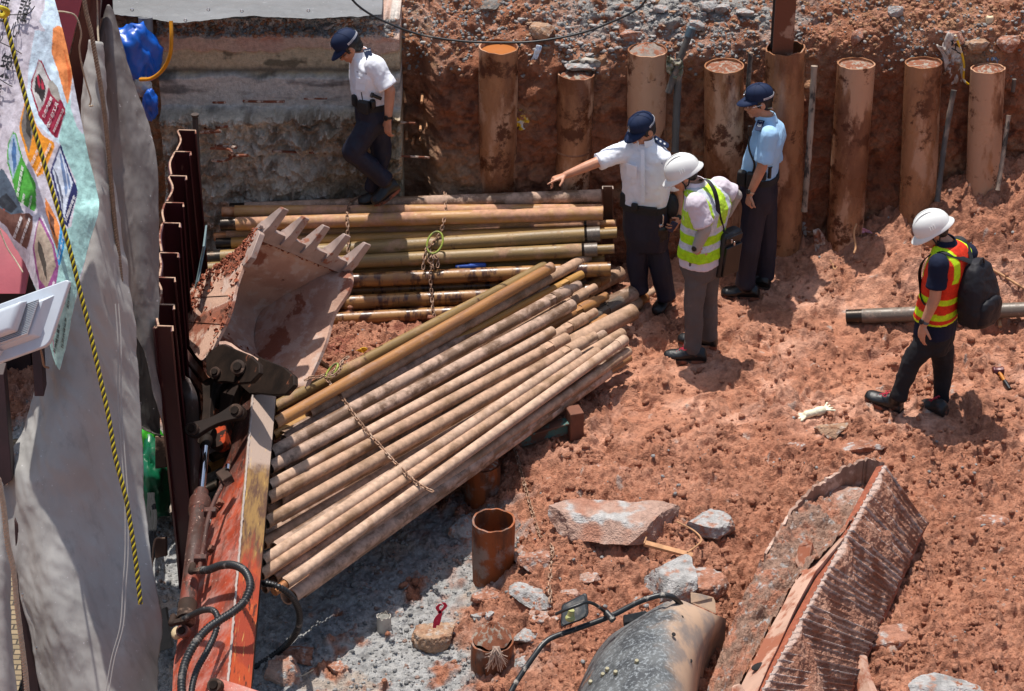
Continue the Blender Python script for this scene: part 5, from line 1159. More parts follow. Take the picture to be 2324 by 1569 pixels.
# ================================================================ PEOPLE
def fin(name, mb, m, parent, voxel=0.008, smooth=6, wr=0.0, wsc=0.05, wdir=None, seed=0, sfac=0.5, paint=None):
    """union of hulls -> one continuous skin; soft folds pressed in along the normals"""
    me0 = bpy.data.meshes.new('tmp'); me0.from_pydata(mb.v, [], mb.f); me0.update()
    o0 = bpy.data.objects.new('tmp', me0); col.objects.link(o0)
    md = o0.modifiers.new('r', 'REMESH'); md.mode = 'VOXEL'; md.voxel_size = voxel; md.use_smooth_shade = True
    if smooth: sm = o0.modifiers.new('s', 'SMOOTH'); sm.factor = sfac; sm.iterations = smooth
    dg = bpy.context.evaluated_depsgraph_get(); me = bpy.data.meshes.new_from_object(o0.evaluated_get(dg)); me.name = name
    bpy.data.objects.remove(o0); bpy.data.meshes.remove(me0)
    n = len(me.vertices); V = np.empty(n * 3); me.vertices.foreach_get('co', V); V = V.reshape(-1, 3)
    N = np.empty(n * 3); me.vertices.foreach_get('normal', N); N = N.reshape(-1, 3)
    if wr:
        S = np.array(wdir or (1, 1, 1.0)); P_ = V * S
        f = fbm(P_, wsc, 3, seed=seed + 0.7, ridge=True) * 0.6 + fbm(P_, wsc * 2.5, 2, seed=seed + 5.0, ridge=True) * 0.7 - 0.25
        V = V + N * (f * wr)[:, None]
    W_ = parent.matrix_basis.translation.copy(); q = parent.parent
    while q is not None: W_ += q.matrix_basis.translation; q = q.parent
    if paint is not None:
        c = paint(V); a = me.color_attributes.new('Col', 'FLOAT_COLOR', 'POINT'); a.data.foreach_set('color', np.concatenate([c, np.ones((n, 1))], 1).astype(np.float32).ravel())
    V = V - np.array(W_); me.vertices.foreach_set('co', V.ravel()); me.update()
    me.polygons.foreach_set('use_smooth', [True] * len(me.polygons))
    me.materials.clear(); me.materials.append(m); o = bpy.data.objects.new(name, me); col.objects.link(o); o.parent = parent; return o
def skin_mat():
    t = NT('skin'); v = t.coord((1, 1, 1)); c = t.mix(C3('#b07a5e'), C3('#c18a6e'), t.ramp(t.noise(v, 9, 4), 0.3, 0.7)); c = t.mix(c, C3('#a8644e'), t.mul(t.ramp(t.noise(v, 30, 3), 0.55, 0.75), 0.35))
    t.col(c); t.rough(0.5, 0, 0.4); t.b.inputs['Subsurface Weight'].default_value = 0.08; t.b.inputs['Subsurface Radius'].default_value = (0.01, 0.004, 0.002); t.bump(t.noise(v, 300, 3), 0.08, 0.001); return t.m
m_skin = skin_mat()
def cloth(name, c, rough=0.85, var=0.06, weave=500, b=0.15, dirt=None, spec=0.25, dirta=(.6, .75)):
    return simple(name, c, rough, 0, var=var, sc_=6, bump=b, bs=weave, spec=spec, dirt=dirt, dirta=dirta)
m_white = cloth('white_shirt_cloth', '#e6e8ee', 0.8); m_blue = cloth('light_blue_shirt_cloth', '#9cc2e2', 0.8); m_pink = cloth('pale_pinkish_shirt', '#cfc4cc', 0.85)
m_navy = cloth('navy_trousers', '#131628', 0.62, 0.2, spec=0.4); m_navyc = cloth('navy_cap_cloth', '#16233f', 0.75, 0.1); m_navys = cloth('navy_polo', '#121a30', 0.85, .1)
m_tgrey = cloth('grey_trousers', '#5b5350', 0.85, 0.1, dirt='#7d6a60'); m_char = cloth('charcoal_trousers', '#201f22', 0.8, 0.2, dirt='#3a2f2c')
m_blk = simple('black_leather', '#0f0f11', 0.35, 0, var=0.3, sc_=10, bump=0.25, bs=120, spec=0.5); m_blkn = simple('black_nylon', '#131316', 0.7, 0, var=0.25, sc_=20, bump=0.3, bs=200)
m_boot = simple('dusty_black_boot', '#141416', 0.45, 0, var=0.3, sc_=10, bump=0.3, bs=90, dirt='#6b3d2c', dirta=(0.58, 0.68), ds=14)
m_sole = simple('muddy_sole', '#3a2a22', 0.85, sc_=12, bump=0.4, dirt='#8a5039', dirta=(0.42, 0.55), ds=12)
m_hair = simple('black_hair', '#0d0b0b', 0.5, 0, var=0.3, sc_=60, bump=0.5, bs=220, stretch=(1, 1, .3))
m_helm = simple('white_helmet_plastic', '#dcdcd8', 0.28, 0, var=0.02, sc_=3, bump=0, spec=0.5); m_gl = simple('spectacle_frame', '#1a1615', 0.3); m_met = simple('polished_metal', '#b5b5b8', 0.25, 0.9, bump=0)
m_redlace = simple('red_laces', '#b01c38', 0.7); m_sleeve = cloth('grey_arm_sleeve', '#9d9690', 0.8)
m_flu = cloth('fluorescent_yellow_vest', '#b4e01a', 0.75, 0.05, b=0.25, weave=260); m_refl = simple('silver_reflective_tape', '#b9bcc2', 0.4, 0.25, var=0.08, sc_=20, bump=0.3, bs=60)
m_ora = cloth('orange_red_mesh_vest', '#d63a1c', 0.8, 0.08, b=0.3, weave=260)
def sect(c, R, F, hw, hd, n=20, sq=0.0):
    """superellipse section: R right axis, F front axis"""
    o = []; e = 2.0 / (2.0 + sq)
    for k in range(n):
        a = 2 * math.pi * k / n; ca, sa = math.cos(a), math.sin(a)
        o.append(c + R * hw * math.copysign(abs(ca) ** e, ca) + F * hd * math.copysign(abs(sa) ** e, sa))
    return o
def head_body(q, hc, f, u, skull=1.0):
    """face: f forward, u up (unit). returns right axis"""
    r = f.cross(u).normalized(); s = skull
    def rot(): return Matrix((r, f, u)).transposed()
    R_ = rot()
    q.ell(hc + u * 0.030 * s - f * 0.012 * s, (0.074 * s, 0.092 * s, 0.088 * s), R_, 20, 14)
    q.ell(hc - u * 0.030 * s + f * 0.018 * s, (0.062 * s, 0.070 * s, 0.082 * s), R_, 18, 12)
    q.ell(hc - u * 0.092 * s + f * 0.058 * s, (0.030 * s, 0.026 * s, 0.022 * s), R_)        # chin
    q.caps(hc + u * 0.006 + f * 0.082 * s, hc - u * 0.034 + f * 0.104 * s, 0.008, 0.014, 8)   # nose
    q.ell(hc - u * 0.038 + f * 0.097 * s, (0.017, 0.012, 0.009), R_)
    q.ell(hc - u * 0.060 + f * 0.086 * s, (0.024, 0.012, 0.008), R_); q.ell(hc - u * 0.071 + f * 0.083 * s, (0.021, 0.012, 0.008), R_)     # lips
    q.ell(hc + u * 0.022 + f * 0.078 * s, (0.052, 0.014, 0.010), R_)      # brow
    for sg in (-1, 1):
        q.ell(hc - u * 0.020 + f * 0.062 * s + r * sg * 0.040, (0.022, 0.020, 0.020), R_)   # cheek
        q.ell(hc - u * 0.004 - f * 0.008 + r * sg * 0.077 * s, (0.009, 0.017, 0.031), R_)   # ear
        q.ell(hc - u * 0.004 - f * 0.016 + r * sg * 0.083 * s, (0.005, 0.016, 0.027), R_)
    return r
def hand(q, wr, d, palmn, thumb, curl=0.5, size=1.0, point=False, spread=0.12):
    """wr wrist, d hand direction, palmn palm normal, thumb side axis"""
    d = d.normalized(); palmn = (palmn - d * palmn.dot(d)).normalized(); t_ = d.cross(palmn).normalized()
    if t_.dot(thumb) < 0: t_ = -t_
    z = size; rings = []
    for f, hw, hd in ((-0.02, .024, .019), (0.0, .026, .019), (0.03, .035, .017), (0.06, .041, .015), (0.085, .041, .013), (0.095, .037, .010)):
        rings.append(sect(wr + d * f * z, t_, palmn, hw * z, hd * z, 14))
    q.loft(rings)
    lens = (0.072, 0.080, 0.075, 0.058); 
    for k in range(4):
        b = wr + d * (0.088 - 0.004 * abs(k - 1)) * z + t_ * (0.030 - 0.020 * k) * z
        c_ = 0.08 if (point and k == 0) else (curl if not point else 1.15)
        dd = (d + t_ * spread * (1.5 - k) * 0.35).normalized(); p = b; L = lens[k] * z; rr = 0.0085 * z
        for j, fr in enumerate((0.45, 0.30, 0.25)):
            ang = c_ * (0.6 if j == 0 else 0.9) ; ax = dd.cross(palmn).normalized(); dd = (Quaternion(ax, ang if dd.cross(palmn).length else 0) @ dd).normalized()
            p2 = p + dd * L * fr; q.caps(p, p2, rr * (1 - .08 * j), rr * (0.92 - .08 * j), 8); p = p2
    b = wr + d * 0.022 * z + t_ * 0.028 * z; dd = (d * 0.75 + t_ * 0.65 + palmn * (0.3 if not point else 0.5)).normalized()
    p2 = b + dd * 0.045 * z; q.caps(b, p2, 0.0125 * z, 0.0105 * z, 8); dd = (dd + d * 0.5 + palmn * 0.25).normalized(); q.caps(p2, p2 + dd * 0.030 * z, 0.010 * z, 0.0085 * z, 8)
def boot(parent, heel, toe, ankle, up=None, laces=None, h=0.10, m=None, name='shoe', w_=0.046):
    """heel/toe at sole level"""
    d = toe - heel; toe = toe + d * .06; heel = heel - d * .04; d = toe - heel; L = d.length; d.normalize(); s = d.cross(Vector((0, 0, 1))).normalized(); u = s.cross(d).normalized()
    root = bpy.data.objects.new(name, None); col.objects.link(root); root.parent = parent; root.location = heel - parent.matrix_basis.translation
    q = MB(); rings = []
    for f, hw, hh in ((-.02, .030, .050), (0.02, .038, .085), (0.12, .043, .105), (0.28, .043, .112), (0.42, .044, .098), (0.58, .050, .078), (0.74, .053, .064), (0.88, .048, .058), (0.98, .036, .048), (1.02, .020, .034)):
        hw *= 1.1 * w_ / .046; hh *= 1.15; c = heel + d * L * f; o_ = []
        for k in range(18):
            a = 2 * math.pi * k / 18; z = math.sin(a); o_.append(c + s * hw * math.cos(a) * (1 if z < 0 else 1 - 0.25 * z) + u * (hh * (0.5 + 0.5 * z) + 0.012))
        rings.append(o_)
    q.loft(rings); an = heel + d * L * 0.24 + u * 0.06
    q.loft([sect(an.lerp(ankle, f), d, s, rr * 1.25, rr, 16) for f, rr in ((0, .040), (.5, .041), (1.0, .043), (1.15, .041))])
    fin('upper', q, m or m_boot, root, 0.006, 3, wr=0.0025, wsc=0.03, sfac=.5)
    q = MB(); out = []
    for k in range(28):
        a = 2 * math.pi * k / 28; fx = 0.5 + 0.52 * math.cos(a); hw = np.interp(fx, [0, .1, .3, .45, .7, .9, 1.0], [.030, .040, .040, .042, .053, .046, .034]) * 1.1 * w_ / .046
        out.append(heel + d * L * fx + s * hw * math.sin(a))
    q.loft([[p - u * 0.004 for p in out], [p + u * 0.022 for p in out]])
    obj('sole', q, m_sole, root, bevel=0.003)
    if laces is not None:
        q = MB()
        for k in range(4):
            c = heel + d * L * (0.50 + 0.06 * k) + u * (0.116 - 0.011 * k); q.tube([c - s * 0.022 + d * 0.01, c + u * 0.006, c + s * 0.022 - d * .006], 0.0030, 6)
        c = heel + d * L * .47 + u * .122
        for sg in (-1, 1): q.tube(bez([c, c + s * sg * 0.025 + u * 0.014, c + s * sg * 0.045 - u * .005, c + s * sg * .03 + d * .03 - u * .012, c], 12), 0.0028, 6)
        obj('laces', q, laces, root)
    return root
def cap(parent, hc, f, u, name='police_cap', text=True, band=True, badge=True):
    """soft baseball cap: crown, visor, reflective band with lettering, badge outline"""
    r = f.cross(u).normalized(); root = bpy.data.objects.new(name, None); col.objects.link(root); root.parent = parent; root.location = hc - parent.matrix_basis.translation
    q = MB(); rings = []; c0 = hc + u * 0.040 - f * 0.012
    prof = [(-0.002, 1.0), (0.025, 1.02), (0.055, 0.97), (0.080, 0.82), (0.098, 0.55), (0.106, 0.25), (0.108, 0.02)]
    for z, s in prof: rings.append(sect(c0 + u * z + f * 0.010 * (z / .1), r, f, 0.085 * s, 0.105 * s, 36))
    q.loft(rings); c = obj('crown', q, m_navyc, root, smooth=60)
    q = MB(); q.tube([c0 + u * 0.107, c0 + u * 0.113], [0.009, 0.006], 10)
    for k in range(6):
        a = math.pi * k / 3 + .5; q.tube([c0 + u * (z + .001) + f * 0.010 * (z / .1) + r * math.cos(a) * .0855 * s + f * math.sin(a) * .1055 * s for z, s in prof], 0.0012, 5)
    obj('button', q, m_navyc, c)
    q = MB(); A = []; B = []
    for k in range(15):
        a = math.pi * (0.12 + 0.76 * k / 14); e = c0 + r * math.cos(a) * 0.086 + f * math.sin(a) * 0.105 - u * 0.0
        out = 0.075 * math.sin(math.pi * (k / 14)) ** 0.55; x = c0 + r * math.cos(a) * (0.086 + out * 0.12) + f * (math.sin(a) * 0.105 + out) - u * (0.022 * math.sin(math.pi * k / 14) + 0.004 + 0.014 * abs(math.cos(a)) ** 2); A.append(e); B.append(x)
    q.loft([[a_ + u * .002 for a_ in A], [a_.lerp(b_, .5) + u * 0.007 for a_, b_ in zip(A, B)], B, [b_ - u * 0.004 for b_ in B], [a_.lerp(b_, .5) + u * .002 for a_, b_ in zip(A, B)], [a_ - u * 0.003 for a_ in A]], False)
    obj('visor', q, m_navyc, root, smooth=60)
    if band:
        q = MB(); lo, hi = [], []
        for k in range(37):
            a = math.pi * (1.04 + 0.92 * k / 36) if True else 0
            a = math.pi * (-0.02 - 0.96 * k / 36); lo.append(c0 + r * math.cos(a) * 0.0875 + f * math.sin(a) * 0.1075 + u * 0.006); hi.append(c0 + r * math.cos(a) * 0.0885 + f * math.sin(a) * 0.1085 + u * 0.022)
        q.loft([lo, hi, [p - (p - c0 - u * 0.02) * .02 for p in hi], [p - (p - c0) * .02 for p in lo]], False); b = obj('reflective_band', q, m_refl, root)
        for sg in (-1, 1):
            a0 = 0.0 if sg > 0 else math.pi
            n0 = (r * math.cos(a0 - sg * .55) + f * math.sin(-abs(.55))); pos = c0 + r * math.cos(a0 - sg * .35) * .0915 + f * math.sin(-.35) * 0.112 + u * 0.014
            tdir = (f * sg * 0.95 + r * 0.35); lettering('POLICE', pos, tdir * 1.0, u, 0.0105, b, m_navyc)
    if badge:
        q = MB(); bc = c0 + f * 0.112 + u * 0.055; n_ = 18
        nrm = (f * .9 + u * .35).normalized(); uu = (u - nrm * u.dot(nrm)).normalized()
        q.tube([bc + r * 0.013 * math.cos(2 * math.pi * k / n_) + uu * 0.017 * math.sin(2 * math.pi * k / n_) for k in range(n_ + 1)], 0.0014, 5, False, False)
        q.tube([bc + r * 0.007 * math.cos(2 * math.pi * k / 10) + uu * 0.009 * math.sin(2 * math.pi * k / 10) for k in range(11)], 0.0018, 5, False, False)
        q.tube([bc + uu * 0.017, bc + uu * 0.024], 0.003, 6); q.tube([bc - r * .012 - uu * .019, bc - uu * .022, bc + r * .012 - uu * .019], 0.002, 6); obj('badge', q, m_met, c)
    return root
_fc = {}
def lettering(txt, pos, xd, yd, h, parent, m, name='lettering', depth=0.0004, wscale=1.0):
    """flat raised letters, xd text direction, yd up"""
    cu = bpy.data.curves.new('t', 'FONT'); cu.body = txt; cu.size = 1.0; cu.align_x = 'CENTER'; cu.align_y = 'CENTER'; cu.extrude = 0.0; cu.resolution_u = 2
    o0 = bpy.data.objects.new('t', cu); col.objects.link(o0); dg = bpy.context.evaluated_depsgraph_get(); me = bpy.data.meshes.new_from_object(o0.evaluated_get(dg)); bpy.data.objects.remove(o0)
    xd = xd.normalized(); yd = (yd - xd * yd.dot(xd)).normalized(); nd = xd.cross(yd)
    V = [pos + xd * v.co.x * h * 1.4 * wscale + yd * v.co.y * h * 1.4 + nd * depth for v in me.vertices]; F_ = [tuple(p.vertices) for p in me.polygons]; bpy.data.meshes.remove(me)
    if not V: return None
    q = MB(); q.add(V, F_); return obj(name, q, m, parent, smooth=None)
def helmet(parent, hc, f, u, strap=True):
    K = .93
    r = f.cross(u).normalized(); root = bpy.data.objects.new('safety_helmet', None); col.objects.link(root); root.parent = parent; root.location = hc - parent.matrix_basis.translation
    q = MB(); c0 = hc + u * 0.022 - f * 0.012; rings = []
    for z, s in [(0.0, 1.0), (0.03, 1.0), (0.06, 0.95), (0.09, 0.84), (0.115, 0.66), (0.132, 0.42), (0.140, 0.2), (0.142, .02)]: rings.append(sect(c0 + u * z * K, r, f, 0.102 * s, 0.132 * s, 44))
    q.loft(rings, True, False, True); sh = obj('shell', q, m_helm, root, smooth=70)
    q = MB()
    for off in (-.028, .028): q.tube([c0 + r * off * (1 - .3 * (z / .14)) + f * (0.124 * (1 - 2 * k / 20.0)) * math.cos(0) + u * (0.010 + 0.124 * math.sqrt(max(0, 1 - ((1 - 2 * k / 20.0)) ** 2 * .98))) for k, z in [(k, .1) for k in range(3, 18)]], 0.0045, 6)
    for k in range(3): q.tube([c0 + r * .102 + f * (.01 - .016 * k) + u * .035, c0 + r * .094 + f * (.006 - .016 * k) + u * .062], .0035, 6); q.tube([c0 - r * .102 + f * (.01 - .016 * k) + u * .035, c0 - r * .094 + f * (.006 - .016 * k) + u * .062], .0035, 6)
    obj('crown_rib', q, m_helm, sh)
    q = MB(); A, B = [], []
    for k in range(44):
        a = 2 * math.pi * k / 44; e = c0 + r * math.cos(a) * .101 + f * math.sin(a) * .131; ext = 0.010 + 0.038 * max(0, math.sin(a)) ** 1.5 + 0.012 * max(0, -math.sin(a)) ** 2
        A.append(e + u * .004); B.append(c0 + r * math.cos(a) * (.101 + ext * .6) + f * math.sin(a) * (.131 + ext) - u * (0.010 + 0.012 * abs(math.sin(a))))
    q.loft([list(x) for x in zip(*[(a_, b_, b_ - u * .006, a_ - u * .008) for a_, b_ in zip(A, B)])] , True, False, False)
    q.loft([[a_ - u * .008 for a_ in A], A], True, False, False); obj('brim', q, m_helm, root, smooth=60)
    q = MB(); q.loft([sect(c0 - u * 0.035 - f * .008, r, f, .083, .104, 30), sect(c0 + u * 0.004 - f * .006, r, f, .094, .118, 30)], True, False, False); 
    hb = [c0 + r * math.cos(a) * .086 + f * (math.sin(a) * .108 - .008) - u * .022 for a in [math.pi * (1.0 + k / 16) for k in range(17)]]; q.tube(hb, [.013] * 17, 6); 
    q2 = MB(); q2.tube(hb, 0.013, 6)
    if strap:
        for sg in (-1, 1):
            e = c0 + r * sg * .088 + u * .0
            q2.tube(bez([e + f * .035, hc + r * sg * .077 - u * .055 + f * .020, hc + r * sg * .03 - u * .118 + f * .055], 10), 0.0055, 6); q2.tube(bez([e - f * .05, hc + r * sg * .077 - u * .050 - f * .012, hc + r * sg * .074 - u * .062 + f * .018], 8), 0.005, 6)
        q2.caps(hc + r * .03 - u * .118 + f * .055, hc - r * .03 - u * .118 + f * .055, .007, .007, 8)
    obj('chin_strap', q2, m_blkn, root); return root
def hairmesh(parent, hc, f, u, low=-0.045):
    r = f.cross(u).normalized(); R_ = Matrix((r, f, u)).transposed(); q = MB()
    q.ell(hc + u * 0.026 - f * 0.022, (0.079, 0.089, 0.088), R_, 20, 14); q.ell(hc - u * 0.022 - f * 0.050, (0.066, 0.048, 0.055), R_)
    for sg in (-1, 1): q.caps(hc + r * sg * .070 + u * .03 + f * .02, hc + r * sg * .071 - u * .012 + f * .022, .012, .007, 8)
    return fin('hair', q, m_hair, parent, 0.007, 3, wr=0.004, wsc=0.02)
def glasses(parent, hc, f, u, m=None):
    r = f.cross(u).normalized(); q = MB()
    for sg in (-1, 1):
        c = hc + f * 0.100 + u * .002 + r * sg * .034; q.tube([c + r * .024 * math.cos(a) + u * .017 * math.sin(a) for a in [2 * math.pi * k / 14 for k in range(15)]], .0022, 5, False, False); q.tube([c + r * sg * .024, hc + r * sg * .080 + f * .06 + u * .004, hc + r * sg * .083 - f * .006 + u * .010], .0022, 5)
    q.tube([hc + f * .102 + u * .003 - r * .010, hc + f * .104 + u * .006, hc + f * .102 + u * .003 + r * .010], .002, 5); return obj('glasses', q, m or m_gl, parent)
def eyes(parent, hc, f, u):
    r = f.cross(u).normalized()
    for sg in (-1, 1):
        q = MB(); q.ell(hc + f * .0835 + u * .003 + r * sg * .032, (.013, .006, .0055), Matrix((r, f, u)).transposed(), 10, 7); e = obj('eye', q, simple('eye_white_dark', '#2a1c18', 0.3), parent)
        q = MB(); q.tube([hc + f * .086 + u * .019 + r * sg * .016, hc + f * .088 + u * .023 + r * sg * .032, hc + f * .078 + u * .018 + r * sg * .048], .003, 6); obj('eyebrow', q, m_hair, parent)
def watch(parent, wr, d, r_=0.03, band=None, face=True, side=None):
    d = d.normalized(); s = (side or Vector((0, -1, .3))); s = (s - d * s.dot(d)).normalized(); t_ = d.cross(s); root = bpy.data.objects.new('wristwatch', None); col.objects.link(root); root.parent = parent; root.location = wr - parent.matrix_basis.translation
    q = MB(); q.tube([wr - d * .009, wr + d * .009], [r_, r_], 20, False, False); q.tube([wr + d * .009, wr - d * .009], [r_ - .002, r_ - .002], 20, False, False); obj('strap', q, band or m_blk, root)
    q = MB(); c = wr + s * r_; q.tube([c - s * .004, c + s * .005, c + s * .008], [.019, .020, .017], 20); obj('dial', q, m_blk if band is not m_met else m_gl, root)
    return root
def leg(q, hip, kn, an, rh=0.092, rk=0.066, ra=0.052, cuff=0.060, back=None):
    mid = hip.lerp(kn, .5); cm = kn.lerp(an, .35)
    n_ = 10
    q.caps(hip, mid, rh, rh * .9); q.caps(mid, kn, rh * .9, rk); q.caps(kn, cm, rk, rk * 0.96 if ra > .05 else rk * .88); q.caps(cm, an, rk * .94 if ra > .05 else rk * .86, ra)
    d = (an - kn).normalized(); q.tube([kn.lerp(an, .8), an, an + d * 0.035], [ra, cuff, cuff], 14)
def torso(q, secs, R, F, sq=0.6):
    """secs: (centre, half width, half depth, optional R override)"""
    rings = [sect(s_[0], s_[3] if len(s_) > 3 else R, (s_[4] if len(s_) > 4 else F), s_[1], s_[2], 24, sq) for s_ in secs]; q.loft(rings)
def base_body(q, neck0, neck1, secs, R, F, legs, arms, rn=0.056):
    q.caps(neck0, neck1, rn * 1.08, rn, 12)
    torso(q, [(s_[0], s_[1] * .8, s_[2] * .8) + tuple(s_[3:]) for s_ in secs], R, F)
    for (h, k, a) in legs: q.caps(h, k, .07, .05); q.caps(k, a, .05, .035)
    for (s_, e, w_) in arms: q.caps(s_, e, .046, .041); q.caps(e, e.lerp(w_, .35), .041, .039); q.caps(e.lerp(w_, .35), w_, .039, .027)
X, Y3, Z3 = Vector((1, 0, 0)), Vector((0, 1, 0)), Vector((0, 0, 1))
def belt(parent, c, R, F, hw, hd, h=0.048, up=Z3, m=None, buckle=True):
    q = MB(); q.loft([sect(c + up * z, R, F, hw * s, hd * s, 36, .6) for z, s in ((-h / 2, .97), (-h / 2, 1.03), (h / 2, 1.03), (h / 2, .97))]); b = obj('duty_belt', q, m or m_blkn, parent, smooth=50); return b
def pouch(parent, c, R, F, U, sz, name='belt_pouch', m=None, bev=0.012):
    q = MB(); M = Matrix((R.normalized(), F.normalized(), U.normalized())).transposed(); q.box(c, sz, M); return obj(name, q, m or m_blkn, parent, bevel=bev)
def epaulette(parent, c, along, across, nrm, L=0.115, w_=0.028, marks='pip', txt=None, n=1):
    along = along.normalized(); nrm = (nrm - along * nrm.dot(along)).normalized(); across = along.cross(nrm); q = MB(); out = []
    for k in range(9): a = math.pi * k / 8; out.append(c + along * (L / 2 - w_ * .6 + w_ * .6 * math.sin(a)) + across * w_ * .85 * math.cos(a))
    out += [c - along * L / 2 - across * w_, c - along * L / 2 + across * w_]
    q.prism([p + nrm * .002 for p in out], nrm * 0.004); e = obj('epaulette', q, m_navyc, parent, bevel=0.001); q = MB()
    for k in range(n):
        p = c + along * (L * (.20 - .27 * k) if n > 1 else L * .05) + nrm * .0075
        if marks == 'pip': s_ = .011; q.prism([p + along * s_, p + across * s_, p - along * s_, p - across * s_], nrm * .001)
        else:
            for z in (0, .010, .020): q.tube([p + across * -.016 - along * z, p + along * (.010 - z), p + across * .016 - along * z], .0018, 5)
    if n: obj('rank_mark', q, simple('silver_thread', '#c6c8cc', .6), e)
    if txt: lettering(txt, c - along * (L * .37) + nrm * .0075, -across, along, .009, e, simple('silver_thread', '#c6c8cc', .6))
    return e
m_vest = soil_mat('vest_cloth', 0.75, bstr=0.25, bdist=0.003)
def nrm(*a): return Vector(a).normalized()
def fu(f): f = f.normalized(); return f, (Z3 - f * f.z).normalized()
def zray(u, v, y, dy=0.0): return AY(u, v, y + dy)
def collar(parent, c, R, F, up, m, rw=0.066, rd=0.068, h=0.04):
    q = MB(); up = up.normalized(); A = []
    ks = [math.pi * (0.60 + 1.8 * k / 26) for k in range(27)]
    def pt(a, r_, z): return c + R * rw * r_ * math.cos(a) + F * rd * r_ * math.sin(a) + up * z
    for a in ks: A.append([pt(a, 1.0, -.008), pt(a, 1.0, h), pt(a, 1.07, h + .002), pt(a, 1.28, -.006), pt(a, 1.22, -.008)])
    q.loft(A); return obj('collar', q, m, parent, smooth=50)
def flap(parent, c, R, U, N_, w_, h, m, name='chest_pocket'):
    q = MB(); q.prism([c - R * w_ + U * 0, c + R * w_, c + R * w_ - U * h * .28, c - U * h * .40, c - R * w_ - U * h * .28], N_ * 0.006); q.prism([c - R * w_ * .95 - U * h * .2 - N_ * .002, c + R * w_ * .95 - U * h * .2 - N_ * .002, c + R * w_ * .95 - U * h, c - R * w_ * .95 - U * h], N_ * 0.004); return obj(name, q, m, parent, bevel=0.0015)
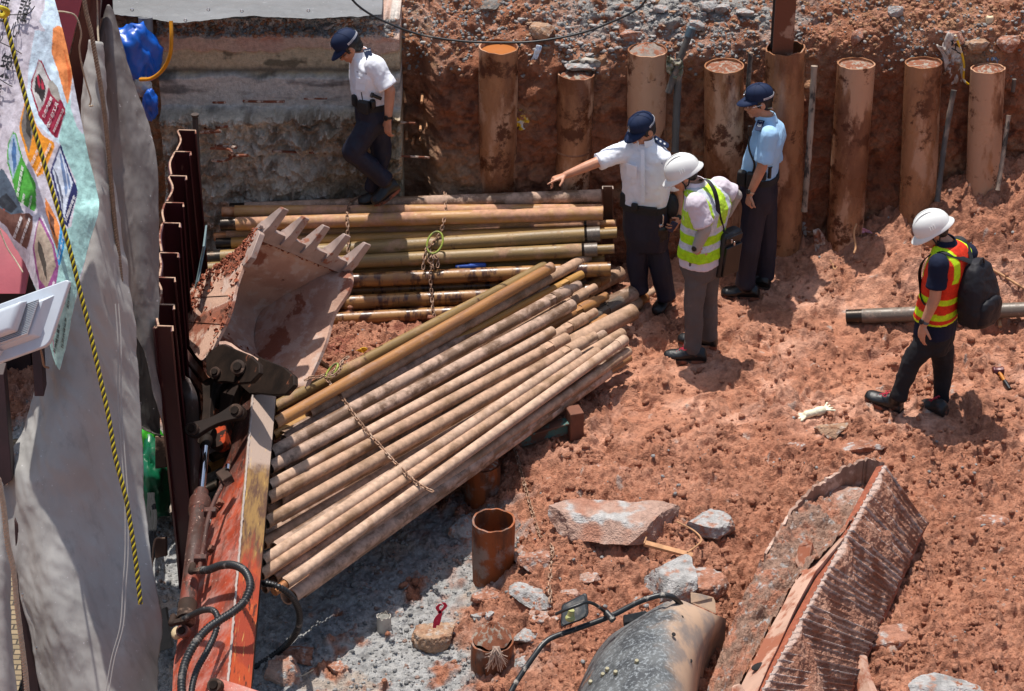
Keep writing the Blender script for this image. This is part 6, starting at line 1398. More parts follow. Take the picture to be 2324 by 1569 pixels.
# ---------- pointing officer
def person2():
    y = 14.75; J = lambda u, v, dy=0: AY(u, v, y + dy)
    P = thing('person', Vector((AY(1470, 690, y).x, y, 0.0)), 'officer in white shirt and navy cap pointing left with outstretched arm', 'person', 'police officers')
    F = nrm(-.32, -.94, 0); R = F.cross(Z3); f, u = fu(Vector((-.74, -.50, -.42))); hc = J(1459, 296, -.02)
    S = [(J(1468, 545), .165, .115, R, F), (J(1466, 505), .168, .118, R, F), (J(1465, 470), .158, .112, R, F), (J(1466, 430), .160, .112, R, F), (J(1466, 385), .178, .118, R, F), (J(1465, 350), .180, .105, R, F), (J(1463, 330), .125, .082, R, F), (J(1462, 318), .070, .060, R, F)]
    sh = J(1414, 342, -.0); el = J(1352, 370, -.10); wr = J(1283, 398, -.16)
    sh2 = J(1509, 356, .02); el2 = J(1539, 441, .06); wr2 = J(1541, 500, -.04)
    q = MB(); head_body(q, hc, f, u); base_body(q, J(1463, 330), hc - u * .05, S, R, F, [(J(1448, 545), J(1447, 598), J(1450, 660)), (J(1486, 545), J(1497, 605), J(1510, 678))], [(sh, el, wr), (sh2, el2, wr2)])
    hand(q, wr, (J(1235, 414, -.22) - wr), nrm(-.3, -.2, -1), nrm(0, -1, .5), point=True, size=1.02); hand(q, wr2, (J(1526, 523, -.16) - wr2), nrm(-1, .2, 0), nrm(-.5, -1, .2), curl=.75)
    fin('body', q, m_skin, P, 0.0055, 3, sfac=.5)
    eyes(P, hc, f, u); hairmesh(P, hc, f, u); cap(P, hc, f, u)
    q = MB(); torso(q, [(J(1466, 470), .160, .116, R, F), (J(1465, 458), .166, .120, R, F), (J(1466, 435), .172, .124, R, F), (J(1466, 400), .184, .130, R, F), (J(1466, 370), .192, .128, R, F), (J(1465, 347), .186, .112, R, F), (J(1463, 331), .130, .088, R, F), (J(1462, 321), .075, .066, R, F)], R, F)
    q.caps(sh + Vector((.04, 0, .0)), sh.lerp(el, .35), .078, .066); q.caps(sh.lerp(el, .3), sh.lerp(el, .72), .066, .062); q.tube([sh.lerp(el, .6), sh.lerp(el, .90)], [.058, .066], 18)
    q.caps(sh2 - Vector((.04, 0, 0)), sh2.lerp(el2, .35), .076, .066); q.caps(sh2.lerp(el2, .3), sh2.lerp(el2, .6), .066, .062); q.tube([sh2.lerp(el2, .55), sh2.lerp(el2, .78)], [.060, .068], 18)
    shirt = fin('shirt', q, m_white, P, 0.0075, 4, wr=0.013, wsc=0.10, seed=2)
    collar(P, J(1462, 322, -.01), R, F, nrm(-.1, -.25, 1), m_white)
    for (u_, v_, s_) in ((1434, 374, -1), (1488, 380, 1)):
        q_ = J(u_, v_, -.135 if s_ < 0 else -.118); N_ = (F + R * (-s_) * .25).normalized(); Rr = N_.cross(Z3).normalized(); flap(P, q_, Rr, nrm(0, -.1, 1), N_, .044, .105, m_white)
    q_ = J(1488, 371, -.128); N_ = (F - R * .25 + Z3 * .1).normalized(); b = MB(); Rr = -N_.cross(Z3).normalized(); b.prism([q_ - Rr * .052 + Z3 * .010, q_ + Rr * .052 + Z3 * .010, q_ + Rr * .052 - Z3 * .010, q_ - Rr * .052 - Z3 * .010], N_ * .003); nm = obj('name_tape', b, simple('pale_blue_tape', '#b9c3d6', .8), P)
    lettering('警 POLICE 察', q_ + N_ * .004, Rr, Z3, .0125, nm, m_navyc)
    b = MB(); pts = [J(1462 + (k - 5) * .1, 335 + k * 12, -.09 - .012 * min(k, 4)) + F * .035 for k in range(11)]; b.loft([[p - R * .014, p - R * .013 + F * .004, p + R * .013 + F * .004, p + R * .014] for p in pts], False)
    for k in range(1, 10, 2): b.tube([pts[k] + F * .003, pts[k] + F * .008], .005, 8)
    obj('button_placket', b, m_white, P)
    epaulette(P, J(1500, 331, -.01) + Z3 * .026, nrm(.75, -.1, -.42), Y3, nrm(.25, -.45, .86), n=3, L=.13, w_=.030); epaulette(P, J(1424, 327, .0) + Z3 * .02, nrm(-.85, -.1, -.3), Y3, nrm(-.2, -.45, .9), n=0, txt='HKP')
    q = MB(); torso(q, [(J(1468, 560), .150, .110, R, F), (J(1467, 530), .170, .124, R, F), (J(1466, 500), .172, .124, R, F), (J(1465, 470), .170, .124, R, F), (J(1465, 459), .168, .122, R, F)], R, F)
    leg(q, J(1449, 548), J(1447, 602), J(1451, 652), .090, .078, .064, .068); leg(q, J(1486, 548, .01), J(1498, 606, -.02), J(1511, 668, -.02), .090, .078, .066, .070)
    fin('trousers', q, m_navy, P, 0.009, 4, wr=0.012, wsc=0.10, wdir=(1, 1, .5), seed=4)
    belt(P, J(1465, 464), R, F, .174, .130)
    pouch(P, J(1416, 452, -.02), F, R, Z3, (.06, .05, .12), 'radio_pouch'); pouch(P, J(1469, 474, -.13), R, F, Z3, (.15, .03, .036), 'baton_holder', bev=.008); pouch(P, J(1440, 470, -.12), R, F, Z3, (.05, .035, .06))
    q = MB(); q.ell(J(1523, 468, -.02), (.055, .07, .10)); pb = fin('pouch_bag', q, m_blkn, P, .009, 3, wr=.006, wsc=.04)
    q = MB(); c = J(1502, 484, -.12); q.tube(bez([c, c + Vector((.012, -.006, -.03)), c + Vector((.008, -.01, -.09)), c + Vector((-.012, -.01, -.11)), c + Vector((-.014, -.006, -.06)), c], 16), .005, 6); q.ell(c + Vector((0, -.01, -.10)), (.016, .006, .012)); obj('carabiner', q, m_met, P)
    q = MB(); c = J(1503, 532, -.12)
    for k in range(5): q.caps(c + Vector((-.03 + .015 * k, 0, .03)), c + Vector((-.035 + .018 * k, -.008, -.045 - .015 * math.sin(k * 1.3))), .014, .010)
    q.ell(c + Vector((0, 0, .035)), (.045, .022, .03)); fin('leather_gloves', q, m_blk, P, .006, 1)
    q = MB(); M = Matrix.Rotation(.5, 3, 'Y'); q.box(J(1526, 515, -.14), (.05, .012, .09), M); obj('phone', q, simple('navy_phone', '#1b2440', .25), P, bevel=.004)
    watch(P, wr2.lerp(el2, .10), wr2 - el2, .031)
    boot(P, gp(1517, 688, .0), gp(1489, 716, .0), J(1511, 676, -.02)); boot(P, AZ(1452, 668, .0), AZ(1428, 690, .0), J(1451, 662))
person2()
# ---------- officer in the light blue shirt
def person4():
    y = 14.98; J = lambda u, v, dy=0: AY(u, v, y + dy)
    P = thing('person', Vector((AY(1715, 670, y).x, y, 0.0)), 'officer in light blue shirt and spectacles standing sideways by the casings', 'person', 'police officers')
    F = nrm(-.94, .28, 0); R = F.cross(Z3); f, u = fu(Vector((-.97, -.16, -.14))); hc = J(1722, 232)
    S = [(J(1722, 450), .15, .12, R, F), (J(1722, 420), .16, .125, R, F), (J(1725, 392), .145, .115, R, F), (J(1730, 350), .155, .115, R, F), (J(1742, 318), .175, .118, R, F), (J(1745, 295), .16, .098, R, F), (J(1742, 276), .10, .07, R, F), (J(1738, 266), .062, .058, R, F)]
    sh = J(1745, 308, -.16); el = J(1729, 380, -.19); wr = J(1702, 440, -.20); sh2 = J(1750, 306, .20); el2 = J(1756, 375, .24); wr2 = J(1738, 430, .22)
    q = MB(); head_body(q, hc, f, u); base_body(q, J(1740, 272), hc - u * .05, S, R, F, [(J(1717, 445, -.07), J(1703, 545, -.08), J(1693, 652, -.08)), (J(1733, 445, .08), J(1736, 545, .08), J(1733, 640, .08))], [(sh, el, wr), (sh2, el2, wr2)])
    hand(q, wr, nrm(-.15, -.05, -1), nrm(.9, .3, 0), nrm(-.6, -.8, 0), curl=1.5, size=.98); hand(q, wr2, nrm(-.2, 0, -1), nrm(.9, -.3, 0), nrm(-1, 0, 0), curl=.8)
    fin('body', q, m_skin, P, 0.0055, 3)
    eyes(P, hc, f, u); glasses(P, hc, f, u, m_met); hairmesh(P, hc, f, u); cap(P, hc, f, u)
    q = MB(); torso(q, [(J(1724, 404), .152, .122, R, F), (J(1723, 388), .158, .132, R, F), (J(1727, 362), .165, .132, R, F), (J(1736, 335), .180, .130, R, F), (J(1743, 312), .185, .124, R, F), (J(1745, 292), .165, .104, R, F), (J(1742, 277), .105, .076, R, F), (J(1739, 268), .068, .064, R, F)], R, F)
    for a, b in ((sh, el), (sh2, el2)):
        q.caps(a, a.lerp(b, .4), .074, .066); q.tube([a.lerp(b, .3), a.lerp(b, .82)], [.064, .070], 18)
    fin('shirt', q, m_blue, P, 0.0075, 4, wr=0.011, wsc=0.09, seed=6, wdir=(1, 1, .6)); collar(P, J(1739, 270), R, F, nrm(-.15, 0, 1), m_blue)
    q = MB(); q.prism([J(1758, 300, -.10), J(1760, 300, -.09), J(1764, 350, -.09), J(1757, 350, -.10)], Vector((.004, -.006, 0))); obj('back_pleat', q, simple('deep_blue_pleat', '#6d9cc6', .85), P)
    q = MB(); torso(q, [(J(1724, 470), .14, .115, R, F), (J(1722, 440), .165, .135, R, F), (J(1722, 415), .162, .132, R, F), (J(1724, 392), .150, .122, R, F)], R, F)
    leg(q, J(1717, 450, -.07), J(1703, 545, -.08), J(1692, 640, -.08), .098, .083, .072, .078); leg(q, J(1735, 450, .08), J(1740, 545, .08), J(1736, 622, .08), .095, .08, .066, .068)
    fin('trousers', q, m_navy, P, 0.009, 4, wr=0.011, wsc=0.12, wdir=(1, 1, .4), seed=9)
    belt(P, J(1725, 397), R, F, .165, .138, up=nrm(-.1, 0, 1))
    pouch(P, J(1684, 404, -.12), F, R, Z3, (.07, .06, .12), 'holster'); pouch(P, J(1703, 408, -.17), F, R, Z3, (.06, .05, .12), 'radio_pouch'); pouch(P, J(1732, 400, -.17), F, R, Z3, (.05, .04, .07)); 
    q = MB(); a = J(1747, 388, -.16); q.tube([a + Z3 * .03, a - Z3 * .06], .014, 12); q.tube([a + Z3 * .035, a + Z3 * .028], .019, 12); obj('torch', q, m_blk, P)
    q = MB(); q.box(J(1702, 296, -.12), (.03, .03, .08)); q.tube(bez([J(1703, 308, -.13), J(1699, 325, -.15), J(1702, 345, -.16), J(1712, 372, -.17), J(1708, 395, -.16)], 60), [.007 + .002 * (k % 2) for k in range(61)], 8); obj('shoulder_radio', q, m_blk, P, bevel=.003)
    q = MB(); q.tube(bez([J(1741, 246, -.05), J(1752, 246, -.06), J(1757, 254, -.03), J(1752, 262, 0)], 12), .003, 6); obj('earpiece_coil', q, m_met, P)
    epaulette(P, J(1723, 296, -.13) + Z3 * .035, nrm(-.25, -.75, -.25), X, nrm(-.1, -.35, .93), marks='stripes', n=1, txt='34074', L=.12)
    watch(P, wr.lerp(el, .08), wr - el, .032, band=m_met, side=nrm(-.8, -.6, 0))
    boot(P, gp(1719, 678, .0), gp(1643, 672, .0), J(1694, 654, -.08), m=m_blk, w_=.05); boot(P, gp(1745, 655), gp(1692, 650), J(1735, 640, .08), m=m_blk)
person4()
# ---------- helmeted man in the fluorescent yellow vest
def person3():
    y = AZ(1588, 806, 0).y; J = lambda u, v, dy=0: AY(u, v, y + dy)
    P = thing('person', Vector((AY(1588, 800, y).x, y, 0.0)), 'man in white helmet and fluorescent yellow vest with hands on hips', 'person', 'helmeted men')
    F = nrm(-.78, .60, 0); R = F.cross(Z3); up = nrm(.06, -.02, 1); f, u = fu(Vector((-.86, -.02, -.52))); hc = J(1550, 396, .04)
    S = [(J(1592, 600), .155, .12, R, F), (J(1590, 575), .155, .12, R, F), (J(1592, 540), .145, .11, R, F), (J(1597, 500), .160, .115, R, F), (J(1603, 465), .185, .12, R, F), (J(1600, 440, .02), .175, .105, R, F), (J(1588, 424, .03), .11, .08, R, F), (J(1578, 417, .03), .066, .062, R, F)]
    sh = J(1580, 462, -.16); el = J(1600, 520, -.20); wr = J(1579, 566, -.17); sh2 = J(1632, 425, .10); el2 = J(1670, 444, .12); wr2 = J(1650, 486, .14)
    q = MB(); head_body(q, hc, f, u); base_body(q, J(1584, 424, .03), hc - u * .05, S, R, F, [(J(1582, 600, -.06), J(1575, 692, -.08), J(1574, 798, -.08)), (J(1606, 600, .06), J(1606, 686, .08), J(1610, 768, .10))], [(sh, el, wr), (sh2, el2, wr2)])
    hand(q, wr, nrm(.75, .1, -.75), nrm(0, 1, 0), nrm(-.5, 0, .8), curl=.5); hand(q, wr2, nrm(-.9, -.2, -.3), nrm(0, -1, 0), nrm(0, 0, 1), curl=.5)
    fin('body', q, m_skin, P, 0.0055, 3)
    eyes(P, hc, f, u); glasses(P, hc, f, u); hairmesh(P, hc, f, u); helmet(P, hc, f, u)
    q = MB(); torso(q, [(J(1592, 592), .172, .138, R, F), (J(1592, 570), .170, .135, R, F), (J(1593, 540), .160, .125, R, F), (J(1598, 500), .172, .128, R, F), (J(1604, 465), .192, .130, R, F), (J(1601, 440, .02), .182, .114, R, F), (J(1589, 425, .03), .12, .088, R, F), (J(1579, 418, .03), .072, .068, R, F)], R, F)
    for a, b in ((sh, el), (sh2, el2)): q.caps(a, a.lerp(b, .4), .076, .068); q.tube([a.lerp(b, .3), a.lerp(b, .84)], [.066, .072], 18)
    fin('shirt', q, m_pink, P, 0.0075, 4, wr=0.011, wsc=0.07, seed=12); collar(P, J(1579, 420, .03), R, F, nrm(-.25, .1, 1), m_pink)
    q = MB(); q.caps(sh.lerp(el, .85), el, .047, .047); q.caps(el, el.lerp(wr, .4), .047, .045); q.caps(el.lerp(wr, .4), wr, .045, .033); fin('arm_sleeve', q, m_sleeve, P, .006, 3, wr=.002, wsc=.04); q = MB(); q.caps(sh2.lerp(el2, .85), el2, .047, .047); q.caps(el2, wr2, .046, .034); fin('arm_sleeve', q, m_sleeve, P, .006, 3, wr=.002, wsc=.04)
    # vest shell painted with its own tape layout
    secs = [(J(1592, 574), .182, .148, R, F), (J(1592, 556), .178, .144, R, F), (J(1594, 535), .170, .136, R, F), (J(1599, 500), .180, .138, R, F), (J(1605, 468), .196, .142, R, F), (J(1603, 444, .02), .186, .124, R, F), (J(1596, 429, .025), .15, .104, R, F), (J(1587, 418, .03), .088, .082, R, F)]
    q = MB(); torso(q, secs, R, F)
    zz = sorted([(s_[0].z, s_[0]) for s_ in secs], key=lambda a: a[0])
    def paint(V):
        c = np.tile(np.array(C3('#a6d216')), (len(V), 1)).astype(float); Z_ = np.array([a for a, _ in zz]); cx = np.interp(V[:, 2], Z_, [p.x for _, p in zz]); cy = np.interp(V[:, 2], Z_, [p.y for _, p in zz])
        l = (V[:, 0] - cx) * R.x + (V[:, 1] - cy) * R.y; top = zz[-1][0]
        sv = np.array((.50, .52, .56)); z1, z2 = J(1592, 508).z, J(1592, 543).z; w_ = .026
        tape = (abs(V[:, 2] - z1) < w_) | (abs(V[:, 2] - z2) < w_) | ((abs(abs(l) - .085) < .026) & (V[:, 2] > z1)) 
        mesh_ = (V[:, 2] > z1) & ~tape; c[mesh_] = np.array(C3('#b8de3c')) * .9; c[tape] = sv; return c
    fin('safety_vest', q, m_vest, P, .0075, 3, wr=.010, wsc=.07, seed=14, paint=paint)
    q = MB(); torso(q, [(J(1592, 625), .14, .11, R, F), (J(1591, 600), .160, .130, R, F), (J(1591, 575), .160, .128, R, F), (J(1592, 560), .150, .12, R, F)], R, F)
    leg(q, J(1583, 605, -.06), J(1575, 692, -.08), J(1573, 788, -.08), .086, .070, .060, .064); leg(q, J(1606, 605, .05), J(1606, 686, .07), J(1609, 758, .09), .086, .068, .058, .062)
    fin('trousers', q, m_tgrey, P, 0.009, 4, wr=0.013, wsc=0.08, wdir=(1, 1, .7), seed=15)
    watch(P, wr.lerp(el, .10), wr - el, .034, side=nrm(-.5, -.8, .2))
    boot(P, gp(1598, 822), gp(1513, 815), J(1575, 796, -.08), laces=m_redlace); boot(P, gp(1622, 790), gp(1545, 777), J(1611, 768, .10))
    # shoulder bag is a thing of its own
    B = thing('shoulder_bag', J(1650, 630, -.02), 'black laptop bag hanging by a strap at the hip of the yellow vest man', 'bag')
    q = MB(); M = Matrix((nrm(.72, .62, 0), nrm(-.62, .72, 0), nrm(0.08, 0, 1))).transposed(); c = J(1649, 572, .0); q.box(c, (.19, .10, .36), M); bd = obj('bag_body', q, simple('black_bag_nylon', '#17171a', .5, var=.2, bump=.3, bs=200), B, bevel=.025)
    q = MB(); q.box(c + M @ Vector((0, -.055, -.04)), (.16, .03, .24), M); q.box(c + M @ Vector((0, -.052, .13)), (.17, .012, .05), M); obj('front_pocket', q, m_blk, B, bevel=.012)
    q = MB(); st = [J(1640, 520, -.05), J(1632, 490, -.13), J(1627, 455, -.135), J(1620, 430, -.11), J(1606, 410, -.06), J(1592, 408, -.0), J(1584, 420, .06)]; A = bez(st, 30); q.loft([[p - X * .016, p + X * .016 - Y3 * .002, p + X * .016 + Vector((0, .003, 0)), p - X * .016 + Vector((0, .003, .001))] for p in A]); q2 = bez([J(1640, 520, -.05), J(1652, 535, -.06), J(1660, 545, -.03)], 8); q.loft([[p - X * .012, p + X * .012, p + X * .012 + Vector((0, .003, 0)), p - X * .012 + Vector((0, .003, .001))] for p in q2]); obj('strap', q, m_blkn, B)
    q = MB(); 
    for u_, v_ in ((1637, 512), (1667, 553), (1661, 548)): q.box(J(u_, v_, -.08), (.012, .006, .03))
    obj('buckle', q, m_met, B, bevel=.002)
person3()
# ---------- helmeted man with the backpack
def person5():
    y = AZ(2085, 932, 0).y; J = lambda u, v, dy=0: AY(u, v, y + dy)
    P = thing('person', Vector((AY(2090, 930, y).x, y, 0.0)), 'man in white helmet, orange vest and black backpack walking left on the mud', 'person', 'helmeted men')
    F = nrm(-.80, .55, 0); R = F.cross(Z3); f, u = fu(Vector((-.83, .02, -.58))); hc = J(2117, 524, .02)
    S = [(J(2120, 765), .155, .12, R, F), (J(2123, 735), .155, .12, R, F), (J(2130, 700), .145, .11, R, F), (J(2140, 650), .165, .115, R, F), (J(2150, 605), .185, .12, R, F), (J(2156, 575), .175, .10, R, F), (J(2152, 556), .11, .075, R, F), (J(2144, 548), .062, .060, R, F)]
    sh = J(2130, 600, -.16); el = J(2122, 676, -.20); wr = J(2096, 737, -.22); sh2 = J(2195, 575, .14); el2 = J(2190, 640, .24); wr2 = J(2160, 700, .22)
    kn, an = J(2067, 822, -.08), J(2040, 899, -.10); kn2, an2 = J(2141, 830, .08), J(2136, 915, .06)
    q = MB(); head_body(q, hc, f, u); base_body(q, J(2148, 556), hc - u * .05, S, R, F, [(J(2110, 765, -.07), kn, an), (J(2134, 765, .07), kn2, an2)], [(sh, el, wr), (sh2, el2, wr2)])
    hand(q, wr, nrm(-.08, 0, -1), nrm(.8, .4, 0), nrm(-.8, -.5, 0), curl=.35, size=1.02); hand(q, wr2, nrm(-.2, 0, -1), nrm(.9, -.3, 0), nrm(-1, 0, 0), curl=.5)
    fin('body', q, m_skin, P, 0.0055, 3); eyes(P, hc, f, u); glasses(P, hc, f, u); hairmesh(P, hc, f, u); h = helmet(P, hc, f, u)
    q = MB(); torso(q, [(J(2122, 752), .165, .13, R, F), (J(2125, 725), .162, .128, R, F), (J(2132, 690), .155, .122, R, F), (J(2142, 645), .172, .125, R, F), (J(2151, 605), .190, .128, R, F), (J(2157, 577), .182, .108, R, F), (J(2153, 559), .12, .082, R, F), (J(2146, 551), .07, .068, R, F)], R, F)
    for a, b in ((sh, el), (sh2, el2)): q.caps(a, a.lerp(b, .4), .072, .064); q.tube([a.lerp(b, .3), a.lerp(b, .70)], [.062, .070], 18)
    fin('polo_shirt', q, m_navys, P, 0.0075, 4, wr=0.006, wsc=0.08, seed=22); collar(P, J(2146, 552), R, F, nrm(-.25, .1, 1), m_navys)
    secs = [(J(2124, 716), .172, .142, R, F), (J(2128, 700), .170, .138, R, F), (J(2134, 675), .166, .134, R, F), (J(2143, 640), .178, .136, R, F), (J(2151, 605), .192, .138, R, F), (J(2157, 578), .188, .120, R, F), (J(2155, 562), .145, .098, R, F), (J(2149, 551), .086, .082, R, F)]
    q = MB(); torso(q, secs, R, F); zz = sorted([(s_[0].z, s_[0]) for s_ in secs], key=lambda a: a[0])
    def paint(V):
        c = np.tile(np.array(C3('#cf3216')), (len(V), 1)).astype(float); Z_ = np.array([a for a, _ in zz]); cx = np.interp(V[:, 2], Z_, [p.x for _, p in zz]); cy = np.interp(V[:, 2], Z_, [p.y for _, p in zz])
        l = (V[:, 0] - cx) * R.x + (V[:, 1] - cy) * R.y; g = np.array(C3('#bfe31c')); z1, z2 = J(2135, 662).z, J(2128, 696).z; w_ = .024
        m_ = (abs(V[:, 2] - z1) < w_) | (abs(V[:, 2] - z2) < w_) | ((abs(abs(l) - .115) < .028) & (V[:, 2] > J(2150, 620).z)) | (V[:, 2] < zz[0][0] + .012); c[m_] = g; return c
    fin('safety_vest', q, m_vest, P, .0075, 3, wr=.005, wsc=.07, seed=24, paint=paint)
    q = MB(); torso(q, [(J(2120, 790), .13, .11, R, F), (J(2120, 765), .155, .125, R, F), (J(2122, 742), .158, .125, R, F), (J(2124, 728), .150, .12, R, F)], R, F)
    leg(q, J(2110, 768, -.07), kn, an.lerp(kn, .05), .088, .068, .050, .056); leg(q, J(2134, 770, .07), kn2, an2.lerp(kn2, .1), .088, .068, .050, .056)
    fin('trousers', q, m_char, P, 0.009, 4, wr=0.014, wsc=0.07, wdir=(1, 1, .8), seed=25)
    watch(P, wr.lerp(el, .10), wr - el, .032, band=simple('grey_band', '#4d565c', .6), side=nrm(-.85, -.5, .2))
    boot(P, gp(2038, 940, -.0), gp(1968, 905, .055), an, laces=m_redlace, w_=.05); boot(P, gp(2142, 950), gp(2096, 925), an2, laces=m_redlace, w_=.05)
    B = thing('backpack', J(2180, 740, .0), 'dark grey backpack worn over the orange vest', 'backpack')
    q = MB(); bk = -F; ax = nrm(.30, 0, .95); c = J(2170, 650, 0) + bk * .165; bk2 = nrm(bk.x, bk.y - .25, 0); Rr = Z3.cross(bk2)
    for f_, hw, hd, dd in ((-.235, .05, .05, .0), (-.20, .125, .090, .0), (-.10, .150, .110, 0), (.02, .150, .100, 0), (.12, .135, .080, -.01), (.20, .10, .055, -.02), (.235, .04, .03, -.03)): pass
    rings = [sect(c + Z3 * f_ + bk2 * dd, Rr, bk2, hw, hd, 22, 1.6) for f_, hw, hd, dd in ((-.24, .06, .05, .0), (-.215, .125, .090, .01), (-.10, .148, .112, .012), (.02, .146, .100, 0), (.12, .130, .080, -.015), (.20, .10, .055, -.03), (.235, .05, .03, -.04))]
    q.loft(rings); m_bp = cloth('dark_backpack_nylon', '#1b1a20', .6, .2, weave=300, b=.3); fin('pack_body', q, m_bp, B, .009, 2, wr=.010, wsc=.09, seed=31)
    q = MB(); q.loft([sect(c + Z3 * f_ + bk2 * (.105 + dd), Rr, bk2, hw, .04, 18, 1.6) for f_, hw, dd in ((-.21, .09, -.02), (-.17, .115, 0), (-.06, .115, 0), (-.02, .10, -.01), (0, .06, -.02))]); fin('front_pocket', q, m_bp, B, .008, 2, wr=.008, wsc=.06, seed=33)
    q = MB()
    for sg in (-1, 1):
        s0 = J(2157, 582) + R * sg * .115; pts = [c + Z3 * .17 + Rr * (-sg) * .06, s0 + Z3 * .075 + F * .0 - F * .05, s0 + Z3 * .06 + F * .06, s0 + F * .15 - Z3 * .05, s0 + F * .15 - Z3 * .20, s0 + F * .04 - Z3 * .33 + R * sg * .05, c - Z3 * .16 - Rr * sg * .12]
        A = bez(pts, 40); q.loft([[p - R * .026, p + R * .026, p + R * .024 + Z3 * .008 + F * .004, p - R * .024 + Z3 * .008 + F * .004] for p in A])
    obj('shoulder_strap', q, m_blkn, B); q = MB(); q.tube(bez([c + Z3 * .22 - Rr * .03, c + Z3 * .27, c + Z3 * .22 + Rr * .03], 10), .007, 8); obj('grab_loop', q, m_blkn, B)
person5()
# ---------- officer stepping along the stacked pipes
def person1():
    y = 15.22; J = lambda u, v, dy=0: AY(u, v, y + dy)
    P = thing('person', J(862, 462), 'officer in white shirt stepping along the stacked pipes and looking down', 'person', 'police officers')
    F = nrm(-.93, -.34, 0); R = F.cross(Z3); f, u = fu(Vector((-.76, -.14, -.63))); hc = J(793, 107, -.02)
    S = [(J(848, 275), .145, .115, R, F), (J(846, 250), .15, .118, R, F), (J(841, 226), .138, .108, R, F), (J(837, 195), .150, .110, R, F), (J(836, 165), .170, .115, R, F), (J(832, 142), .165, .10, R, F), (J(822, 128), .105, .075, R, F), (J(814, 121), .062, .058, R, F)]
    sh = J(851, 150, -.13); el = J(885, 205, -.18); wr = J(881, 273, -.20); sh2 = J(826, 146, .16); el2 = J(840, 205, .22); wr2 = J(822, 262, .20)
    kn, an = J(801, 345, -.12), J(872, 408, -.06); kn2, an2 = J(866, 345, .08), J(846, 428, .10)
    q = MB(); head_body(q, hc, f, u); base_body(q, J(820, 130), hc - u * .05, S, R, F, [(J(848, 270, -.07), kn, an), (J(852, 270, .07), kn2, an2)], [(sh, el, wr), (sh2, el2, wr2)])
    hand(q, wr, nrm(-.08, 0, -1), nrm(.6, .6, 0), nrm(-.9, -.2, 0), curl=.55, size=1.02); hand(q, wr2, nrm(-.2, 0, -1), nrm(.9, -.3, 0), nrm(-1, 0, 0), curl=.5)
    fin('body', q, m_skin, P, 0.0055, 3); eyes(P, hc, f, u); glasses(P, hc, f, u); hairmesh(P, hc, f, u); cap(P, hc, f, u)
    q = MB(); torso(q, [(J(843, 236), .148, .118, R, F), (J(841, 222), .150, .122, R, F), (J(838, 205), .158, .126, R, F), (J(836, 180), .172, .128, R, F), (J(836, 160), .182, .126, R, F), (J(832, 142), .172, .108, R, F), (J(822, 129), .112, .082, R, F), (J(815, 122), .070, .066, R, F)], R, F)
    for a, b in ((sh, el), (sh2, el2)): q.caps(a, a.lerp(b, .4), .076, .068); q.tube([a.lerp(b, .3), a.lerp(b, .86)], [.066, .076], 18)
    fin('shirt', q, m_white, P, 0.0075, 4, wr=0.012, wsc=0.10, seed=42); collar(P, J(816, 124), R, F, nrm(-.3, 0, 1), m_white)
    c = J(820, 178, -.16); N_ = nrm(-.45, -.88, .1); Rr = N_.cross(Z3).normalized(); flap(P, c, Rr, nrm(.1, 0, 1), N_, .044, .10, m_white)
    lettering('警 POLICE 察', J(821, 166, -.165), -Rr, nrm(-.15, 0, 1), .011, P, m_navyc)
    epaulette(P, J(838, 141, -.12) + Z3 * .045, nrm(.28, -.62, -.62), X, nrm(.1, -.62, .8), L=.125, w_=.030, n=1, txt='警HKP察')
    q = MB(); torso(q, [(J(850, 290), .13, .11, R, F), (J(848, 268), .155, .126, R, F), (J(845, 248), .155, .126, R, F), (J(842, 228), .144, .114, R, F)], R, F)
    leg(q, J(848, 272, -.07), kn, an.lerp(kn, .06), .094, .080, .062, .066); leg(q, J(853, 272, .07), kn2, an2.lerp(kn2, .08), .092, .078, .062, .066)
    fin('trousers', q, m_navy, P, 0.009, 4, wr=0.015, wsc=0.10, wdir=(1, 1, .6), seed=45)
    belt(P, J(842, 231), R, F, .155, .124, up=nrm(.05, 0, 1)); pouch(P, J(826, 243, -.17), nrm(-.5, -.85, 0).cross(Z3), nrm(-.5, -.85, 0), Z3, (.095, .05, .10), 'radio_pouch'); pouch(P, J(806, 228, -.10), F, R, Z3, (.05, .05, .09)); pouch(P, J(846, 236, -.17), R, F, Z3, (.05, .04, .07), m=m_blk)
    q = MB(); a = J(846, 217, -.19); q.tube([a, a + Vector((.06, .02, -.035))], .014, 12); q.tube([a, a + Vector((-.012, -.004, .006))], .02, 12); q.tube([J(823, 228, -.19), J(820, 210, -.20)], .004, 6); obj('torch', q, m_blk, P)
    watch(P, wr.lerp(el, .10), wr - el, .033, side=nrm(-.5, -.85, 0))
    boot(P, AY(906, 430, 15.22), AY(853, 465, 15.14), an, w_=.05); boot(P, AY(868, 462, 15.33), AY(818, 466, 15.31), an2, w_=.05)
person1()
